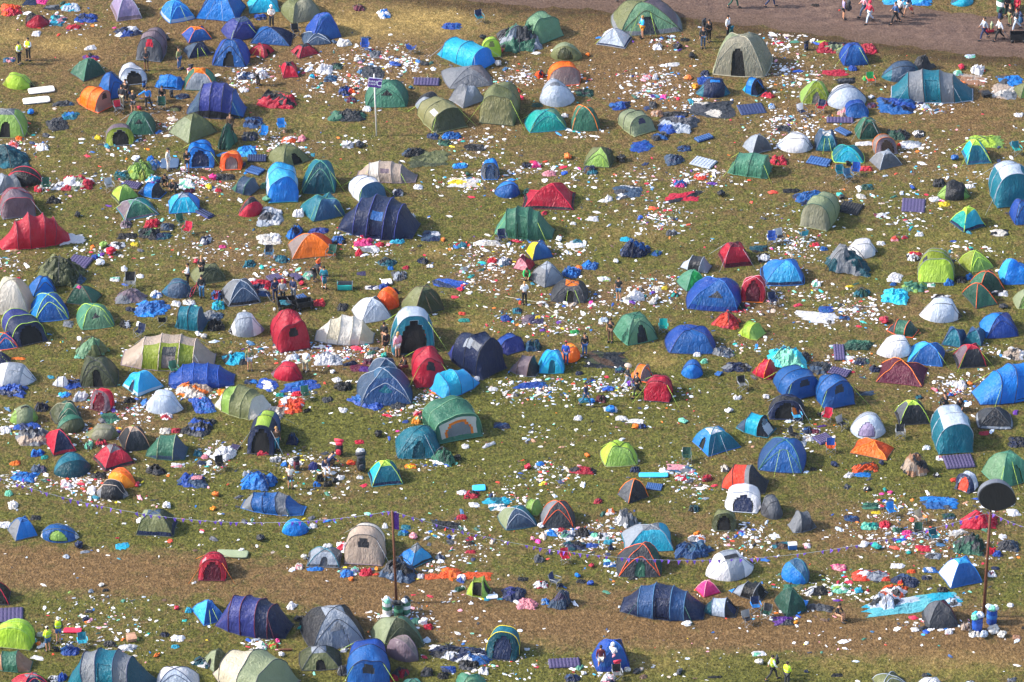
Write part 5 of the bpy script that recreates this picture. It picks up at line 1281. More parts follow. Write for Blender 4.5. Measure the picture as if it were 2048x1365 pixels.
DATA += r'''
@ 0 682
p -130 170 290 375 -8 white V=white,silver,white,pale ve=.45/.66/.80 T=grey DE=pale asp=.65 | white and silver pop-up on a blue sheet
f -20 340 230 460 -12 royal,navy h=.2 shine=1 n=tarpaulin | royal blue sheet under the silver pop-up
g 640 125 948 375 0 dolive F=dolive DF=inside T=charcoal rot=0 p=3 G=none | dark olive dome with dark open doorway
v 965 -60 1725 248 -4 dlime U=beige,dlime,dlime,dlime,beige V=-,beige,beige ve=.40/.95 DS=taupe T=beige asp=.55 H=mauve WS=dark | big lime and beige family tent
d 978 240 1310 450 38 cyan F=sky L=cyan DL=navy T=sky K=pale p=2.0 G=none | cyan dome with an open triangular door
p 1140 392 1465 590 -6 white V=white,pale,white ve=.24/.74 T=silver DW=inside asp=.62 | white pop-up beside the cyan dome
v 1345 175 1880 385 -2 royal sag=.12 T=royal asp=.55 G=none | long tent under a shiny royal blue tarpaulin
f 1400 315 1700 470 -20 beige,offwhite,orange h=.18 n=blanket | cream clothes on the royal blue tarpaulin
f 1500 400 1730 585 20 royal,blue h=.14 shine=1 jag=.4 n=tarpaulin | royal blue tail of sheet on the grass
f 1340 335 1460 385 0 royal h=.2 n=tarpaulin | royal blue fold left of the cream clothes
h 1390 270 20 green green | green chair between lime tent and blue tarpaulin
f 1770 90 1985 200 12 cyan,charcoal h=.14 n=tarpaulin | cyan sheet left of the person in grey shorts
s 715 378 915 580 -115 red U=red,red,mauve E=mauve T=crimson D=maroon asp=.95 | red pod with a grey mesh doorway
s 420 280 560 372 -10 white T=charcoal asp=.6 | round white bundle tent on the grass
f 500 305 660 392 15 royal,navy h=.2 n=tarpaulin | navy sheet left of the dark olive dome
f 465 405 548 448 0 cyan h=.25 n=cloth | cyan rag below the round white bundle
g 400 475 650 665 8 dgreen L=dolive F=green T=gtan rot=10 G=none p=2.1 | dark green dome behind an olive pod
p 455 585 680 745 25 green U=dolive,green,gtan T=dgreen asp=.8 | dark green pod joined to olive fly
p 78 512 305 675 10 olive V=apple,sage,apple U=sage,sage,olive T=olive W=black asp=.75 | pale olive pod above a navy sheet
f 100 635 330 730 -10 royal,navy h=.18 shine=1 n=tarpaulin | navy sheet beneath the pale olive pod
f 118 680 400 845 5 grey,smoke,beige h=.28 n=tarpaulin | heap of grey cloth left of the red black tent
f 268 485 392 570 0 navy,charcoal h=.4 n=sleeping_bag | navy roll right of the pale olive pod
d 350 700 610 922 22 charcoal L=crimson F=navy T=red K=crimson p=2.0 G=none | black and red dome in the tent cluster
p 680 662 955 800 -4 khaki V=khaki,gtan,olive T=olive asp=.65 | khaki pop-up in the tent cluster
d 948 678 1205 895 15 charcoal C=beige F=dark T=tan p=2.4 G=none | charcoal dome with a pale beige cap
s 1165 745 1505 960 -6 green U=green,green,slate E=slate K=slate asp=.75 T=sage | ribbed green pod with a slate end
d 742 820 1078 1045 28 crimson C=grey F=red L=crimson T=maroon K=charcoal p=1.9 G=none | red dome with a small grey cap
p 430 890 725 1098 22 teal U=dteal,teal,teal T=dteal asp=.8 | dark teal pod in front of the red black tent
p 865 1012 1085 1178 -28 orange U=amber,orange,orange T=dorange asp=.65 | orange pod fallen on its side
p 765 1105 1025 1275 -15 charcoal V=grey,charcoal,grey ve=.35/.8 T=beige asp=.75 | grey and black pod below the orange pod
f 1160 930 1330 1080 -35 black,smoke h=.28 n=tarpaulin | black sheet in front of the ribbed pod
f 1430 600 1730 775 -20 black,royal,smoke h=.18 shine=1 n=tarpaulin | black and royal blue sheets
f 1680 805 1895 965 -20 white h=.28 n=blanket | white quilt on the open grass
a 1835 810 1920 868 -20 violet,black asp=.5 | dark violet airbed behind the white quilt
f 1365 695 1448 740 0 crimson h=.25 n=cloth | crimson cushion near black sheets
f 1270 695 1370 750 0 offwhite h=.25 n=blanket | off-white rag left of the crimson cushion
f 1275 575 1380 635 10 white,crimson h=.25 n=blanket | white and crimson cloth below the white pop-up
f 800 575 970 670 25 green,dgreen h=.08 n=tarpaulin | green cloth lying in the rubbish
f 580 400 710 490 0 white,silver h=.3 n=blanket | white bedding left of the red pod
f 985 445 1085 500 0 black h=.3 n=cloth | black rag below the cyan dome
b 1180 405 1225 450 white skip=1 | x
f 240 980 375 1058 5 slate,violet h=.45 n=sleeping_bag | rolled slate airbed on the grass
f 80 1045 320 1135 -5 azure,blue h=.2 n=tarpaulin | azure sheet beside the bunting
f 245 862 360 930 0 azure,royal h=.3 n=tarpaulin | azure rag left of the black and red dome
f 325 915 390 950 0 turq h=.3 n=cloth | turquoise rag left of the dark teal pod
f 1410 1050 1665 1182 -5 royal,slate,navy h=.2 asp=.7 n=tarpaulin | royal blue and slate tent heap
f 1525 1075 1620 1110 0 rose h=.2 z=.3 n=cloth | rose mat on the royal and slate heap
k 1915 1040 2220 1205 -12 azure,blue h=.40 pk=.3 jag=.4 | azure tent collapsed behind the blue grey tunnel
f 1935 1030 2010 1090 0 silver,offwhite h=.5 n=cloth | pale sack behind the collapsed azure tent
f 1730 385 1870 440 5 amber,orange h=.3 n=cloth | amber rag right of the blue tarpaulin
v 1705 350 2190 640 -30 apple U=offwhite,apple,olive,olive,offwhite T=olive asp=.75 G=none | apple green tent with white ends
f 2060 520 2300 640 -20 offwhite,beige h=.2 n=tarpaulin | off-white porch cloth of the apple green tent
t 1970 545 2240 920 -98 navy U=navy,denim,navy,navy V=navy,lime,navy ve=.36/.64 Vtop=1 D=inside T=charcoal asp=.75 | navy tunnel with a lime roof patch
f 720 1040 850 1105 0 black,charcoal h=.4 n=cloth | black crate shaped bundle by the teal pod
b 1075 1095 1115 1170 red | red bag right of the fallen orange pod
f 760 780 860 850 0 crimson,black h=.3 n=blanket | crimson rags before the khaki pop-up
f 670 790 745 870 0 mint,smoke h=.4 n=blanket | mint rags in the tent cluster
b 1690 1200 1750 1245 orange | orange bag on open grass
b 1675 1305 1732 1355 amber | amber bag on open grass
b 1295 1280 1365 1340 white | white bag above the bunting
f 70 955 165 1000 0 orange,coral h=.3 n=cloth | orange rags at the frame's side
f 35 1190 105 1245 0 mint h=.4 n=cloth | mint bag below the bunting
f 60 1270 150 1350 0 white,offwhite h=.35 n=blanket | white bags near the frame's corner
f 480 1110 570 1180 0 white,rose h=.3 n=blanket | white and pink bags by the bunting
f 690 1150 770 1235 0 white h=.35 n=blanket | white quilt left of the black pod
f 85 130 205 155 0 orange h=.25 asp=.3 n=cloth | orange strip below the orange and blue tent
f 590 105 675 145 0 mint h=.35 n=cloth | mint rag below the pale green fallen tent
f 0 675 95 745 0 white h=.3 n=blanket | white cloth at the frame's left side
g -110 90 85 205 0 navy F=navy rot=10 | dark navy tent edge at the frame's side
f 0 570 30 640 0 royal h=.3 skip=1 | x
h 1760 1030 20 black black | black chair on the open grass
f 1540 870 1620 930 0 teal h=.25 n=cloth | teal rag left of the white quilt
f 1570 960 1650 995 0 navy h=.3 n=cloth | navy rag left of the black chair
f 1600 905 1665 945 0 rose h=.3 n=cloth | rose rag left of the white quilt
f 1360 975 1460 1015 0 white,rose h=.3 n=blanket | white rag right of the black sheet
f 1945 305 2060 350 0 navy,azure h=.25 n=blanket | navy rag above the apple green tent
P 1995 235 stand 10 olive silver hair s | person in olive top and pale shorts
@ 512 682
p 120 165 375 325 -18 crimson V=mauve,red,crimson ve=.25/.8 T=maroon asp=.6 | folded red pod beside blue sheets
f 0 295 185 410 -20 royal,white h=.2 shine=1 n=tarpaulin | royal blue sheet left of a rubbish pile
f 185 310 520 415 12 royal,blue h=.18 shine=1 jag=.4 n=tarpaulin | long royal blue sheet below the folded red pod
f 155 400 400 590 -5 dorange,white,coral h=.14 n=blanket | orange sheet strewn with white rubbish
f 285 400 375 450 0 red h=.3 n=cloth | bright red rag on the orange sheet
h 400 470 20 dgreen green | dark green chair on the orange sheet
f 370 510 440 580 35 black h=.4 asp=.4 n=sleeping_bag | black roll beside the orange sheet
f 155 415 230 450 0 turq h=.3 n=cloth | turquoise rag above the orange sheet
g 805 205 1250 525 5 slate F=denim C=steel T=silver rot=0 W=teal G=none p=2.6 R=steel | big slate blue dome with silver seams
f 720 300 1030 560 -35 royal,blue h=.22 shine=1 asp=.5 n=tarpaulin | royal blue tarpaulin round the slate dome
g 895 135 1160 330 0 slate F=steel rot=20 G=none T=silver | slate blue dome top behind the big dome
f 1045 445 1200 550 15 dark,charcoal h=.1 n=groundsheet | dark mat before the big slate blue dome
f 615 320 765 405 0 black,charcoal h=.35 n=blanket | black sacks left of the slate blue dome
f 745 190 910 250 0 plum,purple h=.15 n=blanket | plum patterned blanket beside white bedding
f 840 140 940 195 0 plum,smoke h=.25 n=blanket | plum quilt above the patterned blanket
f 685 155 815 205 10 navy h=.3 asp=.4 n=sleeping_bag | navy sleeping bag by white bedding
f 460 85 700 200 0 white,silver h=.25 n=blanket | white bedding in front of the gazebo tent
f 235 100 350 155 0 pale,white h=.3 n=blanket | pale cloth by the crimson tunnel
t 1242 42 1512 382 -82 crimson T=maroon W=charcoal H=maroon | crimson tunnel beside the big slate dome
t 1385 225 1785 475 -145 sky T=denim U=sky,sky,cyan,sky asp=.6 G=none | bright sky blue tunnel behind the green cabin tent
t 1530 -70 2010 318 -48 navy U=indigo,navy,navy,navy WT=grey T=charcoal WS=silver asp=.6 | navy tunnel with a white window
c 1330 440 1810 830 -70 jade U=jade,green,green,green T=pgreen G=none asp=.95 E=green K=dgreen WC=1 | green cabin tent with white side windows
f 1480 660 1780 740 0 pale skip=1 | x
g 1115 672 1470 945 -8 teal F=teal D=dteal T=dteal rot=15 DF=dteal p=2.6 G=silver | round teal dome in front of the green cabin
k 1395 850 1595 1010 -35 green,dgreen h=.45 pk=.5 asp=.6 poles=1 | green pod with an orange rim tipped forward
b 1580 900 1640 955 black | black bag right of the tipped green pod
d 895 952 1172 1168 10 cyan F=teal C=lime T=lime R=teal p=1.9 G=none K=navy | teal dome with a lime cap
k 905 955 906 956 0 teal skip=1 | x
f 1800 785 1915 862 38 white h=.4 asp=.25 n=cloth | white tube shaped roll on the grass
f 1890 650 2035 705 0 navy,denim h=.2 n=cloth | navy rag right of the green cabin tent
f 1640 820 1705 865 0 white h=.25 n=cloth | white rag below the green cabin tent
f 655 500 735 580 0 white h=.15 jag=.6 n=cloth | white starfish shaped rag on the grass
f 785 790 865 828 0 red h=.25 n=cloth | red rag on the open grass
f 795 852 870 898 0 white h=.25 n=cloth | white rag below the red rag
f 720 950 800 995 0 coral,orange h=.3 n=cloth | coral bag left of the lime capped dome
f 415 960 495 1035 0 indigo h=.4 n=sleeping_bag | indigo ball shaped bag by the seated group
f 105 915 200 975 0 white,grey h=.4 n=blanket | white quilt left of a rucksack
b 250 935 310 985 white | white sack beside the red rucksack
f 195 965 250 1005 0 azure h=.3 n=cloth | azure rag below the white quilt
f 630 1068 710 1115 0 white h=.25 n=cloth | white rag below the seated group
f 800 1068 860 1108 0 white h=.35 n=cloth | white rag under the black rucksack
f 455 1120 520 1170 0 azure,navy h=.4 n=cloth | azure roll by black bags
b 600 1085 660 1135 black | black bag below the white rag
f 535 1110 610 1170 0 black h=.4 n=cloth | black holdall below the seated group
f 480 1060 545 1130 0 black,charcoal h=.5 n=cloth | black coat heap below the seated group
f 0 870 120 920 5 red h=.35 asp=.4 n=sleeping_bag | red sleeping bag before the navy porch tunnel
f 0 820 80 880 0 pink,plum h=.3 n=blanket | pink bedding before the navy porch tunnel
k 240 730 345 840 -20 navy,denim h=.5 asp=.6 | navy sack chair right of the navy tunnel
f 1185 980 1285 1022 0 orange,yellow h=.25 n=cloth | orange rag right of the lime capped dome
f 1655 1190 1790 1265 0 crimson,black h=.2 n=blanket | crimson and black clothes below blue mat
m 1725 1150 1835 1205 5 sky,pale asp=.5 | sky blue mat above the crimson clothes
f 1600 1190 1700 1235 20 white h=.3 n=cloth | white roll left of the crimson clothes
f 1800 1245 2044 1310 0 cyan,teal h=.2 asp=.4 n=blanket | cyan and teal clothes strip
f 1850 1300 2020 1365 0 white,teal h=.25 n=blanket | white bags before the cyan strip
f 1695 1290 1790 1330 0 white h=.3 n=blanket | white rag left of the cyan strip
b 945 705 1010 768 black | black bag left of the round teal dome
f 1255 555 1330 605 0 rose,red h=.4 n=cloth | rose bag behind the cabin tent
f 1240 590 1320 670 0 amber,mint h=.4 n=blanket | amber and mint bags behind the cabin tent
f 1165 630 1225 660 0 royal h=.3 n=cloth | royal blue rag behind the round teal dome
f 1725 275 1795 330 -30 white h=.3 n=cloth | white board beside the sky blue tunnel
f 1850 370 1935 405 0 white h=.3 n=cloth | white bag right of the sky blue tunnel
f 600 280 690 335 25 white h=.1 n=cloth | white sheet above the black sacks
b 590 228 635 262 white | white bag above the black sacks
v -120 1205 405 1400 -12 denim U=grey,blue,blue,grey,blue T=navy asp=.55 H=blue G=green | blue and grey banded tunnel
f 525 445 620 500 20 dark,smoke h=.25 n=cloth | dark folded chair on the grass
f 480 1000 620 1080 0 charcoal,white skip=1 | x
P 1040 110 stand -150 black black hair sl | person in black carrying a teal bag
P 1130 130 stand -150 rose offwhite blond s | blond person in a pale pink shirt and shorts
b 995 70 1045 138 turq | turquoise carrier bag held by the person in black
P 395 245 bend 170 white stone hair c | person all in white bending behind the folded pod
P 165 880 stand 20 brown teal blond l | person standing in the navy tunnel's porch
P 275 1185 arms 180 offwhite charcoal blond ts | boy in white T-shirt and dark shorts
P 555 1060 sit 20 navy white hair | person in navy sitting on a chair
P 590 1000 crouch 120 navy brown hair | person crouched behind the person in navy
r 325 1025 .75 maroon charcoal 20 | maroon and black rucksack by the boy
r 665 910 .95 black red -10 | tall black and red rucksack
r 840 1035 1.1 black charcoal 15 | tall black rucksack left of the lime capped dome
P 1185 245 sit -60 black maroon hair l | person in black sitting by the slate dome
@ 1024 682
f 0 120 10 130 0 navy skip=1 | x
s -20 115 235 292 -20 mauve U=mauve,mauve,charcoal T=brown asp=.8 | mauve striped pod beside a cyan dome
g 210 72 420 265 0 cyan DF=teal F=cyan T=azure rot=0 p=2.6 G=none | cyan pod with an open round door
p 380 22 545 175 20 orange U=orange,amber,orange T=dorange W=brown asp=.8 | orange pod behind a person in blue
s -130 -60 110 120 -60 royal T=navy U=royal,royal,indigo | royal blue pod beside the navy tunnel
k 90 -40 240 90 10 steel,dteal h=.4 asp=.5 | steel blue tent folded flat
f 560 75 940 225 -3 charcoal,dolive,brown h=.10 n=tarpaulin | dark olive sheet spread flat
g 900 -10 901 -9 0 olive skip=1 | x
k 1580 -20 1780 140 -25 grey,slate h=.2 asp=.5 | grey porch cloth of the long royal blue tent
p 1350 148 1525 305 -4 azure U=azure,blue,azure T=navy asp=.85 | small blue pod alone on the grass
s 940 182 1135 335 -30 orange E=grey U=orange,orange,grey T=grey D=grey | orange pod with grey end
t 1050 270 1285 500 -100 crimson U=maroon,crimson,crimson,crimson T=maroon H=charcoal asp=.8 K=maroon | crimson tent beside two walking people
s 1915 145 2130 312 -30 crimson T=orange U=crimson,red,crimson | crimson pod with orange edging
f 1665 170 1920 255 -5 navy,black,grey h=.2 n=blanket | navy clothes heap left of the crimson pod
b 1615 240 1690 282 blue | blue bag left of the navy clothes heap
f 1500 140 1565 185 0 mint h=.4 n=cloth | mint bag behind the navy clothes heap
f 1445 90 1510 130 0 white h=.4 n=cloth | white bag above the small blue pod
f 1730 80 1780 110 0 lime h=.4 n=cloth | lime rag at the grey porch cloth
f 0 325 290 385 5 royal,blue h=.2 asp=.35 n=tarpaulin | royal blue sheet above scattered rubbish
b 610 440 665 500 azure | azure bag beside maroon rucksacks
f 665 425 755 500 0 maroon,black h=.4 n=blanket | maroon and black coats by the azure bag
f 525 455 620 500 0 teal,cyan h=.3 n=cloth | teal cloth at the walker's feet
f 815 205 905 260 0 navy,teal h=.4 n=blanket | navy clothes behind the orange pod
f 505 240 570 280 0 navy h=.3 n=cloth | navy rag on the grass
b 745 512 825 575 azure | azure bag in open grass
f 725 525 845 575 0 white h=.3 n=blanket | white bag behind the azure bag
f 490 590 565 640 0 white h=.3 n=cloth | white rag alone on the open grass
b 1328 612 1408 660 mint | pale mint bag on open grass
f 905 625 1060 665 0 white h=.2 n=blanket | white sheet above the orange bag
b 955 660 1012 702 orange | orange bag left of a navy rag
f 1010 655 1075 705 0 navy,royal h=.35 n=cloth | navy rag right of the orange bag
f 825 598 935 640 0 white h=.2 n=blanket | white rags above the white sheet
b 1695 530 1770 575 white | white bag on open grass
f 2000 425 2060 465 0 white h=.4 n=cloth | white bag near the blue twin tunnels
f 1765 430 1835 475 0 white h=.4 n=cloth | white bag below the folding chair
h 1840 390 20 steelgrey black | dark folding chair tipped over
g 705 792 1005 1008 -5 lime F=apple L=lime T=black rot=15 G=lime W=apple p=2.6 | lime green dome alone in open grass
b 578 893 628 930 orange | orange bag left of the lime green dome
b 95 975 155 1028 red | red bag left of rubbish
d 1440 680 1830 925 28 sky C=white F=teal L=azure DL=inside T=teal G=silver p=2.3 asp=.85 | blue tent with a white roof sheet
h 1395 965 0 dgreen dgreen | dark green chair before the white roofed tent
s 1790 572 2110 778 -28 cyan U=slate,cyan,charcoal D=white T=charcoal W=grey asp=.7 | cyan pod with charcoal end and white rags
m 1012 1052 1248 1095 -2 sky,cyan asp=.32 | sky blue mat spread near rubbish
d 840 1092 1092 1302 32 dark F=charcoal L=midgrey T=orange p=2.0 G=none | dark grey dome with orange piping
a 1065 1128 1208 1195 -12 denim,navy asp=.5 | denim airbed behind the dark grey dome
f 1230 985 1470 1060 -5 rose,grey,steel h=.2 n=blanket | rose and steel blue bedding
f 1300 1060 1405 1120 0 red,white h=.25 n=blanket | red and white rags below the steel bedding
f 1515 1065 1600 1130 0 crimson,maroon h=.35 n=blanket | crimson rag left of the orange grey tent
f 445 1000 680 1070 -4 crimson,charcoal h=.2 asp=.5 n=sleeping_bag | crimson sleeping bag below the lime dome
f 650 1255 725 1305 0 crimson,navy h=.35 n=cloth | crimson and navy clothes on the grass
f 190 945 260 1005 35 azure h=.2 n=cloth | azure mat beside the red bag
f 940 1000 1020 1055 0 navy h=.35 n=blanket | navy sack below the lime dome
f 1820 1050 1821 1051 0 coral skip=1 | x
s 1670 985 2050 1230 -12 coral U=coral,coral,grey,grey E=charcoal T=charcoal asp=.75 | coral and grey tent behind a white pod
s 1700 1140 1990 1380 -95 white T=silver D=navy H=silver | white pod with blue bedding in its mouth
g 1620 1320 1730 1420 0 dgreen skip=1 | x
p 1890 1265 1891 1266 0 grey skip=1 | x
f 1665 970 1735 1050 0 offwhite,smoke h=.4 n=blanket | pale cloth behind the coral tent
s 80 1258 260 1400 -30 apple U=sage,apple,apple T=olive | apple green pod behind charcoal tent
g 225 1275 500 1500 0 smoke F=dark L=grey T=dorange rot=0 p=2.2 G=none | charcoal dome with orange stripes
g -115 1315 200 1515 5 teal L=sage F=slate DW=inside T=silver rot=15 G=none | slate teal dome beside the charcoal striped dome
k 815 1310 1015 1500 30 grey,white h=.5 asp=.7 | grey and white tent half down
f 750 1335 825 1390 0 orange,white h=.3 n=cloth | orange rag left of the grey white tent
f 1405 1300 1500 1370 0 dteal,black h=.3 n=cloth | dark teal rag on the grass
b 345 768 372 785 red skip=1 | x
L 200 395 250 100 220 | 
L 260 1075 230 110 280 | 
L 780 370 200 70 110 | 
L 1350 1050 130 90 120 | 
L 1480 1170 120 70 100 | 
P 430 195 stand 160 royal denim red c | person in royal blue with a red cap
P 580 125 stand 20 black denim hair | person in black top and denim beside the orange pod
P 925 385 walk 80 charcoal silver beige y | walker in a pale conical hat
P 995 445 walk -60 black black hair | walker in black carrying a lime bag
b 960 405 1000 440 lime | lime bag beside the walker in black
P 588 525 walk 60 navy steel hair | walker in navy jacket and light jeans
@ 1536 682
t 40 192 435 490 -66 blue T=navy W=dark asp=.75 G=lime U=blue,blue,blue,blue | blue tunnel, first of a matching pair
t 362 262 698 555 -70 blue T=navy W=dark asp=.75 G=lime U=denim,blue,blue,blue | blue tunnel, second of a matching pair
t 5 425 290 640 -95 indigo U=navy,navy,charcoal,navy D=inside T=navy asp=.8 | navy tunnel with chairs at its open door
k -10 35 320 230 -5 aqua,cyan,mint h=.28 pk=.3 shine=1 | aqua tent collapsed behind blue tunnels
f 240 60 335 175 0 smoke,black h=.3 n=cloth | smoke coloured cloth right of the aqua tent
a 520 25 618 152 -90 violet,black asp=.6 nx=6 ny=4 | violet airbed lying end on
a 475 195 668 290 -25 violet,black asp=.4 nx=8 ny=3 | violet airbed behind the second blue tunnel
f 590 -10 860 80 -5 dgreen,green h=.25 n=blanket | dark green chairs and covers heap
f 320 165 510 275 -15 dark,slate h=.15 n=tarpaulin | dark sheet left of the violet airbed
f 680 130 800 195 0 navy,smoke h=.3 n=blanket | navy clothes in the rubbish
f 800 190 900 255 0 navy,charcoal h=.35 n=blanket | navy holdall left of the maroon tent
f 580 118 700 155 0 white h=.15 n=blanket | white sheet right of the airbeds
p 865 -50 1165 142 10 white V=white,white,pale T=grey asp=.7 | white pop-up behind the maroon tent
d 1110 10 1410 208 -8 azure F=blue R=blue L=sky T=azure p=2.2 G=lime | bright blue dome beside the maroon tent
d 862 135 1275 370 -12 plum L=maroon F=plum T=orange p=1.5 G=orange C=maroon | maroon tent with orange edging
d 1475 20 1745 225 8 dark C=crimson F=charcoal L=mauve T=crimson K=charcoal p=2.1 G=lime R=black | black dome with a crimson cap
f 1640 130 1880 205 0 black skip=1 | x
f 1865 45 2060 160 -25 beige,charcoal,white h=.12 n=groundsheet | beige groundsheet with dark clothes
v 1615 170 2300 515 18 blue U=azure,azure,azure,blue,blue asp=.5 T=navy DS=azure G=lime | long azure tunnel at the frame's edge
d 1010 470 1295 680 8 dark C=lime F=charcoal L=midgrey T=lime p=2.2 G=none K=charcoal | dark dome with a lime cap
t 1298 512 1640 910 -84 teal V=teal,pale,teal ve=.27/.76 Vtop=1 T=silver asp=.5 E=teal | tall teal tunnel with a pale stripe
a 1390 865 1660 1020 8 violet,violet asp=.5 nx=9 ny=5 | purple airbed leaning on the teal tunnel
g 1660 530 1955 710 -10 dark F=charcoal K=silver rot=10 T=dark G=none p=1.9 | small dark tent on a white groundsheet
f 1680 720 1770 758 0 red h=.25 n=cloth | red rag below the small dark tent
f 1910 755 2060 860 -10 charcoal,navy,black h=.2 n=blanket | charcoal coats at the frame's edge
p 655 565 938 790 -8 white U=pale,silver,white ue=.50/.62 T=grey D=lilac asp=.95 | white pod with grey hood and lilac door
d 655 780 1010 960 -22 dorange F=orange T=orange p=1.7 asp=.65 G=none | low orange tent in front of the white pod
k 665 965 890 1065 15 dorange,dgreen h=.3 pk=.2 asp=.6 | orange tent folded on its side
f 600 1000 690 1098 -30 white h=.35 n=blanket | white cloth left of the folded orange tent
f 680 1050 825 1092 0 azure h=.2 asp=.35 n=tarpaulin | azure sheet under the folded orange tent
b 880 950 930 992 navy | navy bag behind the folded orange tent
k 1055 890 1295 1092 8 tan,beige,dark h=.7 pk=.5 asp=.7 poles=1 | tan tent collapsed over bent hoops
g 1705 870 2120 1175 5 jade L=pgreen F=jade T=green rot=30 p=2.8 DF=green G=lime | pale green tunnel at the right edge
g -80 770 305 1060 -8 royal F=blue L=denim T=green rot=0 R=blue p=2.4 G=lime | royal blue dome with a thin green seam
s -130 600 105 778 -25 teal skip=1 | x
s 1485 1040 1685 1225 -125 pale U=silver,pale,slate D=coral T=navy E=navy asp=.9 | pale pod with an orange interior
h 230 645 10 sky orange | sky blue chair before the navy tunnel
h 470 645 -20 red red | red chair right of the navy tunnel
h 590 705 40 charcoal grey | grey chair turned away behind the white pod
h 500 890 0 dorange royal | orange and blue chair near the violet airbed
h 210 790 60 black charcoal | black chair near the navy clothes
a 355 690 530 825 30 violet,indigo asp=.6 nx=7 ny=5 | violet airbed beside the orange blue chair
f 270 680 350 745 0 navy,blue h=.35 n=blanket | navy clothes left of the airbed
f 340 700 415 745 0 plum h=.3 n=blanket | plum bedding behind the airbed
f 270 760 370 805 0 white,beige h=.2 n=blanket | white rags left of the airbed
f 215 800 310 840 0 silver h=.2 n=blanket | silver rag below the airbed
b 385 560 430 605 black | black bag left of the red chair
h 1055 780 0 steelgrey charcoal | grey folded chair on the grass
f 700 400 860 440 10 slate,charcoal h=.2 n=tarpaulin | slate sheet below the second blue tunnel
b 1437 412 1482 445 royal | royal blue bag near the long azure tunnel
f 1300 335 1360 415 -60 rose,pink h=.3 asp=.35 n=cloth | pink roll on brown grass
f 1480 310 1590 380 0 white,offwhite h=.3 n=blanket | white bags left of the azure tunnel
b 1590 325 1640 355 orange | orange bag left of the azure tunnel
f 1170 430 1235 470 0 teal,black h=.5 n=cloth | dark rag behind the lime capped dark dome
b 500 960 560 1005 navy | navy bag on the lower grass
f 1450 1090 1510 1130 0 coral h=.3 n=cloth | coral rag left of the pale pod
f 1315 1050 1375 1095 0 black,white h=.35 n=cloth | black and white bag right of the tan tent
f 1230 830 1300 875 0 white,pale h=.2 n=cloth | white rag left of the teal tunnel
f 1340 905 1400 960 0 white,rose h=.3 n=cloth | white bags left of the purple airbed
f 1210 1240 1530 1350 -5 azure,smoke,blue h=.22 n=tarpaulin | azure tent cloth heap left of the drum sign
f 735 1290 895 1350 0 dgreen,jade h=.25 n=blanket | dark green clothes below the open grass
b 950 1195 998 1225 pink | pink bag on the lower grass
b 915 1165 948 1205 turq | turquoise bag on the lower grass
f 330 1010 395 1040 0 black h=.35 n=cloth | black rag below the royal blue dome
f 760 1155 830 1205 0 black,white h=.35 n=cloth | black and white rag on the lower grass
p -60 1230 120 1430 20 midgrey V=smoke,midgrey,grey DE=inside T=charcoal asp=.8 | grey ribbed pod with a dark mouth
L 650 170 230 100 250 | 
L 1500 380 170 90 220 | 
L 300 740 170 80 160 | 
L 1000 1300 180 50 110 | 
P 1410 545 sit 200 black black hair | person in black hidden behind the teal tunnel
P 1530 550 crouch 0 black black hair | person crouching behind the tall teal tunnel
@ 0 1023
d 60 42 300 240 25 grey L=grey F=azure C=blue R=blue T=blue p=2.1 G=none | small blue and grey dome near the corner
p 325 100 635 255 -3 blue U=blue,blue,blue V=white,blue,white ve=.18/.82 D=apple T=dolive asp=.62 | blue topped lime pop-up with white ends
b 595 225 665 300 navy | navy bag right of the lime pop-up
f 920 250 1035 312 15 cyan,sky h=.12 n=cloth | cyan sheet on the lower grass
d 1085 -20 1420 210 -6 olive L=sage R=dolive C=slate F=olive T=dolive K=navy p=2.7 asp=.75 G=none | olive dome tent behind the bunting
t 1582 322 1815 560 -92 crimson T=maroon D=maroon WT=rose asp=.8 U=crimson,red,crimson,crimson H=maroon G=orange | small crimson tunnel with orange guys
m 1725 305 1985 380 -6 sage,dolive asp=.26 | green striped roll mat beside the crimson tunnel
b 1900 280 1950 332 white | white bag beside the striped roll mat
d 1530 688 1805 915 25 azure F=blue L=sky T=blue p=1.7 G=lime | bright blue dome beside a navy tunnel
f 1475 760 1540 815 0 cyan h=.4 n=cloth | cyan rag left of the bright blue dome
v 1715 665 2350 1025 -18 navy U=indigo,indigo,indigo,navy,navy E=navy T=maroon asp=.6 G=maroon | large navy tunnel with maroon guys
d -140 560 85 750 0 black L=crimson T=red G=none | dark tent at the frame's edge, lower left
a -60 765 185 885 4 violet,navy asp=.5 | navy airbed by the lime green tunnel
t -40 858 280 1115 -100 lime U=apple,lime,lime,lime T=apple asp=.8 | lime green tunnel by two stewards
s -60 1110 265 1290 -5 green U=tan,green,tan T=dgreen asp=.7 | green and tan pod at the corner
g 90 1285 400 1440 0 navy F=navy L=crimson T=red rot=30 C=grey | navy dome with red edging at the bottom
v 530 1090 1255 1500 -10 teal U=teal,grey,teal,grey,dteal DS=teal T=navy asp=.6 G=none | large teal and grey tent at the bottom
f 460 1275 540 1365 0 royal h=.5 n=cloth | royal blue bag left of the large teal tent
f 375 1310 470 1365 0 white,charcoal h=.4 n=blanket | white and charcoal bags left of a blue bag
g 1250 1240 1590 1430 0 white F=pale T=navy rot=0 G=none | white dome at the bottom edge
f 480 1070 640 1155 -5 royal,blue h=.3 n=tarpaulin | royal blue tarpaulin behind the large teal tent
h 660 1085 10 cyan teal | cyan chair behind the large teal tent
b 410 1070 475 1125 black | black bag at the small steward's feet
m 505 930 655 978 -4 red,crimson asp=.35 | red mat beside the stewards
f 820 1030 940 1090 0 black,smoke h=.35 n=blanket | black sacks behind the large teal tent
f 945 1060 1100 1120 0 white,silver h=.25 n=blanket | white bags right of the black sacks
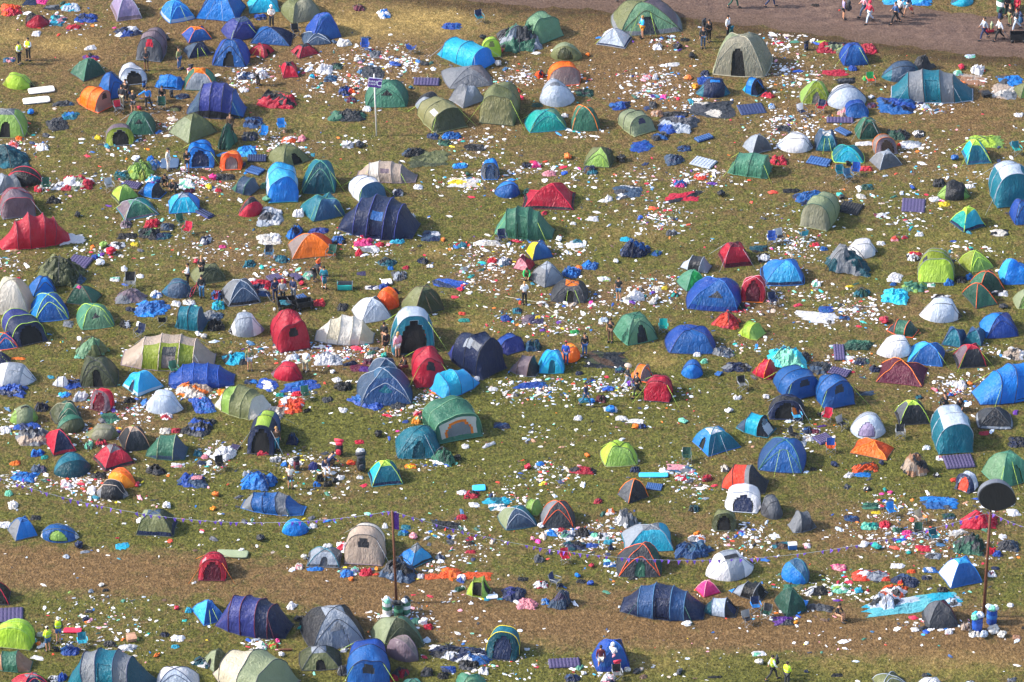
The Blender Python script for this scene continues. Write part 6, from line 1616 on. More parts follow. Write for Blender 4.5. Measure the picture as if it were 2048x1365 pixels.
f 1360 985 1480 1045 0 white h=.2 n=blanket | white sheet beside a navy rag
f 1270 960 1355 1010 -20 black,navy h=.3 n=cloth | navy rag left of the white sheet
x 1050 1030 .55 tan 15 | brown cardboard box on the lower grass
b 1080 1005 1112 1035 apple | green bag beside the cardboard box
b 1225 1120 1278 1165 orange | orange bag below the cardboard box
f 1365 1065 1435 1100 15 cyan h=.3 n=cloth | cyan roll below the white sheet
f 655 835 720 885 20 navy h=.3 n=cloth | navy clothes on the lower grass
b 675 785 740 812 charcoal | charcoal bag above the navy clothes
b 500 345 560 380 silver | silver grey bag on the brown track
b 1390 752 1430 785 red | red bag on the lower grass
b 285 1035 330 1075 orange | orange bag left of the small steward
f 290 960 365 1005 0 offwhite h=.3 n=cloth | off-white bag behind the small steward
f 240 1150 350 1195 -15 white h=.25 n=blanket | white sheet above the green and tan pod
f 240 30 330 75 0 black,charcoal h=.3 n=cloth | black rag behind the blue and grey dome
f -20 80 100 140 0 white,offwhite h=.3 n=blanket | white bags left of the blue and grey dome
k 1520 1155 1700 1260 -15 dteal,white h=.3 | dark checked cloth left of the olive tent
d 1610 1095 1890 1290 35 olive L=sage DL=inside F=dolive T=dolive p=1.8 G=none | olive tent behind the cream tent
t 1700 1110 2400 1560 -35 cream U=cream,cream,sage,cream E=sage T=dark asp=.75 G=none | large cream tunnel at the bottom edge
a 815 620 816 621 0 black skip=1 | x
f 815 615 870 645 10 charcoal h=.4 asp=.4 n=cloth | charcoal tube on the brown track
b 785 570 835 605 offwhite | off-white bag on the brown track
f 705 620 750 655 0 silver h=.3 n=cloth | silver bag on the brown track
f 640 310 720 340 15 silver h=.3 asp=.25 n=cloth | silver roll above the brown track
P 470 1045 stand 10 black denim offwhite vcs | steward in yellow waistcoat over black jacket
P 385 1120 arms -150 hiviz steel offwhite vcs | small steward in full yellow jacket
@ 512 1023
p 210 55 425 200 10 azure U=azure,azure,blue DE=blue sag=.15 T=cyan asp=.7 | crumpled azure pod below the bunting
v -60 -60 -59 -59 0 blue skip=1 | x
t 705 92 1040 440 -96 beige U=offwhite,offwhite,beige,beige T=charcoal W=charcoal asp=.6 E=beige | beige tunnel with a dark triangle window
d 405 285 685 455 -4 grey F=silver L=silver C=grey DF=midgrey T=teal p=2.5 K=midgrey G=none | grey dome with a blue arch
d 1115 250 1415 465 40 cyan C=grey F=sky L=azure T=charcoal K=charcoal p=1.9 G=none | bright cyan dome behind the brown pole
k 975 350 1285 580 -20 slate,smoke,black h=.4 pk=.4 shine=1 | grey tent collapsed at the brown pole
f 1430 395 1650 560 -30 dorange,orange h=.16 jag=.45 n=tarpaulin | orange torn sheet beside the pole
f 1620 480 1900 555 0 dorange h=.16 jag=.4 asp=.4 n=tarpaulin | orange tail of sheet above lime pod
f 1340 495 1480 550 10 dorange h=.16 jag=.3 asp=.4 n=tarpaulin | orange strip left of the torn sheet
s 1680 515 1880 695 -10 dlime E=apple D=inside DS=inside U=lime,dlime,dlime sag=.1 T=olive asp=.8 | olive lime pod gaping open
f 1580 590 1680 645 30 dgreen,white h=.4 asp=.4 n=sleeping_bag | dark green and white roll left of the gaping pod
m 1838 662 1932 705 5 white,pale asp=.6 | white board right of the gaping pod
f 1600 500 1680 580 0 white,royal h=.3 n=blanket | white and royal blue clothes on the orange sheet
f 1955 600 2160 730 0 navy,indigo h=.2 n=groundsheet | navy tent floor strewn with white rubbish
f 670 450 780 535 0 azure,blue h=.3 n=blanket | azure cloth heap left of the red rag
f 825 450 935 520 0 red h=.3 n=blanket | red rag in front of the beige tunnel
f 755 440 830 495 0 mint,lilac h=.3 n=cloth | pale lilac rag in front of the beige tunnel
f 400 440 550 480 0 azure h=.3 asp=.3 n=cloth | azure roll in front of the grey dome
h 720 560 10 azure silver skip=1 | x
b 735 520 778 558 orange | orange bag below the azure cloth heap
b 945 440 985 475 amber | amber bag in front of the beige tunnel
f 310 405 380 470 0 offwhite,rose h=.3 n=blanket | off-white rags left of the grey dome
b 355 325 410 385 offwhite | off-white bag beside the grey dome
f 530 255 610 295 0 white h=.4 n=blanket | white bag behind the grey dome
f 640 240 740 315 0 white,red h=.4 n=blanket | white and red bags beside the beige tunnel
f 1005 90 1055 140 0 white h=.6 n=cloth | white crate beside the banner pole
f 1130 145 1225 200 0 teal,azure h=.3 n=blanket | teal cushion right of the pole, lower one
f 1155 108 1240 150 0 teal h=.3 n=blanket | teal cushion right of the pole, upper one
b 1222 165 1290 225 rose | red and white carrier bag near the pole
f 1385 65 1640 150 -5 charcoal,black h=.25 n=tarpaulin | charcoal sacks under the bunting
f 1595 20 1690 70 0 crimson h=.3 n=cloth | crimson rag above the bunting
f 1430 310 1510 395 -40 silver,navy h=.3 n=cloth | silver and navy cloth right of the cyan dome
f 1280 470 1345 540 0 white,rose h=.3 n=blanket | white rags right of the collapsed grey tent
b 1520 180 1560 220 royal | royal blue bag on the lower field
f 1670 310 1760 340 0 crimson h=.3 n=cloth | crimson rag on the lower field
f 1670 200 1745 240 0 crimson,violet h=.3 n=cloth | crimson and violet rag under the bunting
f 1665 235 1750 280 25 black,brown h=.3 n=cloth | black and brown cloth on the lower field
b 0 180 72 235 charcoal | charcoal bag left on the lower field
f 420 90 490 135 0 white h=.3 n=cloth | white rag right of the crumpled azure pod
g 345 745 880 1120 0 dark F=silver C=silver L=charcoal R=black T=charcoal rot=20 DF=silver p=2.6 G=none W=grey | black and silver tent with a white window
g 915 835 1340 1130 8 olive L=sage F=dolive R=green T=dolive rot=10 p=2.5 G=none | olive dome beside the brown pole's bins
p 1035 990 1300 1205 -38 taupe U=mauve,taupe,charcoal T=mauve asp=.6 | taupe mesh pod leaning on the olive dome
t 722 1018 1070 1440 -88 royal U=royal,royal,blue,blue W=dark T=navy asp=.55 G=lime | royal blue tunnel at the bottom edge
g 345 1075 680 1275 5 dolive F=olive C=silver DF=inside T=dark rot=0 p=1.7 G=none | small dark olive tent with grey cap
s 1835 915 2110 1200 -98 dteal D=navy T=yellow U=teal,teal,dteal asp=.9 | dark teal tunnel with yellow piping
k 1370 1060 1680 1195 -12 charcoal,white,navy h=.14 | charcoal and white pod lying flattened
k 1540 1080 1915 1230 -15 navy,white,blue h=.16 | navy and white cloth right of the flattened pod
f 1610 1185 1790 1275 -10 black,smoke h=.3 n=blanket | black coats below the navy cloth
f 1770 1240 1860 1310 0 white,slate h=.3 n=blanket | white and slate rags right of the black coats
f 1310 1235 1420 1325 0 smoke,black h=.45 n=sleeping_bag | smoke grey sack at the bottom
f 1440 1280 1545 1345 0 black h=.35 n=blanket | black holdall at the bottom
f 1470 1235 1600 1295 0 royal,navy h=.3 n=blanket | royal blue clothes above the black holdall
f 1080 1240 1230 1340 -30 dark,crimson h=.35 n=blanket | dark coats right of the royal blue tunnel
f 1070 1300 1140 1360 0 crimson h=.4 n=cloth | crimson rag right of the royal blue tunnel
g 1600 1290 1840 1440 0 jade F=pgreen rot=10 G=none | jade dome cut by the bottom edge
g 900 1330 1110 1420 0 coral F=dorange rot=10 G=none | coral dome cut by the bottom edge
g 1170 1330 1330 1430 0 mint F=jade rot=10 G=none | mint dome cut by the bottom edge
f 240 700 335 790 -25 white h=.4 n=blanket | white quilt right of the large navy tunnel
f 300 830 400 885 0 black,smoke h=.3 n=blanket | black clothes left of the silver black tent
f 400 805 480 840 0 maroon h=.3 n=cloth | maroon clothes behind the silver black tent
f 330 912 395 945 0 turq h=.3 n=cloth | turquoise rag left of the silver black tent
f 90 1040 180 1100 0 apple,coral h=.4 n=blanket | green and orange bags at the bottom
f 0 1030 95 1110 0 white,rose,mint h=.35 n=blanket | white and pink bags at the bottom
b 155 1005 192 1050 pink | pink bag near the large navy tunnel
b 1295 820 1375 912 white | white bag right of the bins
f 1335 895 1415 950 0 red h=.35 n=cloth | red rag right of the bins
b 180 1120 230 1160 white | white bag above the large cream tunnel
f 670 1075 730 1130 0 white,grey h=.4 n=cloth | grey white rag before the silver black tent
b 1330 1010 1400 1055 pale | pale bag below the red rag
k 645 1215 740 1320 0 smoke,grey h=.35 asp=.7 | smoke grey cloth left of the royal tunnel
m 185 1098 292 1118 0 wood,brown asp=.15 cat=plank | rusty plank on the lower grass
L 30 1060 110 50 60 | 
@ 1024 1023
s 1595 -15 1790 165 -95 olive U=olive,olive,dolive D=inside T=dolive | small olive pod below the coral tent
d 875 90 1290 335 5 cyan L=silver F=cyan C=grey R=cyan T=grey p=2.4 G=none asp=.75 | cyan and grey dome behind the charcoal tent
g 835 245 1195 530 0 dark F=smoke R=dgreen C=dark T=dorange rot=0 DF=green p=2.0 G=none | charcoal tent with an open green flap
k 1290 225 1620 390 -5 denim,steel h=.2 asp=.7 | denim blue tent cloth spread flat
p 1545 305 1930 560 22 white V=white,silver,white,pale ve=.42/.62/.85 T=grey W=charcoal asp=.75 | white and silver pod leaning above pink tent
d 1465 545 1665 690 28 pink F=pink T=rose p=1.8 G=none | small bright pink tent under a white pod
s 1760 555 2045 720 -25 dark U=silver,black,black E=smoke D=inside T=grey | black and silver pod right of the pink tent
v 860 570 1555 880 -10 navy U=navy,denim,navy,denim,navy DS=navy T=steel asp=.5 G=green | navy tunnel with two denim bands
s 1520 690 1810 852 -12 pale U=dteal,pale,charcoal D=navy T=slate asp=.75 | pale blue banded pod beside the navy tunnel
f 255 140 375 205 -10 azure,white h=.3 n=blanket | azure rag right of the slate teal dome
f 360 130 430 170 0 crimson h=.3 n=cloth | crimson rag beside the azure rag
f 385 145 510 235 0 slate,white,jade h=.25 n=blanket | slate and white clothes
f 500 115 620 215 -10 black,charcoal h=.3 n=blanket | black clothes heap in the lower field
f 400 235 600 320 0 navy,dteal,black h=.3 n=blanket | navy clothes heap in the lower field
f 590 250 700 295 0 royal h=.3 n=cloth | royal blue rag right of the navy heap
f 765 260 812 315 0 navy h=.5 n=cloth | navy crate shaped bag
f 600 165 775 235 0 white,black,mint h=.25 n=blanket | black and white bedding left of the cyan dome
b 200 85 260 135 white | white bag beside the slate teal dome
f 170 330 265 415 10 midgrey,smoke h=.3 n=cloth | grey coat below the bunting
h 425 410 15 crimson crimson | crimson chair below the bunting
b 610 410 658 448 crimson | crimson bag below the bunting
f 725 400 835 448 -5 blue,white h=.3 n=blanket | blue and white bag beside the charcoal tent
b 500 490 548 530 azure | azure bag on the lower centre grass
b 598 550 655 592 royal | royal blue bag beside folded chairs
f 510 540 600 580 -15 charcoal h=.2 n=cloth | folded charcoal chair on the grass
f 165 545 290 620 0 white,dark,red h=.3 n=blanket | white and dark clothes heap
h 345 600 60 steelgrey navy | folded steel chair in the lower field
f 355 565 412 610 0 navy h=.4 n=cloth | navy rag by the folded steel chair
k 280 625 475 790 -20 slate,violet,navy h=.42 pk=.5 | slate tent collapsed beside a pink quilt
f 30 690 220 790 -8 rose h=.4 n=blanket | pale pink quilt on the grass
f 40 525 135 562 0 black h=.3 n=cloth | black rag above the navy tent floor
f 230 690 300 750 0 azure,silver h=.3 n=blanket | azure rag left of the collapsed slate tent
b 145 185 182 235 rose | rose bag on the lower field
b 1350 870 1442 920 white | white bag in front of the navy tunnel
h 1945 800 10 azure navy | azure chair beside the black silver pod
h 2030 855 -20 dgreen charcoal | dark chair beside the azure chair
h 1880 905 25 charcoal steelgrey | dark folded chair near the brown track
g 638 1020 940 1285 -3 royal F=blue R=navy T=royal rot=15 K=royal p=2.6 G=none | royal blue dome with two people in front
a 288 1165 550 1250 5 violet,violet asp=.40 nx=9 ny=3 | violet airbed on the bottom grass
k 415 1298 550 1365 0 navy,denim h=.3 | navy patterned bundle at the bottom
b 550 1275 600 1310 white | white bag right of the navy bundle
f 700 1290 830 1390 -10 white,navy,rose h=.35 n=blanket | white and navy bag at the bottom
h 840 1340 10 steelgrey black | folded dark chair by the black rucksack
b 890 1240 950 1285 offwhite | off-white bag beside the black rucksack
b 965 1250 1030 1300 charcoal | charcoal bag right of the off-white bag
b 1310 1250 1365 1310 dark | dark bag on the bottom grass
f 1555 1310 1690 1335 5 black h=.2 asp=.15 n=cloth | black tube on the bottom grass
f 1910 1115 2030 1160 0 white,mint h=.3 n=blanket | white and mint bags at the bottom right
b 1935 1175 2010 1225 offwhite | off-white bag at the bottom right
f 0 920 1 921 0 red skip=1 | x
f 95 1090 145 1115 0 white h=.3 n=cloth | white rag right of the yellow piped tunnel
f 1395 185 1550 260 -5 white,grey,orange h=.3 n=blanket | white bedding above the denim cloth
f 1620 150 1900 260 0 white skip=1 | x
f 265 320 330 350 0 dark h=.2 n=cloth | dark rag below the bunting
L 1850 210 220 110 300 | 
L 620 210 250 90 160 | 
L 950 490 170 50 60 | 
P 708 1270 stand 180 maroon offwhite hair slw | girl in patterned maroon jumper
P 805 1250 arms 150 white rose hair o | person in white hood and pale pink trousers
r 840 1290 .75 black red 20 | black rucksack at the royal blue dome
@ 1536 1023
p -50 -80 120 105 25 midgrey skip=1 | x
s 155 -5 385 175 -160 grey U=smoke,midgrey,grey T=dark asp=.8 V=- | grey ribbed pod on open grass
p 105 375 330 585 -50 steel U=azure,steel,steel T=teal asp=.75 | steel blue pod standing upright
f 155 235 160 240 0 black skip=1 | x
f 20 240 165 305 0 brown,dark,teal h=.3 n=blanket | brown and dark clothes by a blue cool box
x 195 298 .5 blue 5 lid=white n=cool_box | blue cool box with a white lid
f 275 235 345 300 0 white,rose h=.3 n=blanket | white bags right of the cool box
f 495 418 630 482 -8 rose,pink h=.3 n=blanket | rose coloured cloth on the grass
k 660 465 985 560 -3 coral,white,silver h=.26 pk=.3 asp=.5 | coral and white tent lying flat
f 975 495 1210 615 -28 navy,denim h=.25 asp=.4 n=tarpaulin | navy sheet right of the coral tent
f 1030 540 1085 600 0 coral,amber h=.4 n=cloth | coral and yellow bag on the navy sheet
f 885 580 1120 700 -25 dorange,charcoal,white h=.2 asp=.5 n=blanket | orange and charcoal bedding
k 800 640 1060 800 -10 white,pale,dark h=.3 | white tent cloth heap above the cyan sheet
f 740 640 1560 850 13 paqua,pale,cyan h=.10 asp=.30 jag=.22 rec=.85 n=tarpaulin | long cyan sheet dragged across the grass
f 1400 660 1550 770 20 pale,smoke h=.2 n=tarpaulin | pale end of the long cyan sheet
g 1230 708 1515 940 0 dark F=smoke L=midgrey R=maroon T=dark rot=10 sag=.05 p=2.5 G=none K=dark | charcoal dome with red panels
d 1360 355 1710 618 20 azure L=white F=blue C=sky R=blue T=azure p=2.3 G=none | white and blue dome beside the drum pole
f 1345 600 1445 655 0 black h=.4 n=cloth | black bag in front of the white blue dome
g 50 610 310 850 10 dgreen F=dgreen sag=.1 rot=20 T=dgreen p=2.2 G=none | dark green plastic covered tent
m 205 700 320 825 65 azure,blue asp=.3 | azure roll beside the green covered tent
f 110 580 290 640 0 green,khaki h=.3 n=blanket | green floral cloth behind the covered tent
f 280 590 480 680 5 black,white h=.25 n=tarpaulin | black and white sheet right of the covered tent
f 290 735 540 810 -12 midgrey,smoke h=.3 asp=.35 n=sleeping_bag | long grey sleeping bag beside a lying person
f 30 840 210 915 0 purple,dark h=.25 n=blanket | purple cloth at the track's edge
b 205 870 240 900 amber | amber bag right of the purple cloth
f 500 580 660 660 0 mint,white,apple h=.25 n=blanket | mint and white bags
f 685 598 760 655 0 cyan h=.4 n=cloth | cyan rag right of the mint bags
f 780 618 812 645 0 crimson h=.4 n=cloth | crimson rag right of the cyan rag
f 1235 445 1370 495 0 blue,white h=.3 n=blanket | blue and white clothes left of the white blue dome
f 1220 512 1310 550 0 navy,black h=.3 n=cloth | black clothes left of the white blue dome
f 970 415 1100 460 0 white h=.3 n=blanket | white bags above the coral tent
f 1105 465 1180 498 0 dorange h=.3 n=cloth | orange rag right of the white bags
k 1530 -10 1840 148 -8 red,crimson h=.42 pk=.6 asp=.6 | red tent collapsed under the drum sign
f 1900 -20 2025 45 12 white h=.2 n=blanket | white sheet at the right
f 1430 140 1600 200 25 offwhite,white h=.3 asp=.5 n=blanket | off-white quilt left of the green tent heap
k 1470 170 1730 360 -15 dgreen,smoke,green h=.3 | dark green tent heap beside the drum pole
k 1820 225 2010 330 -10 smoke,slate h=.3 | smoke grey cloth right of the drum pole
f 1740 285 1830 348 0 red h=.4 n=cloth | red rag right of the drum pole
f 1790 310 1880 365 0 royal,navy h=.4 n=cloth | royal blue rag right of the red rag
f 1840 180 1910 220 0 white h=.4 n=cloth | white bag right of the green tent heap
f 1250 330 1390 388 0 silver,smoke h=.25 n=blanket | silver plastic sheet in the rubbish
f 1170 270 1310 325 -12 red h=.25 n=cloth | red rag in the dense rubbish, lower field
h 1325 245 20 teal dteal | teal chair in the lower rubbish
h 1200 205 0 black dgreen | black chair left of the teal chair
b 825 245 910 305 turq | turquoise bag under the bunting
f 730 235 810 290 -20 white h=.3 n=cloth | white roll left of the turquoise bag
f 885 70 985 140 0 red h=.4 n=blanket | red bag under a chair
h 985 40 20 azure azure | azure chair above the red bag
f 985 125 1090 175 0 dgreen,green h=.3 n=blanket | dark green rag right of the red bag
f 1060 150 1155 200 0 pink h=.3 n=cloth | pink rag by the bunting
f 735 85 890 155 0 turq,mint h=.2 n=cloth | turquoise rags left of the red bag
f 600 30 740 85 0 navy,denim h=.3 n=blanket | navy clothes in the lower rubbish
f 820 0 905 25 0 yellow h=.3 n=cloth | yellow rag in the lower rubbish
f 1385 15 1500 65 0 dgreen,slate h=.25 n=blanket | dark green clothes left of the red tent
b 1098 318 1145 345 turq | small turquoise bag in the lower rubbish
h 1215 100 30 beige stone | beige chair in the lower rubbish
f 0 180 100 215 0 white h=.2 n=blanket | white sheet left of the lower rubbish
f 1780 440 1850 470 0 navy h=.3 n=cloth | navy rag right of the drum pole
f 1730 470 1830 530 0 white,plum h=.3 n=blanket | white and plum rags right of the drum pole
f 1905 730 1965 768 0 white h=.3 n=cloth | white rag on the right hand grass
f 1135 925 1215 965 0 white,offwhite h=.35 n=blanket | white rags left of the charcoal dome
f 1410 935 1480 985 0 white h=.3 n=cloth | white bag below the charcoal dome
f 1530 880 1630 955 0 beige,brown h=.2 n=cloth | beige plastic left of the bins
f 1950 985 2025 1025 0 tan h=.12 n=cloth | tan cardboard disc near the bins
b 1600 935 1680 990 charcoal | charcoal bag at the blue bins' feet
b 1690 925 1760 1010 pale | pale bag between the two blue bins
f 1600 950 1700 1010 0 white,offwhite h=.3 n=blanket | white rags below the blue bins
b 1750 900 1850 985 offwhite | clear white bag right of the bins
b 1830 950 1910 1012 offwhite | second clear white bag right of the bins
g 830 1280 1115 1420 0 dolive F=olive L=olive T=silver rot=25 G=none | olive dome cut by the bottom edge right of centre
g 1200 1325 1400 1440 0 white rot=10 G=none | white dome top at the bottom edge
g 1570 1350 1680 1440 0 pale rot=10 G=none | pale dome top at the bottom edge
f 285 1262 325 1292 0 navy h=.4 n=cloth | navy rag near two stewards
f 500 1300 600 1325 0 black h=.3 n=cloth | black rag at the bottom edge
f 2020 920 2060 945 0 black h=.3 n=cloth | black rag at the right edge
f 1225 1290 1310 1325 0 charcoal,teal h=.3 n=cloth | charcoal rag at the bottom edge
f 1890 1300 1891 1301 0 white skip=1 | x
L 1100 180 360 130 560 | 
L 640 640 150 60 90 | 
L 1500 250 300 100 150 | 
P 35 1350 walk 100 white black hair v | steward in white shirt and yellow waistcoat
P 150 1400 arms 140 hiviz charcoal hair v | steward in yellow jacket bending forward
r 68 1220 .5 black charcoal 90 z=.75 | small black rucksack on the steward in white
P 560 870 sit 60 black tan hair | person in black half lying on the grass
L 150 560 130 40 30 | 
'''
# ------------------------------------------------------------------ reading the measured places
ZF = 3.992
LIT = []
OFFN = dict(collapsed_tent2='collapsed_tent')
CATS = dict(tarpaulin='tarpaulin', blanket='bedding', sleeping_bag='sleeping bag', cloth='cloth', groundsheet='groundsheet', camouflage_net='net', collapsed_tent='tent')
def parse():
    ox = oy = 0
    for ln in DATA.split('\n'):
        ln = ln.strip()
        if not ln: continue
        if ln[0] == '@': _, ox, oy = ln.split(); ox = int(ox); oy = int(oy); continue
        body, _, label = ln.partition('|'); tk = body.split(); label = label.strip(); kind = tk[0]
        opt = {}; pos = []
        for t in tk[1:]:
            if '=' in t:
                k, v = t.split('=', 1)
                try: v = float(v) if k not in ('U', 'V', 've', 'n', 'D') else v
                except ValueError: pass
                opt[k] = v
            else: pos.append(t)
        if 'skip' in opt: continue
        yield kind, pos, opt, label, ox, oy
def X(v, o): return o+float(v)/ZF
ITEMS = list(parse())
ORDER = {k: i for i, k in enumerate('dgtuvcpskmafhbrxPL')}
def build_items():
    for kind, p, o, label, ox, oy in ITEMS:
        if kind == 'L': LIT.append((X(p[0], ox), X(p[1], oy), float(p[2])/ZF, float(p[3])/ZF, int(p[4]))); continue
        if kind in 'hrxP': px, py = X(p[0], ox), X(p[1], oy)
        else:
            b4 = [X(p[0], ox), X(p[1], oy), X(p[2], ox), X(p[3], oy)]
        z = o.get('z', 0.)
        if kind in 'dgtuvcps': tent(kind, b4, float(p[4]), p[5].split(','), o, label, dict(d='dome_tent', g='dome_tent', t='tunnel_tent', u='tunnel_tent', v='tunnel_tent', c='cabin_tent').get(kind, 'pop_up_tent'))
        elif kind in 'kf':
            n = o.get('n', 'collapsed_tent' if kind == 'k' else 'cloth'); n = OFFN.get(n, n)
            if kind == 'f': o.setdefault('h', .25); o['h'] = o['h']*.75 if n in ('tarpaulin', 'blanket') else o['h']
            else: o['part'] = 'flysheet'; o.setdefault('poles', 1)
            if z:
                gy = G(b4[0], b4[3])[1]; d = z*scale_at(gy)*math.cos(TH); b4[1] += d; b4[3] += d
            r = cloth(b4, float(p[4]), p[5].split(','), o, label, n, CATS[n])
            if z: r.location.z = z
        elif kind == 'a': airbed(b4, float(p[4]), p[5].split(','), o, label, 'airbed')
        elif kind == 'm': mat_(b4, float(p[4]), p[5].split(','), o, label, 'plank' if o.get('cat') == 'plank' else 'foam_mat')
        elif kind == 'b':
            if z: gy = G(b4[0], b4[3])[1]; d = z*scale_at(gy)*math.cos(TH); b4[1] += d; b4[3] += d
            small = (b4[2]-b4[0]) < 16 and p[4] not in ('black', 'charcoal', 'dark', 'navy')
            r = bag(b4, p[4], label, 'carrier_bag' if small else 'bin_bag', 'carrier bag' if small else 'bin bag')
            if z: r.location.z = z
        elif kind == 'h':
            chair(px, py, float(p[2]), p[3], p[4], label, o.get('sc', .95))
        elif kind == 'r':
            if z: py += z*scale_at(G(px, py)[1])*math.cos(TH)
            rucksack(px, py, float(p[2]), p[3], p[4], label, float(p[5]) if len(p) > 5 else 0, z)
        elif kind == 'x':
            n = o.get('n', 'cardboard_box')
            if n == 'wagon': wagon(px, py, float(p[2]), p[3], float(p[4]), label)
            elif n == 'folding_cot': cot(px, py, float(p[2]), p[3], float(p[4]), label)
            else: carton(px, py, float(p[2]), p[3], label, float(p[4]), n, 'cool box' if n == 'cool_box' else 'box', o.get('lid'))
        elif kind == 'P': person(px, py, p[2], float(p[3]), p[4], p[5], p[6], label, ex=p[7] if len(p) > 7 else '', skin='skin2' if p[6] == 'skin2' else 'skin')
def wagon(px, py, s, c, yaw, label):
    x, y = G(px, py); r = root('folding_wagon', x, y, label, 'wagon', None, math.radians(yaw)); r.scale = (s, s, s)
    t = .02
    V, F = join(box(-.45, .45, -.25, .25, .18, .21), box(-.45, .45, -.25, -.25+t, .21, .5), box(-.45, .45, .25-t, .25, .21, .5), box(-.45, -.45+t, -.25+t, .25-t, .21, .5), box(.45-t, .45, -.25+t, .25-t, .21, .5))
    mk('tub', V, F, solid(c), r, smooth=False)
    for sx in (-1, 1):
        for sy in (-1, 1):
            v, f = tube([(sx*.34, sy*.26, .1), (sx*.34, sy*.31, .1)], .1, 14); mk('wheel', v, f, solid('black'), r)
    v, f = tube([(-.45, 0, .2), (-.75, 0, .45), (-.95, 0, .85)], .015, 6); mk('handle', v, f, solid('steelgrey', .3), r)
def cot(px, py, s, c, yaw, label):
    x, y = G(px, py); r = root('folding_cot', x, y, label, 'cot', None, math.radians(yaw)); r.scale = (s,)*3
    V, F = rbox(-.5, .5, -.28, .28, .0, .42, 5, 8); V = np.array(V); mk('side_panel', V, F, solid(c), r)
    V, F = rbox(-.46, .46, -.24, .24, .36, .46, 5, 8); mk('mesh_top', V, F, solid('black'), r)
    for sx in (-1, 1):
        v, f = tube([(sx*.5, -.27, 0), (sx*.5, -.27, .46), (sx*.5, .27, .46), (sx*.5, .27, 0)], .02, 6); mk('frame', v, f, solid('steelgrey', .3), r)
# ------------------------------------------------------------------ ground
def gmask(px, py):
    """wear (0 green .. 1 bare brown), straw (dry pale), mud track; numpy arrays in photograph pixels of ground points"""
    g = lambda cx, cy, rx, ry: np.exp(-(((px-cx)/rx)**2+((py-cy)/ry)**2))
    wear = .50*np.clip(1-(py-60)/420., 0, 1)+.30
    c = 1128+px*.070; wear += 1.0*np.exp(-(((py-c)/52.)**4))*(.85+.15*np.sin(px*.01))
    c2 = 1262+(px-900)*.035; wear += np.where(px > 700, .75*np.exp(-(((py-c2)/38)**4)), 0)
    for a in WORN: wear += a[4]*g(*a[:4])
    for a in GREEN: wear -= .95*a[4]*g(*a[:4])
    for a in XL: wear += min(.30, a[4]/600)*g(a[0], a[1], a[2]*1.1, a[3]*1.2)
    straw = sum(a[4]*g(*a[:4]) for a in STRAW)
    return wear, straw
WORN = [(340, 220, 130, 60, .5), (640, 150, 160, 60, .3), (1300, 190, 160, 60, .35), (1620, 240, 110, 50, .4), (440, 370, 130, 40, .35), (1140, 600, 60, 30, .4), (560, 580, 130, 50, .4), (1010, 545, 90, 60, .4), (1600, 520, 120, 60, .4), (1750, 620, 140, 60, .3), (620, 720, 170, 50, .6),
        (860, 720, 120, 60, .5), (1280, 580, 90, 40, .5), (1700, 740, 160, 60, .5), (1920, 800, 90, 60, .7), (230, 830, 150, 60, .6), (220, 960, 120, 40, .4), (680, 940, 110, 50, .5), (1480, 950, 100, 50, .5), (1790, 1070, 220, 60, .8), (1420, 1080, 140, 50, .5), (1200, 1060, 120, 50, .4), (880, 1100, 140, 40, .4), (950, 230, 120, 60, .3), (150, 110, 130, 50, .4), (1880, 200, 140, 60, .3), (1700, 330, 160, 60, .4), (480, 500, 140, 60, .4), (1650, 1000, 60, 90, .2), (1300, 280, 200, 60, .2), (700, 60, 300, 60, .25), (1220, 90, 120, 80, .3), (380, 40, 90, 60, .3), (1820, 620, 60, 40, .3), (1960, 250, 100, 60, .35), (300, 600, 140, 50, .2), (1500, 620, 80, 30, .5), (1080, 700, 80, 40, .4), (1940, 1180, 40, 60, .5)]
GREEN = [(1150, 800, 260, 90, .45), (700, 870, 180, 60, .5), (400, 990, 200, 50, .4), (1800, 940, 200, 50, .4), (350, 300, 130, 30, .3), (1350, 980, 220, 40, .3), (1000, 940, 150, 60, .3), (1100, 430, 160, 50, .15), (1150, 1150, 260, 40, .3), (400, 1075, 260, 25, .5), (1000, 1340, 900, 35, .55), (1950, 1180, 110, 60, .3), (120, 1210, 120, 25, .3), (1500, 1330, 400, 40, .3), (1800, 570, 140, 40, .2), (350, 220, 60, 30, .2), (620, 820, 80, 30, .4), (1880, 470, 160, 40, .2), (960, 1330, 110, 40, .3)]
STRAW = [(130, 90, 60, 18, .8), (20, 70, 30, 22, .7), (30, 10, 30, 10, .4), (740, 45, 180, 32, .6), (880, 40, 80, 30, .7), (700, 60, 60, 20, .5), (1900, 480, 100, 30, .2), (870, 502, 26, 10, .6), (700, 1320, 180, 30, .35), (1900, 1330, 150, 25, .4), (1250, 1330, 60, 25, .3), (60, 320, 60, 12, .3), (1690, 240, 90, 30, .3), (1960, 350, 80, 22, .3), (640, 240, 40, 12, .3), (1320, 720, 40, 18, .5), (1260, 470, 80, 20, .3), (950, 650, 40, 22, .4), (1760, 870, 60, 16, .3), (1680, 1330, 60, 20, .3), (470, 300, 40, 14, .2), (1060, 1290, 40, 10, .4), (1290, 1325, 150, 22, .35)]
def TRACKLO(px): return np.interp(px, [-800, 600, 830, 1000, 1200, 1400, 1540, 1700, 1850, 2048, 2800], [-130, -60, -6, 8, 22, 40, 57, 80, 100, 118, 210])
def TRACKHI(px): return np.interp(px, [-800, 1300, 1700, 1790, 1900, 2048, 2800], [-260, -90, -14, 8, 26, 34, 100])
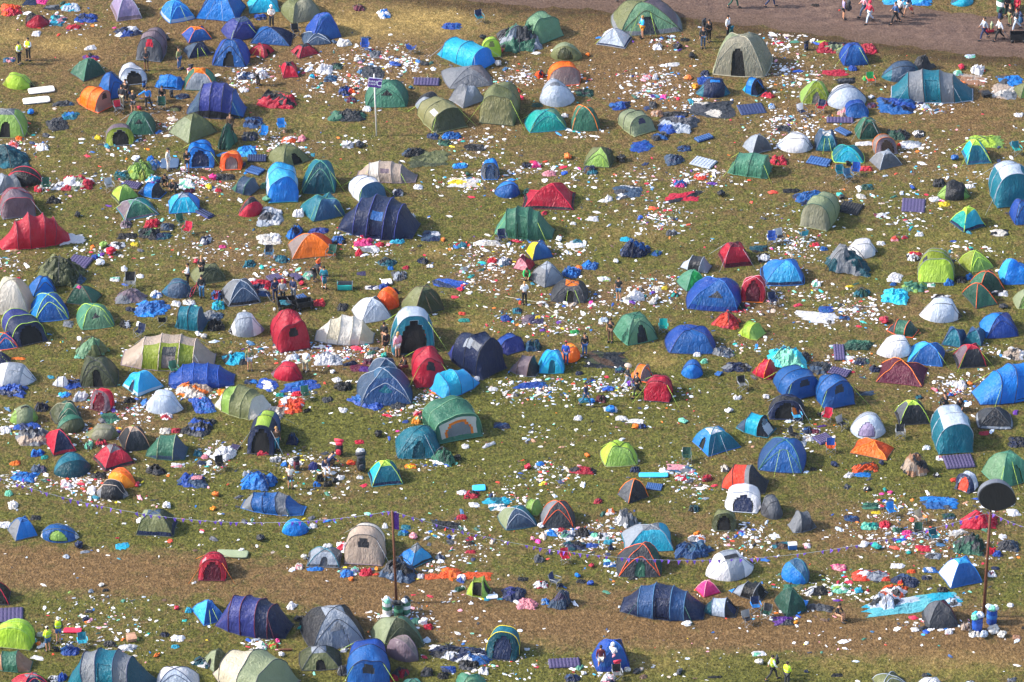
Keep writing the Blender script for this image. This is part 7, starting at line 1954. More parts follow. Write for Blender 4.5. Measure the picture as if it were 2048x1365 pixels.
def ground_material(name, mud=False):
    m = bpy.data.materials.new(name); m.use_nodes = True; nt = m.node_tree; N = nt.nodes; L = nt.links; b = N['Principled BSDF']; b.inputs['Roughness'].default_value = .95; b.inputs['Specular IOR Level'].default_value = .15
    geo = N.new('ShaderNodeNewGeometry'); at = N.new('ShaderNodeAttribute'); at.attribute_name = 'wear'
    sep = N.new('ShaderNodeSeparateColor'); L.new(at.outputs['Color'], sep.inputs[0])
    def noi(s, d=4, dis=0., sc=(1, 1, 1)):
        mp = N.new('ShaderNodeMapping'); mp.inputs['Scale'].default_value = sc; L.new(geo.outputs['Position'], mp.inputs[0])
        n = N.new('ShaderNodeTexNoise'); n.inputs['Scale'].default_value = s; n.inputs['Detail'].default_value = d; n.inputs['Distortion'].default_value = dis; L.new(mp.outputs[0], n.inputs['Vector']); return n.outputs['Fac']
    def math_(op, a, b_=None, c=None):
        n = N.new('ShaderNodeMath'); n.operation = op
        for i, v in enumerate((a, b_, c)):
            if v is None: continue
            if isinstance(v, (int, float)): n.inputs[i].default_value = v
            else: L.new(v, n.inputs[i])
        return n.outputs[0]
    def ramp(f, stops):
        r = N.new('ShaderNodeValToRGB'); L.new(f, r.inputs[0]); e = r.color_ramp.elements
        while len(e) < len(stops): e.new(.5)
        for i, (p, c) in enumerate(stops): e[i].position = p; e[i].color = (*lin(c), 1)
        return r.outputs[0]
    def mix(f, a, b_, mode='MIX'):
        n = N.new('ShaderNodeMix'); n.data_type = 'RGBA'; n.blend_type = mode
        if isinstance(f, (int, float)): n.inputs[0].default_value = f
        else: L.new(f, n.inputs[0])
        for i, v in ((6, a), (7, b_)):
            if isinstance(v, str): n.inputs[i].default_value = (*lin(v), 1)
            else: L.new(v, n.inputs[i])
        return n.outputs[2]
    big = noi(.35, 5, .6); mid = noi(1.6, 6, .8); fine = noi(7.5, 6, .4, (1, .75, 1)); vf = noi(24., 4, 0, (1, .7, 1))
    if mud:
        base = ramp(mid, [(.3, '42332f'), (.5, '5e4a40'), (.72, '745e51')])
        rut = noi(1.2, 5, .3, (.35, 2.6, 1)); base = mix(math_('MULTIPLY', math_('SUBTRACT', rut, .45), 2.2), base, '4a3a35')
        base = mix(math_('MULTIPLY', sep.outputs[0], .8), base, '4c3a2a')
        L.new(mix(.35, base, ramp(fine, [(.35, '33282a'), (.65, '74625a')])), b.inputs['Base Color'])
        h = math_('ADD', math_('MULTIPLY', fine, .6), math_('MULTIPLY', rut, .8)); dist = .10
    else:
        wv = math_('ADD', sep.outputs[0], math_('MULTIPLY', math_('SUBTRACT', mid, .5), 2.6)); wv = math_('ADD', wv, math_('MULTIPLY', math_('SUBTRACT', big, .5), 1.3)); wv = math_('ADD', wv, math_('MULTIPLY', math_('SUBTRACT', fine, .5), 1.0))
        gr = ramp(fine, [(.28, '40452a'), (.5, '6f7138'), (.66, '8b8947'), (.8, 'b8ae62')])
        br = ramp(fine, [(.28, '514430'), (.5, '806b4a'), (.68, '9e8661'), (.8, 'bda67c')])
        st = ramp(fine, [(.3, '947a4a'), (.55, 'bca168'), (.75, 'dcc68c')])
        c = mix(math_('MULTIPLY', math_('SUBTRACT', wv, .1), 1.15), gr, br); 
        for n_ in c.node.inputs[:1]: pass
        c.node.clamp_factor = True
        dirt = ramp(fine, [(.28, '5a4430'), (.5, '876b4b'), (.68, 'a28464'), (.8, 'c0a27c')]); dm = math_('MULTIPLY', math_('SUBTRACT', math_('ADD', sep.outputs[0], math_('MULTIPLY', math_('SUBTRACT', mid, .5), .9)), .78), 2.6); c = mix(dm, c, dirt); c.node.clamp_factor = True
        c = mix(math_('MINIMUM', math_('MULTIPLY', math_('MULTIPLY', sep.outputs[1], mid), 2.0), 1.0), c, st)
        c = mix(math_('MULTIPLY', sep.outputs[2], .85), c, '4a372a')
        gp = noi(.9, 4, .5); c = mix(math_('MAXIMUM', math_('MULTIPLY', math_('SUBTRACT', gp, .60), 3.0), 0.), c, '4f5a2a')
        patch = noi(2.6, 3, .3, (1, .8, 1)); c = mix(.55, c, ramp(patch, [(.30, '555555'), (.5, '848484'), (.70, 'bebebe')]), 'OVERLAY')
        L.new(mix(.45, c, ramp(vf, [(.3, '454428'), (.7, 'aca474')]), 'OVERLAY'), b.inputs['Base Color'])
        h = math_('ADD', math_('MULTIPLY', fine, .9), math_('MULTIPLY', vf, .5)); dist = .14
    bp = N.new('ShaderNodeBump'); bp.inputs['Strength'].default_value = .9; bp.inputs['Distance'].default_value = dist; L.new(h, bp.inputs['Height']); L.new(bp.outputs[0], b.inputs['Normal'])
    return m
def wear_attr(me, V, extra=None):
    px, py = proj(V); wr, st = gmask(px, py); lo = TRACKLO(px)
    nn = np.array([noise.noise(Vector((v[0]*.5, v[1]*.5, 0))) for v in V])
    mudm = np.clip(1-np.abs(py-lo-6-nn*12)/26., 0, 1) if extra is None else extra(px, py)
    ca = me.color_attributes.new('wear', 'FLOAT_COLOR', 'POINT'); arr = np.zeros((len(V), 4)); arr[:, 0] = wr.clip(-.6, 1.4); arr[:, 1] = np.clip(st, 0, 1); arr[:, 2] = mudm; arr[:, 3] = 1
    ca.data.foreach_set('color', arr.ravel())
def sheet(name, xs, ys, z, mat):
    nx, ny = len(xs), len(ys); Xg, Yg = np.meshgrid(xs, ys, indexing='ij'); V = np.stack([Xg.ravel(), Yg.ravel(), np.full(nx*ny, z)], 1)
    F = [(i*ny+j, (i+1)*ny+j, (i+1)*ny+j+1, i*ny+j+1) for i in range(nx-1) for j in range(ny-1)]
    o = mk(name, V, F, mat); wear_attr(o.data, V); return tag(o, kind='structure')
def build_ground():
    xs = np.concatenate([[-3500, -900, -250, -110, -70], np.arange(-48, 48.1, .4), [70, 110, 250, 900, 3500]])
    ys = np.concatenate([[-900, -250, -110, -70], np.arange(-52, 62.1, .4), [75, 110, 250, 900, 4500]])
    sheet('ground', xs, ys, 0, ground_material('grass_ground'))
    # mud track: a strip lying 4 mm above the ground
    pxs = np.arange(-700, 2760, 14.); V = []; m = 14
    for k, px in enumerate(pxs):
        lo, hi = float(TRACKLO(px)), float(TRACKHI(px)); n1 = noise.noise(Vector((px*.02, 0, 0)))*7+noise.noise(Vector((px*.09, 0, 0)))*4; n2 = noise.noise(Vector((px*.02, 9, 0)))*7+noise.noise(Vector((px*.09, 5, 0)))*3
        a = G(px, lo+n1); b = G(px, hi+n2)
        for j in range(m+1): f = j/m; V.append((a[0]*(1-f)+b[0]*f, a[1]*(1-f)+b[1]*f, .004))
    V = np.array(V); n = len(pxs); F = [(i*(m+1)+j, (i+1)*(m+1)+j, (i+1)*(m+1)+j+1, i*(m+1)+j+1) for i in range(n-1) for j in range(m)]
    o = mk('mud_track', V, F, ground_material('mud', True)); 
    def edge(px, py): lo, hi = TRACKLO(px), TRACKHI(px); return 0*px
    wear_attr(o.data, V, edge); a = o.data.color_attributes['wear']; 
    arr = np.zeros(len(V)*4); a.data.foreach_get('color', arr); arr = arr.reshape(-1, 4); f = np.tile(np.arange(m+1)/m, n); arr[:, 0] = np.clip(1-f*3.2, 0, 1)+np.clip(f*3-2.2, 0, 1); a.data.foreach_set('color', arr.ravel())
    tag(o, kind='structure')
    # grass tufts
    R = np.random.RandomState(5); N = 90000
    px = R.uniform(-40, 2090, N); py = R.uniform(-30, 1400, N)**1.0
    d = cF[None, :]*FPX+np.array([[1., 0, 0]])*(px-1024)[:, None]-cU[None, :]*(py-682.5)[:, None]; k = CH/(-d[:, 2]); P = cP+d*k[:, None]; P[:, 2] = 0
    wr, st = gmask(px, py); nn = np.array([noise.noise(Vector((p[0]*.7, p[1]*.7, 3))) for p in P])
    keep = (R.rand(N) < np.clip(1.15-wr*.9+nn*.8, .12, 1)) & ~((py < TRACKLO(px)-2) & (py > TRACKHI(px)+2)); P = P[keep]; wr = wr[keep]; st = st[keep]; nn = nn[keep]; n = len(P)
    hgt = R.uniform(.03, .085, n)*np.clip(1.2-wr*.5+nn*.5, .5, 1.6); Vs = []; cols = []
    for b in range(3):
        an = R.uniform(0, 6.28, n); l = R.uniform(.03, .10, n); wd = R.uniform(.012, .028, n); cx = np.cos(an); sy = np.sin(an)
        o_ = R.uniform(-.06, .06, (n, 2))
        a = P.copy(); a[:, :2] += o_; a[:, 0] -= sy*wd; a[:, 1] += cx*wd; c = P.copy(); c[:, :2] += o_; c[:, 0] += sy*wd; c[:, 1] -= cx*wd
        t = P.copy(); t[:, :2] += o_; t[:, 0] += cx*l; t[:, 1] += sy*l; t[:, 2] = hgt
        Vs.append(np.stack([a, c, t], 1))
    VV = np.concatenate(Vs).reshape(-1, 3); nf = len(VV)//3
    me = bpy.data.meshes.new('grass'); me.vertices.add(len(VV)); me.vertices.foreach_set('co', VV.ravel()); me.loops.add(nf*3); me.loops.foreach_set('vertex_index', np.arange(nf*3)); me.polygons.add(nf); me.polygons.foreach_set('loop_start', np.arange(nf)*3); me.update()
    ca = me.color_attributes.new('wear', 'FLOAT_COLOR', 'POINT'); w3 = np.tile(np.repeat(wr, 3), 3); s3 = np.tile(np.repeat(st, 3), 3); arr = np.stack([w3.clip(-.6, 1.4), s3.clip(0, 1), 0*w3, 0*w3+1], 1); ca.data.foreach_set('color', arr.ravel())
    me.materials.append(ground_material('grass_blades')); o = bpy.data.objects.new('grass', me); col.objects.link(o); tag(o, 'short trampled grass between the tents', 'grass', kind='stuff')
# ------------------------------------------------------------------ the litter
XL = [(650, 150, 50, 40, 260), (760, 120, 60, 26, 420), (715, 170, 40, 22, 200), (740, 200, 30, 25, 60), (820, 135, 40, 25, 130), (505, 145, 45, 18, 200), (480, 165, 40, 10, 90), (330, 250, 45, 30, 180), (260, 285, 40, 15, 80), (40, 290, 45, 22, 200), (140, 45, 50, 20, 90), (20, 30, 30, 14, 50), (225, 300, 50, 18, 60), (400, 365, 65, 20, 330), (370, 335, 60, 14, 120), (560, 280, 40, 14, 110), (560, 300, 60, 16, 80), (700, 285, 40, 14, 60), (950, 290, 60, 30, 190), (1010, 165, 50, 24, 140), (1050, 150, 35, 20, 120), (1310, 175, 55, 28, 420), (1290, 150, 90, 20, 120), (1330, 85, 40, 14, 90), (1390, 215, 50, 16, 130), (1170, 265, 40, 12, 60), (1150, 170, 40, 24, 80), (1560, 90, 50, 30, 110), (1560, 140, 60, 26, 150), (1640, 150, 60, 16, 90), (1870, 205, 50, 16, 120), (1840, 300, 60, 20, 80), (1560, 260, 30, 40, 110), (1950, 170, 60, 20, 70), (1280, 365, 30, 40, 120), (1410, 355, 70, 18, 230), (1320, 435, 50, 22, 280), (1150, 350, 60, 20, 90), (1060, 340, 60, 10, 70), (1880, 350, 120, 20, 80), (930, 365, 45, 14, 170), (1000, 350, 40, 10, 80), (240, 360, 60, 14, 110), (100, 372, 60, 14, 120), (200, 500, 60, 16, 110), (420, 500, 110, 24, 200), (300, 440, 100, 20, 70), (20, 530, 40, 30, 130), (30, 430, 40, 18, 50), (560, 555, 60, 40, 260), (720, 470, 60, 25, 170), (760, 500, 60, 20, 110), (980, 520, 50, 26, 240), (960, 560, 60, 26, 170), (1050, 495, 60, 14, 90), (1130, 500, 50, 14, 90), (930, 500, 40, 20, 90), (1160, 590, 100, 24, 170), (1330, 570, 60, 20, 200), (1300, 600, 60, 14, 70), (1070, 640, 80, 22, 190), (1140, 660, 60, 14, 120), (1190, 620, 80, 20, 80), (1480, 610, 50, 14, 110), (1540, 600, 30, 30, 120), (1630, 590, 40, 20, 70), (1940, 500, 60, 16, 60), (1890, 520, 40, 12, 50), (640, 705, 70, 20, 280), (720, 705, 60, 16, 200), (560, 700, 60, 14, 80), (590, 720, 60, 24, 60), (420, 790, 40, 16, 60), (170, 790, 40, 30, 170), (260, 820, 60, 26, 260), (350, 780, 60, 20, 100), (190, 870, 60, 16, 180), (150, 970, 80, 14, 180), (170, 955, 60, 10, 120), (200, 995, 60, 12, 80), (30, 960, 30, 14, 90), (420, 930, 40, 16, 140), (430, 900, 30, 14, 70), (60, 860, 30, 14, 60), (15, 850, 20, 20, 70), (590, 790, 30, 14, 120), (600, 920, 60, 20, 120), (640, 940, 60, 22, 110), (800, 820, 40, 20, 140), (850, 790, 30, 14, 110), (830, 870, 50, 10, 70), (860, 930, 50, 8, 40), (1060, 780, 60, 22, 200), (1190, 770, 50, 12, 80), (1250, 770, 40, 10, 60), (1200, 720, 60, 14, 60), (1020, 1000, 40, 14, 80), (900, 1060, 80, 26, 90), (950, 1100, 60, 22, 110), (860, 1130, 50, 14, 60), (690, 1095, 20, 10, 50), (720, 1140, 50, 8, 90), (880, 1200, 100, 14, 40), (820, 1230, 40, 22, 100), (770, 1230, 40, 14, 30), (1180, 1080, 60, 20, 150), (1260, 1130, 40, 14, 60), (1150, 1060, 40, 10, 60), (1220, 1050, 40, 14, 60), (1010, 1330, 80, 24, 130), (930, 1300, 60, 20, 110), (1200, 1335, 80, 14, 60), (1900, 1250, 50, 14, 50), (1840, 1250, 40, 10, 30), (1560, 1230, 60, 10, 50), (1620, 1180, 50, 14, 50), (1700, 1160, 60, 14, 50), (170, 1240, 90, 24, 90), (260, 1250, 80, 24, 60), (230, 1205, 90, 12, 50), (120, 1290, 60, 8, 50), (250, 1300, 60, 16, 40), (400, 1050, 200, 24, 50), (600, 1040, 80, 14, 40), (1960, 1100, 60, 40, 110), (1980, 1010, 50, 16, 50), (1650, 1290, 120, 20, 30), (640, 985, 100, 20, 60), (1090, 870, 90, 20, 60), (1330, 840, 120, 30, 40), (1350, 790, 100, 24, 50), (500, 690, 60, 14, 50), (300, 700, 60, 12, 60), (60, 680, 60, 10, 50), (1950, 700, 60, 14, 80), (1640, 640, 60, 14, 70), (1710, 620, 60, 22, 150), (1500, 690, 80, 14, 90), (1430, 700, 60, 12, 70), (1560, 420, 60, 30, 50), (1840, 400, 60, 22, 70), (1700, 400, 60, 24, 60), (1180, 430, 90, 30, 70)]
LCOL = [('white', 40), ('offwhite', 22), ('pale', 8), ('silver', 9), ('sky', 2), ('rose', 3), ('red', 2), ('coral', 2), ('orange', 2), ('blue', 2), ('turq', 1), ('yellow', 1), ('apple', 1), ('mint', 3), ('charcoal', 9), ('brown', 8), ('beige', 8), ('crimson', 1)]
CP = {'white': 'white', 'offwhite': 'off-white', 'pale': 'pale blue', 'silver': 'silver', 'sky': 'sky blue', 'rose': 'pink', 'red': 'red', 'coral': 'coral', 'orange': 'orange', 'blue': 'blue', 'turq': 'turquoise', 'yellow': 'yellow', 'apple': 'green', 'mint': 'mint green', 'charcoal': 'charcoal', 'brown': 'brown', 'beige': 'beige', 'crimson': 'crimson'}
def near_label(x, y):
    best = sorted(SHORT_A, key=lambda s: math.hypot(s[0]-x, s[1]-y)-s[2])[0]
    dx, dy = x-best[0], y-best[1]
    w_ = ('in front of' if dy < 0 else 'behind') if abs(dy) > abs(dx)*.9 else ('right of' if dx > 0 else 'left of')
    return w_, best[3]
SHORT_A = []
USED = {}
def litter():
    global SHORT_A
    SHORT_A = [s for s in SHORT if s[2] > .45 and len(s[3].split()) <= 9]
    R = random.Random(11); pts = []
    for cx, cy, rx, ry, n in LIT+XL:
        for _ in range(int(n*2.3)):
            q = (R.gauss(cx, rx*.62), R.gauss(cy, ry*.66))
            if noise.noise(Vector((q[0]*.045, q[1]*.07, 8)))+R.uniform(-.45, .45) > -.12: pts.append(q)
    for _ in range(7600):
        px, py = R.uniform(-10, 2058), R.uniform(0, 1370)
        if py < TRACKLO(px)+14 : continue
        if py < 90 and R.random() < .6: continue
        if noise.noise(Vector((px*.006, py*.009, 1.5)))+R.uniform(-.5, .5) < -.05: continue
        if abs(py-(1128+px*.07)) < 45 and R.random() < .55: continue
        if py > 1270 and R.random() < .4: continue
        pts.append((px, py))
    pts = [p for p in pts if p[1] > TRACKLO(p[0])+3 and -20 < p[0] < 2070 and p[1] < 1390]
    names = [c for c, n in LCOL for _ in range(n)]
    sizes = sorted(((R.random()**3.2) for _ in pts), reverse=True); R.shuffle(pts)
    # shapes of single pieces
    def scrap(seed, kind):
        rr = random.Random(seed); n = 5
        if kind == 'plastic_bottle':
            return tube([(-.5, 0, .16), (-.25, 0, .17), (.2, 0, .17), (.3, 0, .16), (.42, 0, .15), (.5, 0, .15)], [.15, .17, .17, .16, .06, .06], 8)
        if kind == 'drink_can': return tube([(-.3, 0, .17), (-.26, 0, .18), (.26, 0, .18), (.3, 0, .17)], [.14, .18, .18, .14], 9)
        if kind == 'paper_cup':
            V, F = tube([(-.28, 0, .16), (.3, 0, .2)], [.14, .2], 9, False); return join((V, F), tube([(-.29, 0, .16), (-.27, 0, .16)], .14, 9))
        V = []; 
        for i in range(n+1):
            for j in range(n+1):
                a, b = i/n*2-1, j/n*2-1; k = 1+.35*noise.noise(Vector((a*1.3+seed, b*1.3, 0))); an = math.atan2(b, a)
                k += .5*noise.noise(Vector((math.cos(an)*2.5+seed, math.sin(an)*2.5, 2))); x = a*math.sqrt(1-b*b/2)*.5*k; y = b*math.sqrt(1-a*a/2)*.5*k*rr.choice([.5, .5, .5]) if kind == 'none' else b*.36*k*(1-.3*a*a)
                hh = .13 if kind == 'plastic_bag' else (.06 if kind == 'paper_sheet' else .16); e = 1-max(abs(a), abs(b))**2
                V.append((x, y, .02+hh*e*(1+1.3*noise.noise(Vector((a*2.2, b*2.2, seed))))+.05*abs(noise.noise(Vector((a*3, b*3, seed+5))))))
        return V, grid_faces(n, n)
    SZ = dict(plastic_bag=(.18, .46), paper_sheet=(.13, .30), plastic_bottle=(.20, .32), drink_can=(.12, .16), paper_cup=(.12, .17), piece_of_clothing=(.28, .85))
    QU = dict(plastic_bag=290, paper_sheet=240, plastic_bottle=120, drink_can=50, paper_cup=80, piece_of_clothing=290)
    base = {}
    for kd in QU:
        base[kd] = []
        for s in range(6):
            V, F = scrap(s*5.1+len(kd), kd); base[kd].append((V, F))
    meshes = {}
    i = 0
    for kd, q in QU.items():
        for _ in range(q):
            px, py = pts[i]; i += 1
            lo, hi = SZ[kd]; sz = lo+(hi-lo)*R.random()**2.2
            c = R.choice(names) if kd != 'piece_of_clothing' else R.choice(['navy', 'charcoal', 'blue', 'crimson', 'teal', 'purple', 'smoke', 'offwhite', 'coral', 'dgreen', 'royal', 'beige', 'pink', 'steel', 'black', 'red', 'white'])
            if kd in ('paper_sheet', 'plastic_bag') and R.random() < .6: c = R.choice(['white', 'white', 'offwhite'])
            v = R.randrange(6); key = (kd, v, c)
            if key not in meshes:
                V, F = base[kd][v]; me = bpy.data.meshes.new(kd); me.from_pydata([tuple(map(float, a)) for a in V], [], [tuple(f) for f in F]); me.materials.append(plastic(c) if kd in ('plastic_bag', 'plastic_bottle') else solid(c)); meshes[key] = me
            x, y = G(px, py); o = bpy.data.objects.new(kd, meshes[key]); col.objects.link(o); o.location = (x, y, .003); o.rotation_euler = (0, 0, R.uniform(0, 6.28)); o.scale = (sz, sz*(R.uniform(.4, .95) if kd in ('plastic_bag', 'paper_sheet', 'piece_of_clothing') else 1), sz*.8)
            kn = kd.replace('_', ' '); kn = {'piece of clothing': 'garment'}.get(kn, kn)
            w_, s = near_label(x, y); ad = CP.get(c, {'navy': 'navy', 'dgreen': 'dark green', 'royal': 'royal blue', 'steel': 'steel blue', 'smoke': 'smoke grey'}.get(c, c))
            szw = 'large ' if sz > (lo+hi)/2 else 'small '
            form = ['crumpled', 'flattened', 'creased', 'twisted', 'folded', 'ragged'][v] if kd in ('plastic_bag', 'paper_sheet', 'piece_of_clothing') else ['fallen', 'empty', 'tipped', 'crushed', 'dropped', 'dented'][v]
            lab = f'{ad} {kn} {w_} the {s}'
            if lab in USED: lab = f'{szw}{ad} {kn} {w_} the {s}'
            if lab in USED: lab = f'{form} {ad} {kn} {w_} the {s}'
            ws = lab.split(); lab = ' '.join(ws[:16])
            if lab in USED:
                for q_ in ('muddy', 'torn', 'dusty', 'wet', 'dirty'):
                    l2 = ' '.join([q_]+(ws[1:] if len(ws) >= 16 else ws))
                    if l2 not in USED: lab = l2; break
            USED[lab] = 1
            tag(o, lab, kn, {'plastic_bag': 'plastic bags blown over the grass', 'paper_sheet': 'sheets of paper strewn on the grass', 'plastic_bottle': 'plastic bottles dropped on the grass', 'drink_can': 'drink cans dropped on the grass', 'paper_cup': 'paper cups dropped on the grass', 'piece_of_clothing': 'garments left on the grass'}[kd])
    # everything smaller, as one mass
    by = {}
    for px, py in pts[i:]:
        c = R.choice(names); x, y = G(px, py); s = .025+.21*R.random()**4; an = R.uniform(0, 6.28); ca, sa = math.cos(an)*s, math.sin(an)*s; k = R.uniform(.4, .95); h = s*R.uniform(.08, .5); k *= R.uniform(.4, 1)
        V, F = by.setdefault(c, ([], [])); o = len(V)
        bx = [(-1, -k), (0, -k*1.2), (1, -k*.8), (1.1, .1), (.8, k), (0, k*1.1), (-.9, k), (-1.1, 0)]
        for a, b in bx: V.append((x+(a*ca-b*sa)*.6, y+(a*sa+b*ca)*.6, .006+R.random()*h*.35))
        V.append((x+R.uniform(-.5, .5)*s, y+R.uniform(-.3, .3)*s, h*.7)); 
        for q in range(8): F.append((o+q, o+(q+1) % 8, o+8))
    mcol = ['white']*12+['offwhite']*6+['silver', 'pale', 'pale', 'blue', 'royal', 'navy', 'navy', 'denim', 'steel', 'teal', 'charcoal', 'charcoal', 'black', 'smoke', 'smoke', 'crimson', 'red', 'coral', 'rose', 'purple', 'dgreen', 'green', 'mint', 'turq', 'beige', 'tan', 'brown', 'yellow', 'orange', 'azure']
    for q_ in range(1500):
        if q_ < 1100: a = R.choice(LIT+XL); px, py = R.gauss(a[0], a[2]*.75), R.gauss(a[1], a[3]*.8)
        else: px, py = R.uniform(0, 2048), R.uniform(60, 1365)
        if py < TRACKLO(px)+6 or py > 1380: continue
        V0, F0 = base[R.choice(['plastic_bag', 'piece_of_clothing', 'piece_of_clothing', 'paper_sheet'])][R.randrange(6)]; c = R.choice(mcol); sz = .16+.50*R.random()**2; x, y = G(px, py); an = R.uniform(0, 6.28); ca, sa = math.cos(an)*sz, math.sin(an)*sz; sy_ = R.uniform(.35, 1)
        V, F = by.setdefault(c, ([], [])); o = len(V)
        for v in V0: V.append((x+v[0]*ca-v[1]*sy_*sa, y+v[0]*sa+v[1]*sy_*ca, .004+v[2]*sz*.8))
        F += [tuple(i_+o for i_ in f) for f in F0]
    VV = []; FF = []; mi = []; me = bpy.data.meshes.new('litter'); k = 0
    for c, (V, F) in by.items():
        o = len(VV); VV += V; FF += [tuple(a+o for a in f) for f in F]; mi += [k]*len(F); me.materials.append(solid(c, .6)); k += 1
    me.from_pydata(VV, [], FF); me.polygons.foreach_set('material_index', mi); o = bpy.data.objects.new('litter', me); col.objects.link(o)
    tag(o, 'small scraps of litter strewn over the whole field', 'litter', kind='stuff')
# ------------------------------------------------------------------ poles, bunting, bins
def top_of(px, py_base, py_top):
    x, y = G(px, py_base); return x, y, (py_base-py_top)/(scale_at(y)*math.cos(TH))
def bin_(px, py, c, band, label, s=1., bags=()):
    x, y = G(px, py); r = root('bin', x, y, label, 'bin', None, rnd.uniform(0, 3)); r.scale = (s, s, s)
    v, f = tube([(0, 0, .0), (0, 0, .05), (0, 0, .9), (0, 0, .95)], [.27, .29, .30, .32], 20, False); mk('drum', v, f, solid(c, .4), r); v, f = tube([(0, 0, .80), (0, 0, .83)], .29, 20); mk('rubbish_fill', v, f, plastic('offwhite'), r)
    v, f = tube([(0, 0, .40), (0, 0, .66)], .308, 20, False); mk('band', v, f, solid(band), r)
    k = 0
    for a, b, cc in bags:
        V, F = blob(7+a*9, 10, .3); V = V*np.array([.42, .38, .34])+np.array([a, b, .82]); mk('overflow', V, F, plastic(cc), r)
    SHORT.append((x, y, .5, label))
def street():
    # banner pole
    x, y, h = top_of(793, 1206, 1019); x2, y2 = G(793, 1206); r = root('flag_pole', x, y, 'brown wooden pole with a purple banner above rubbish bins', 'pole')
    xt = x-(6/scale_at(y)); v, f = tube([(0, 0, 0), (xt-x, 0, h)], [.085, .065], 10); mk('pole', v, f, solid('wood', .7), r)
    n = 8; V = [(xt-x+.07+.30*j/4*1., .03*math.sin(i*.9+j), h-.15-1.1*i/n) for i in range(n+1) for j in range(5)]; mk('banner', V, grid_faces(n, 4), tentmat('purple'), r)
    PT1 = (xt, y, h)
    # drum sign pole
    x, y, h = top_of(1967, 1234, 1020); r = root('sign_pole', x, y, 'tall brown pole topped by a black drum shaped sign', 'pole'); xt = 3/scale_at(y)
    v, f = tube([(0, 0, 0), (xt, 0, h)], [.10, .075], 10); mk('pole', v, f, solid('wood', .7), r)
    v, f = tube([(-.12, 0, .0), (.12, 0, .0)], .09, 6)
    sc = scale_at(y); W2, H2 = 37.5/sc, 29/sc/math.cos(TH); cz = h+(1020-988)/(sc*math.cos(TH))
    pts = []
    for k in range(40):
        a = 2*math.pi*k/40; u = math.cos(a); w_ = math.sin(a); pts.append((u*W2*(1.0 if u < 0 else 1.02), w_*H2*(1-.18*max(u, 0)**2)*(1-.10*max(u, 0))-.25*max(u, 0)**3*H2))
    def disc(y0, y1, s, ox=0.): 
        V = [(xt+.35+ox+p[0]*s, y0, cz+p[1]*s) for p in pts]+[(xt+.35+ox+p[0]*s, y1, cz+p[1]*s) for p in pts]; N_ = len(pts)
        return V, [(k, (k+1) % N_, N_+(k+1) % N_, N_+k) for k in range(N_)]+[tuple(range(N_))[::-1], tuple(range(N_, 2*N_))]
    mk('drum_rim', *disc(-.10, .30, .985, -.05), solid('midgrey', .5), r, smooth=False); mk('drum_face', *disc(-.14, -.10, .97), solid('black', .6), r, smooth=False)
    v, f = tube([(xt, 0, h-.05), (xt+.1, .05, h+.35)], .05, 8); mk('bracket', v, f, solid('black'), r)
    PT2 = (x+xt, y, h)
    # purple camp sign
    x, y, h = top_of(753, 272, 152); r = root('camp_sign', x, y, 'purple camp sign with white letters on a pale pole', 'sign')
    lean = -.03; v, f = tube([(0, 0, 0), (-.1, 0, h)], [.05, .045], 8); mk('pole', v, f, solid('offwhite', .6), r)
    b = root('sign', 0, 0, None, None); b.parent = r; b.name = 'sign_frame'; b.location = (-.1+.05, -.08, h-.62); b.rotation_euler = (math.radians(-6), math.radians(9), math.radians(4))
    mk('sign_board', *box(-.42, .42, -.02, .02, -.30, .30), solid('purple', .5), b, smooth=False); mk('sign_edge', *box(-.45, .45, .022, .05, -.32, .36), solid('white', .5), b, smooth=False)
    e = (math.pi/2, 0, 0)
    lettering('PURPLE', .165, (-.15, -.026, .10), e, solid('white'), b); lettering('CAMP', .165, (-.15, -.026, -.09), e, solid('white'), b); lettering('C', .55, (.27, -.026, 0), e, solid('white'), b)
    # bunting
    def bunting(A, B, sag, n, label, skipn=()):
        A = np.array(A); B = np.array(B); r = root('bunting', A[0], A[1], label, 'bunting'); P = []
        for i in range(41):
            t = i/40; p = A+(B-A)*t; p[2] -= sag*4*t*(1-t); P.append(p-np.array([A[0], A[1], 0]))
        v, f = tube(P, .009, 4); mk('cord', v, f, solid('silver'), r)
        P = np.array(P); base_me = None
        for k in range(n):
            if k and rnd.random() < .09: continue
            t = (k+.5+rnd.uniform(-.2, .2))/n*40; i = int(t); p = P[i]+(P[min(i+1, 40)]-P[i])*(t-i); d = P[min(i+1, 40)]-P[i]; d /= np.linalg.norm(d)
            if base_me is None:
                V = [(-.11, 0, 0), (.11, 0, 0), (.0, .02, -.26), (-.055, .02, -.13), (.055, .015, -.13), (0, .03, 0)]; F = [(0, 3, 5), (5, 4, 1), (5, 3, 4), (3, 2, 4)]
                o = mk('pennant', V, F, tentmat('purple2'), r); base_me = o.data
            else: o = bpy.data.objects.new('pennant', base_me); col.objects.link(o); o.parent = r
            o.location = p; o.rotation_euler = (math.radians(rnd.uniform(-40, 40)), rnd.uniform(-.3, .3), math.atan2(d[1], d[0])+rnd.uniform(-.9, .9))
    def at_h(px, py, y):      # world point at picture place (px,py) on the vertical plane of depth y
        sc = scale_at(y); X0, Y0 = proj(np.array([0., y, 0.])); return ((px-1024)/sc, y, (float(Y0)-py)/(sc*math.cos(TH)))
    y1 = PT1[1]; y2 = PT2[1]
    A = at_h(-60, 928, y1+3); bunting(A, PT1, 2.05, 54, 'purple bunting from the left edge to the banner pole')
    bunting(PT1, PT2, 3.3, 74, 'purple bunting strung between the two brown poles')
    Cc = at_h(2110, 1062, y2-2); bunting(PT2, Cc, .35, 10, 'short purple bunting right of the drum sign')
    bin_(775, 1228, 'white', 'green', 'white bin with green band left of the banner pole', .95, ((.05, 0, 'white'), (-.1, .05, 'mint')))
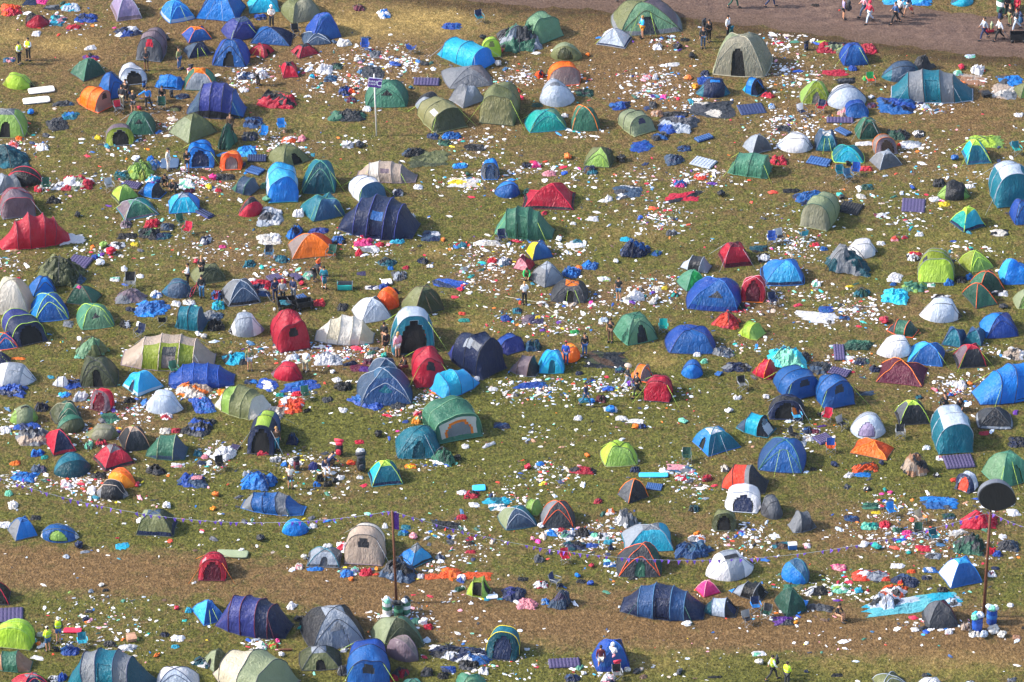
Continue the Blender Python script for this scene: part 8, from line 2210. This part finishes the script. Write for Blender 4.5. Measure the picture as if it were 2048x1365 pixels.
    bin_(797, 1232, 'dgreen', 'green', 'green bin at the foot of the banner pole', .9, ((0, 0, 'black'), (.15, .1, 'charcoal')))
    bin_(812, 1226, 'green', 'white', 'green and white bin right of the banner pole', .9, ((.05, .05, 'charcoal'), (-.12, 0, 'white')))
    bin_(1954, 1262, 'royal', 'royal', 'royal blue bin left of the drum sign pole', 1.0, ((0, 0, 'pale'), (-.16, .1, 'mint'), (.14, -.1, 'white'), (.05, .16, 'cyan')))
    bin_(1983, 1246, 'royal', 'blue', 'royal blue bin right of the drum sign pole', 1.0, ((0, 0, 'mint'), (.16, .0, 'pale'), (-.1, -.14, 'white')))
    bin_(2004, 23, 'green', 'white', 'green bin with white band beyond the mud track', 1.3); bin_(2020, 16, 'dgreen', 'green', 'dark green bin beyond the mud track', 1.3)
    # ropes on the ground and held ones
    for pts, c, lab in ([[(1010, 594), (1075, 605), (1110, 628), (1140, 652)], 'stone', 'pale rope lying across the grass'],):
        P = [np.array([*G(*p), .02]) for p in pts]; r = root('rope', P[0][0], P[0][1], lab, 'rope'); v, f = tube([p-np.array([P[0][0], P[0][1], 0]) for p in P], .02, 5); mk('cord', v, f, solid(c), r)
    wagon(2036, 82, 1.2, 'black', 0, 'black wagon pulled along the mud track'); wagon(1979, 66, .6, 'crimson', 10, 'small red trolley behind a walker')
    # folded bicycle by the slate blue pod
    x, y = G(388, 597); r = root('bicycle', x, y, 'dark bicycle leaning beside the slate blue pod', 'bicycle', None, math.radians(60))
    for cx in (-.5, .5):
        w_ = [(cx+.32*math.cos(a), 0, .34+.32*math.sin(a)) for a in np.linspace(0, 2*math.pi, 21)]; v, f = tube(w_, .025, 5, False); wh = mk('wheel', v, f, solid('black'), r)
        sp = [tube([(cx, 0, .34), (cx+.31*math.cos(a), 0, .34+.31*math.sin(a))], .006, 3) for a in np.linspace(0, 2*math.pi, 9)[:-1]]; v, f = join(*sp); mk('spokes', v, f, solid('silver', .3), wh)
    fr = [[(-.5, 0, .34), (-.15, 0, .32), (-.22, 0, .82)], [(-.15, 0, .32), (.38, 0, .80)], [(-.2, 0, .74), (.36, 0, .84)], [(-.5, 0, .34), (-.2, 0, .72)], [(.5, 0, .34), (.35, 0, .95)]]
    v, f = join(*[tube(q, .02, 6) for q in fr]); mk('frame', v, f, solid('crimson', .3), r); v, f = tube([(.36, -.25, .98), (.36, .25, .98)], .015, 6); mk('handlebar', v, f, solid('black'), r); mk('saddle', *rbox(-.34, -.10, -.06, .06, .82, .88, 3), solid('black'), r)
PAL['purple2'] = '7a4fd0'
def haze():
    V, F = box(-3300, 3300, -CD-200, 4300, -1, CH+20); m = bpy.data.materials.new('air'); m.use_nodes = True; nt = m.node_tree
    for n in list(nt.nodes): nt.nodes.remove(n)
    out = nt.nodes.new('ShaderNodeOutputMaterial'); v = nt.nodes.new('ShaderNodeVolumePrincipled'); v.inputs['Color'].default_value = (.85, .92, 1, 1); v.inputs['Density'].default_value = .00004; v.inputs['Anisotropy'].default_value = .3; nt.links.new(v.outputs[0], out.inputs['Volume'])
    o = mk('haze', V, F, m, smooth=False); tag(o, 'thin summer haze over the field', 'haze', kind='stuff')
haze()
build_ground(); build_items(); street(); litter()
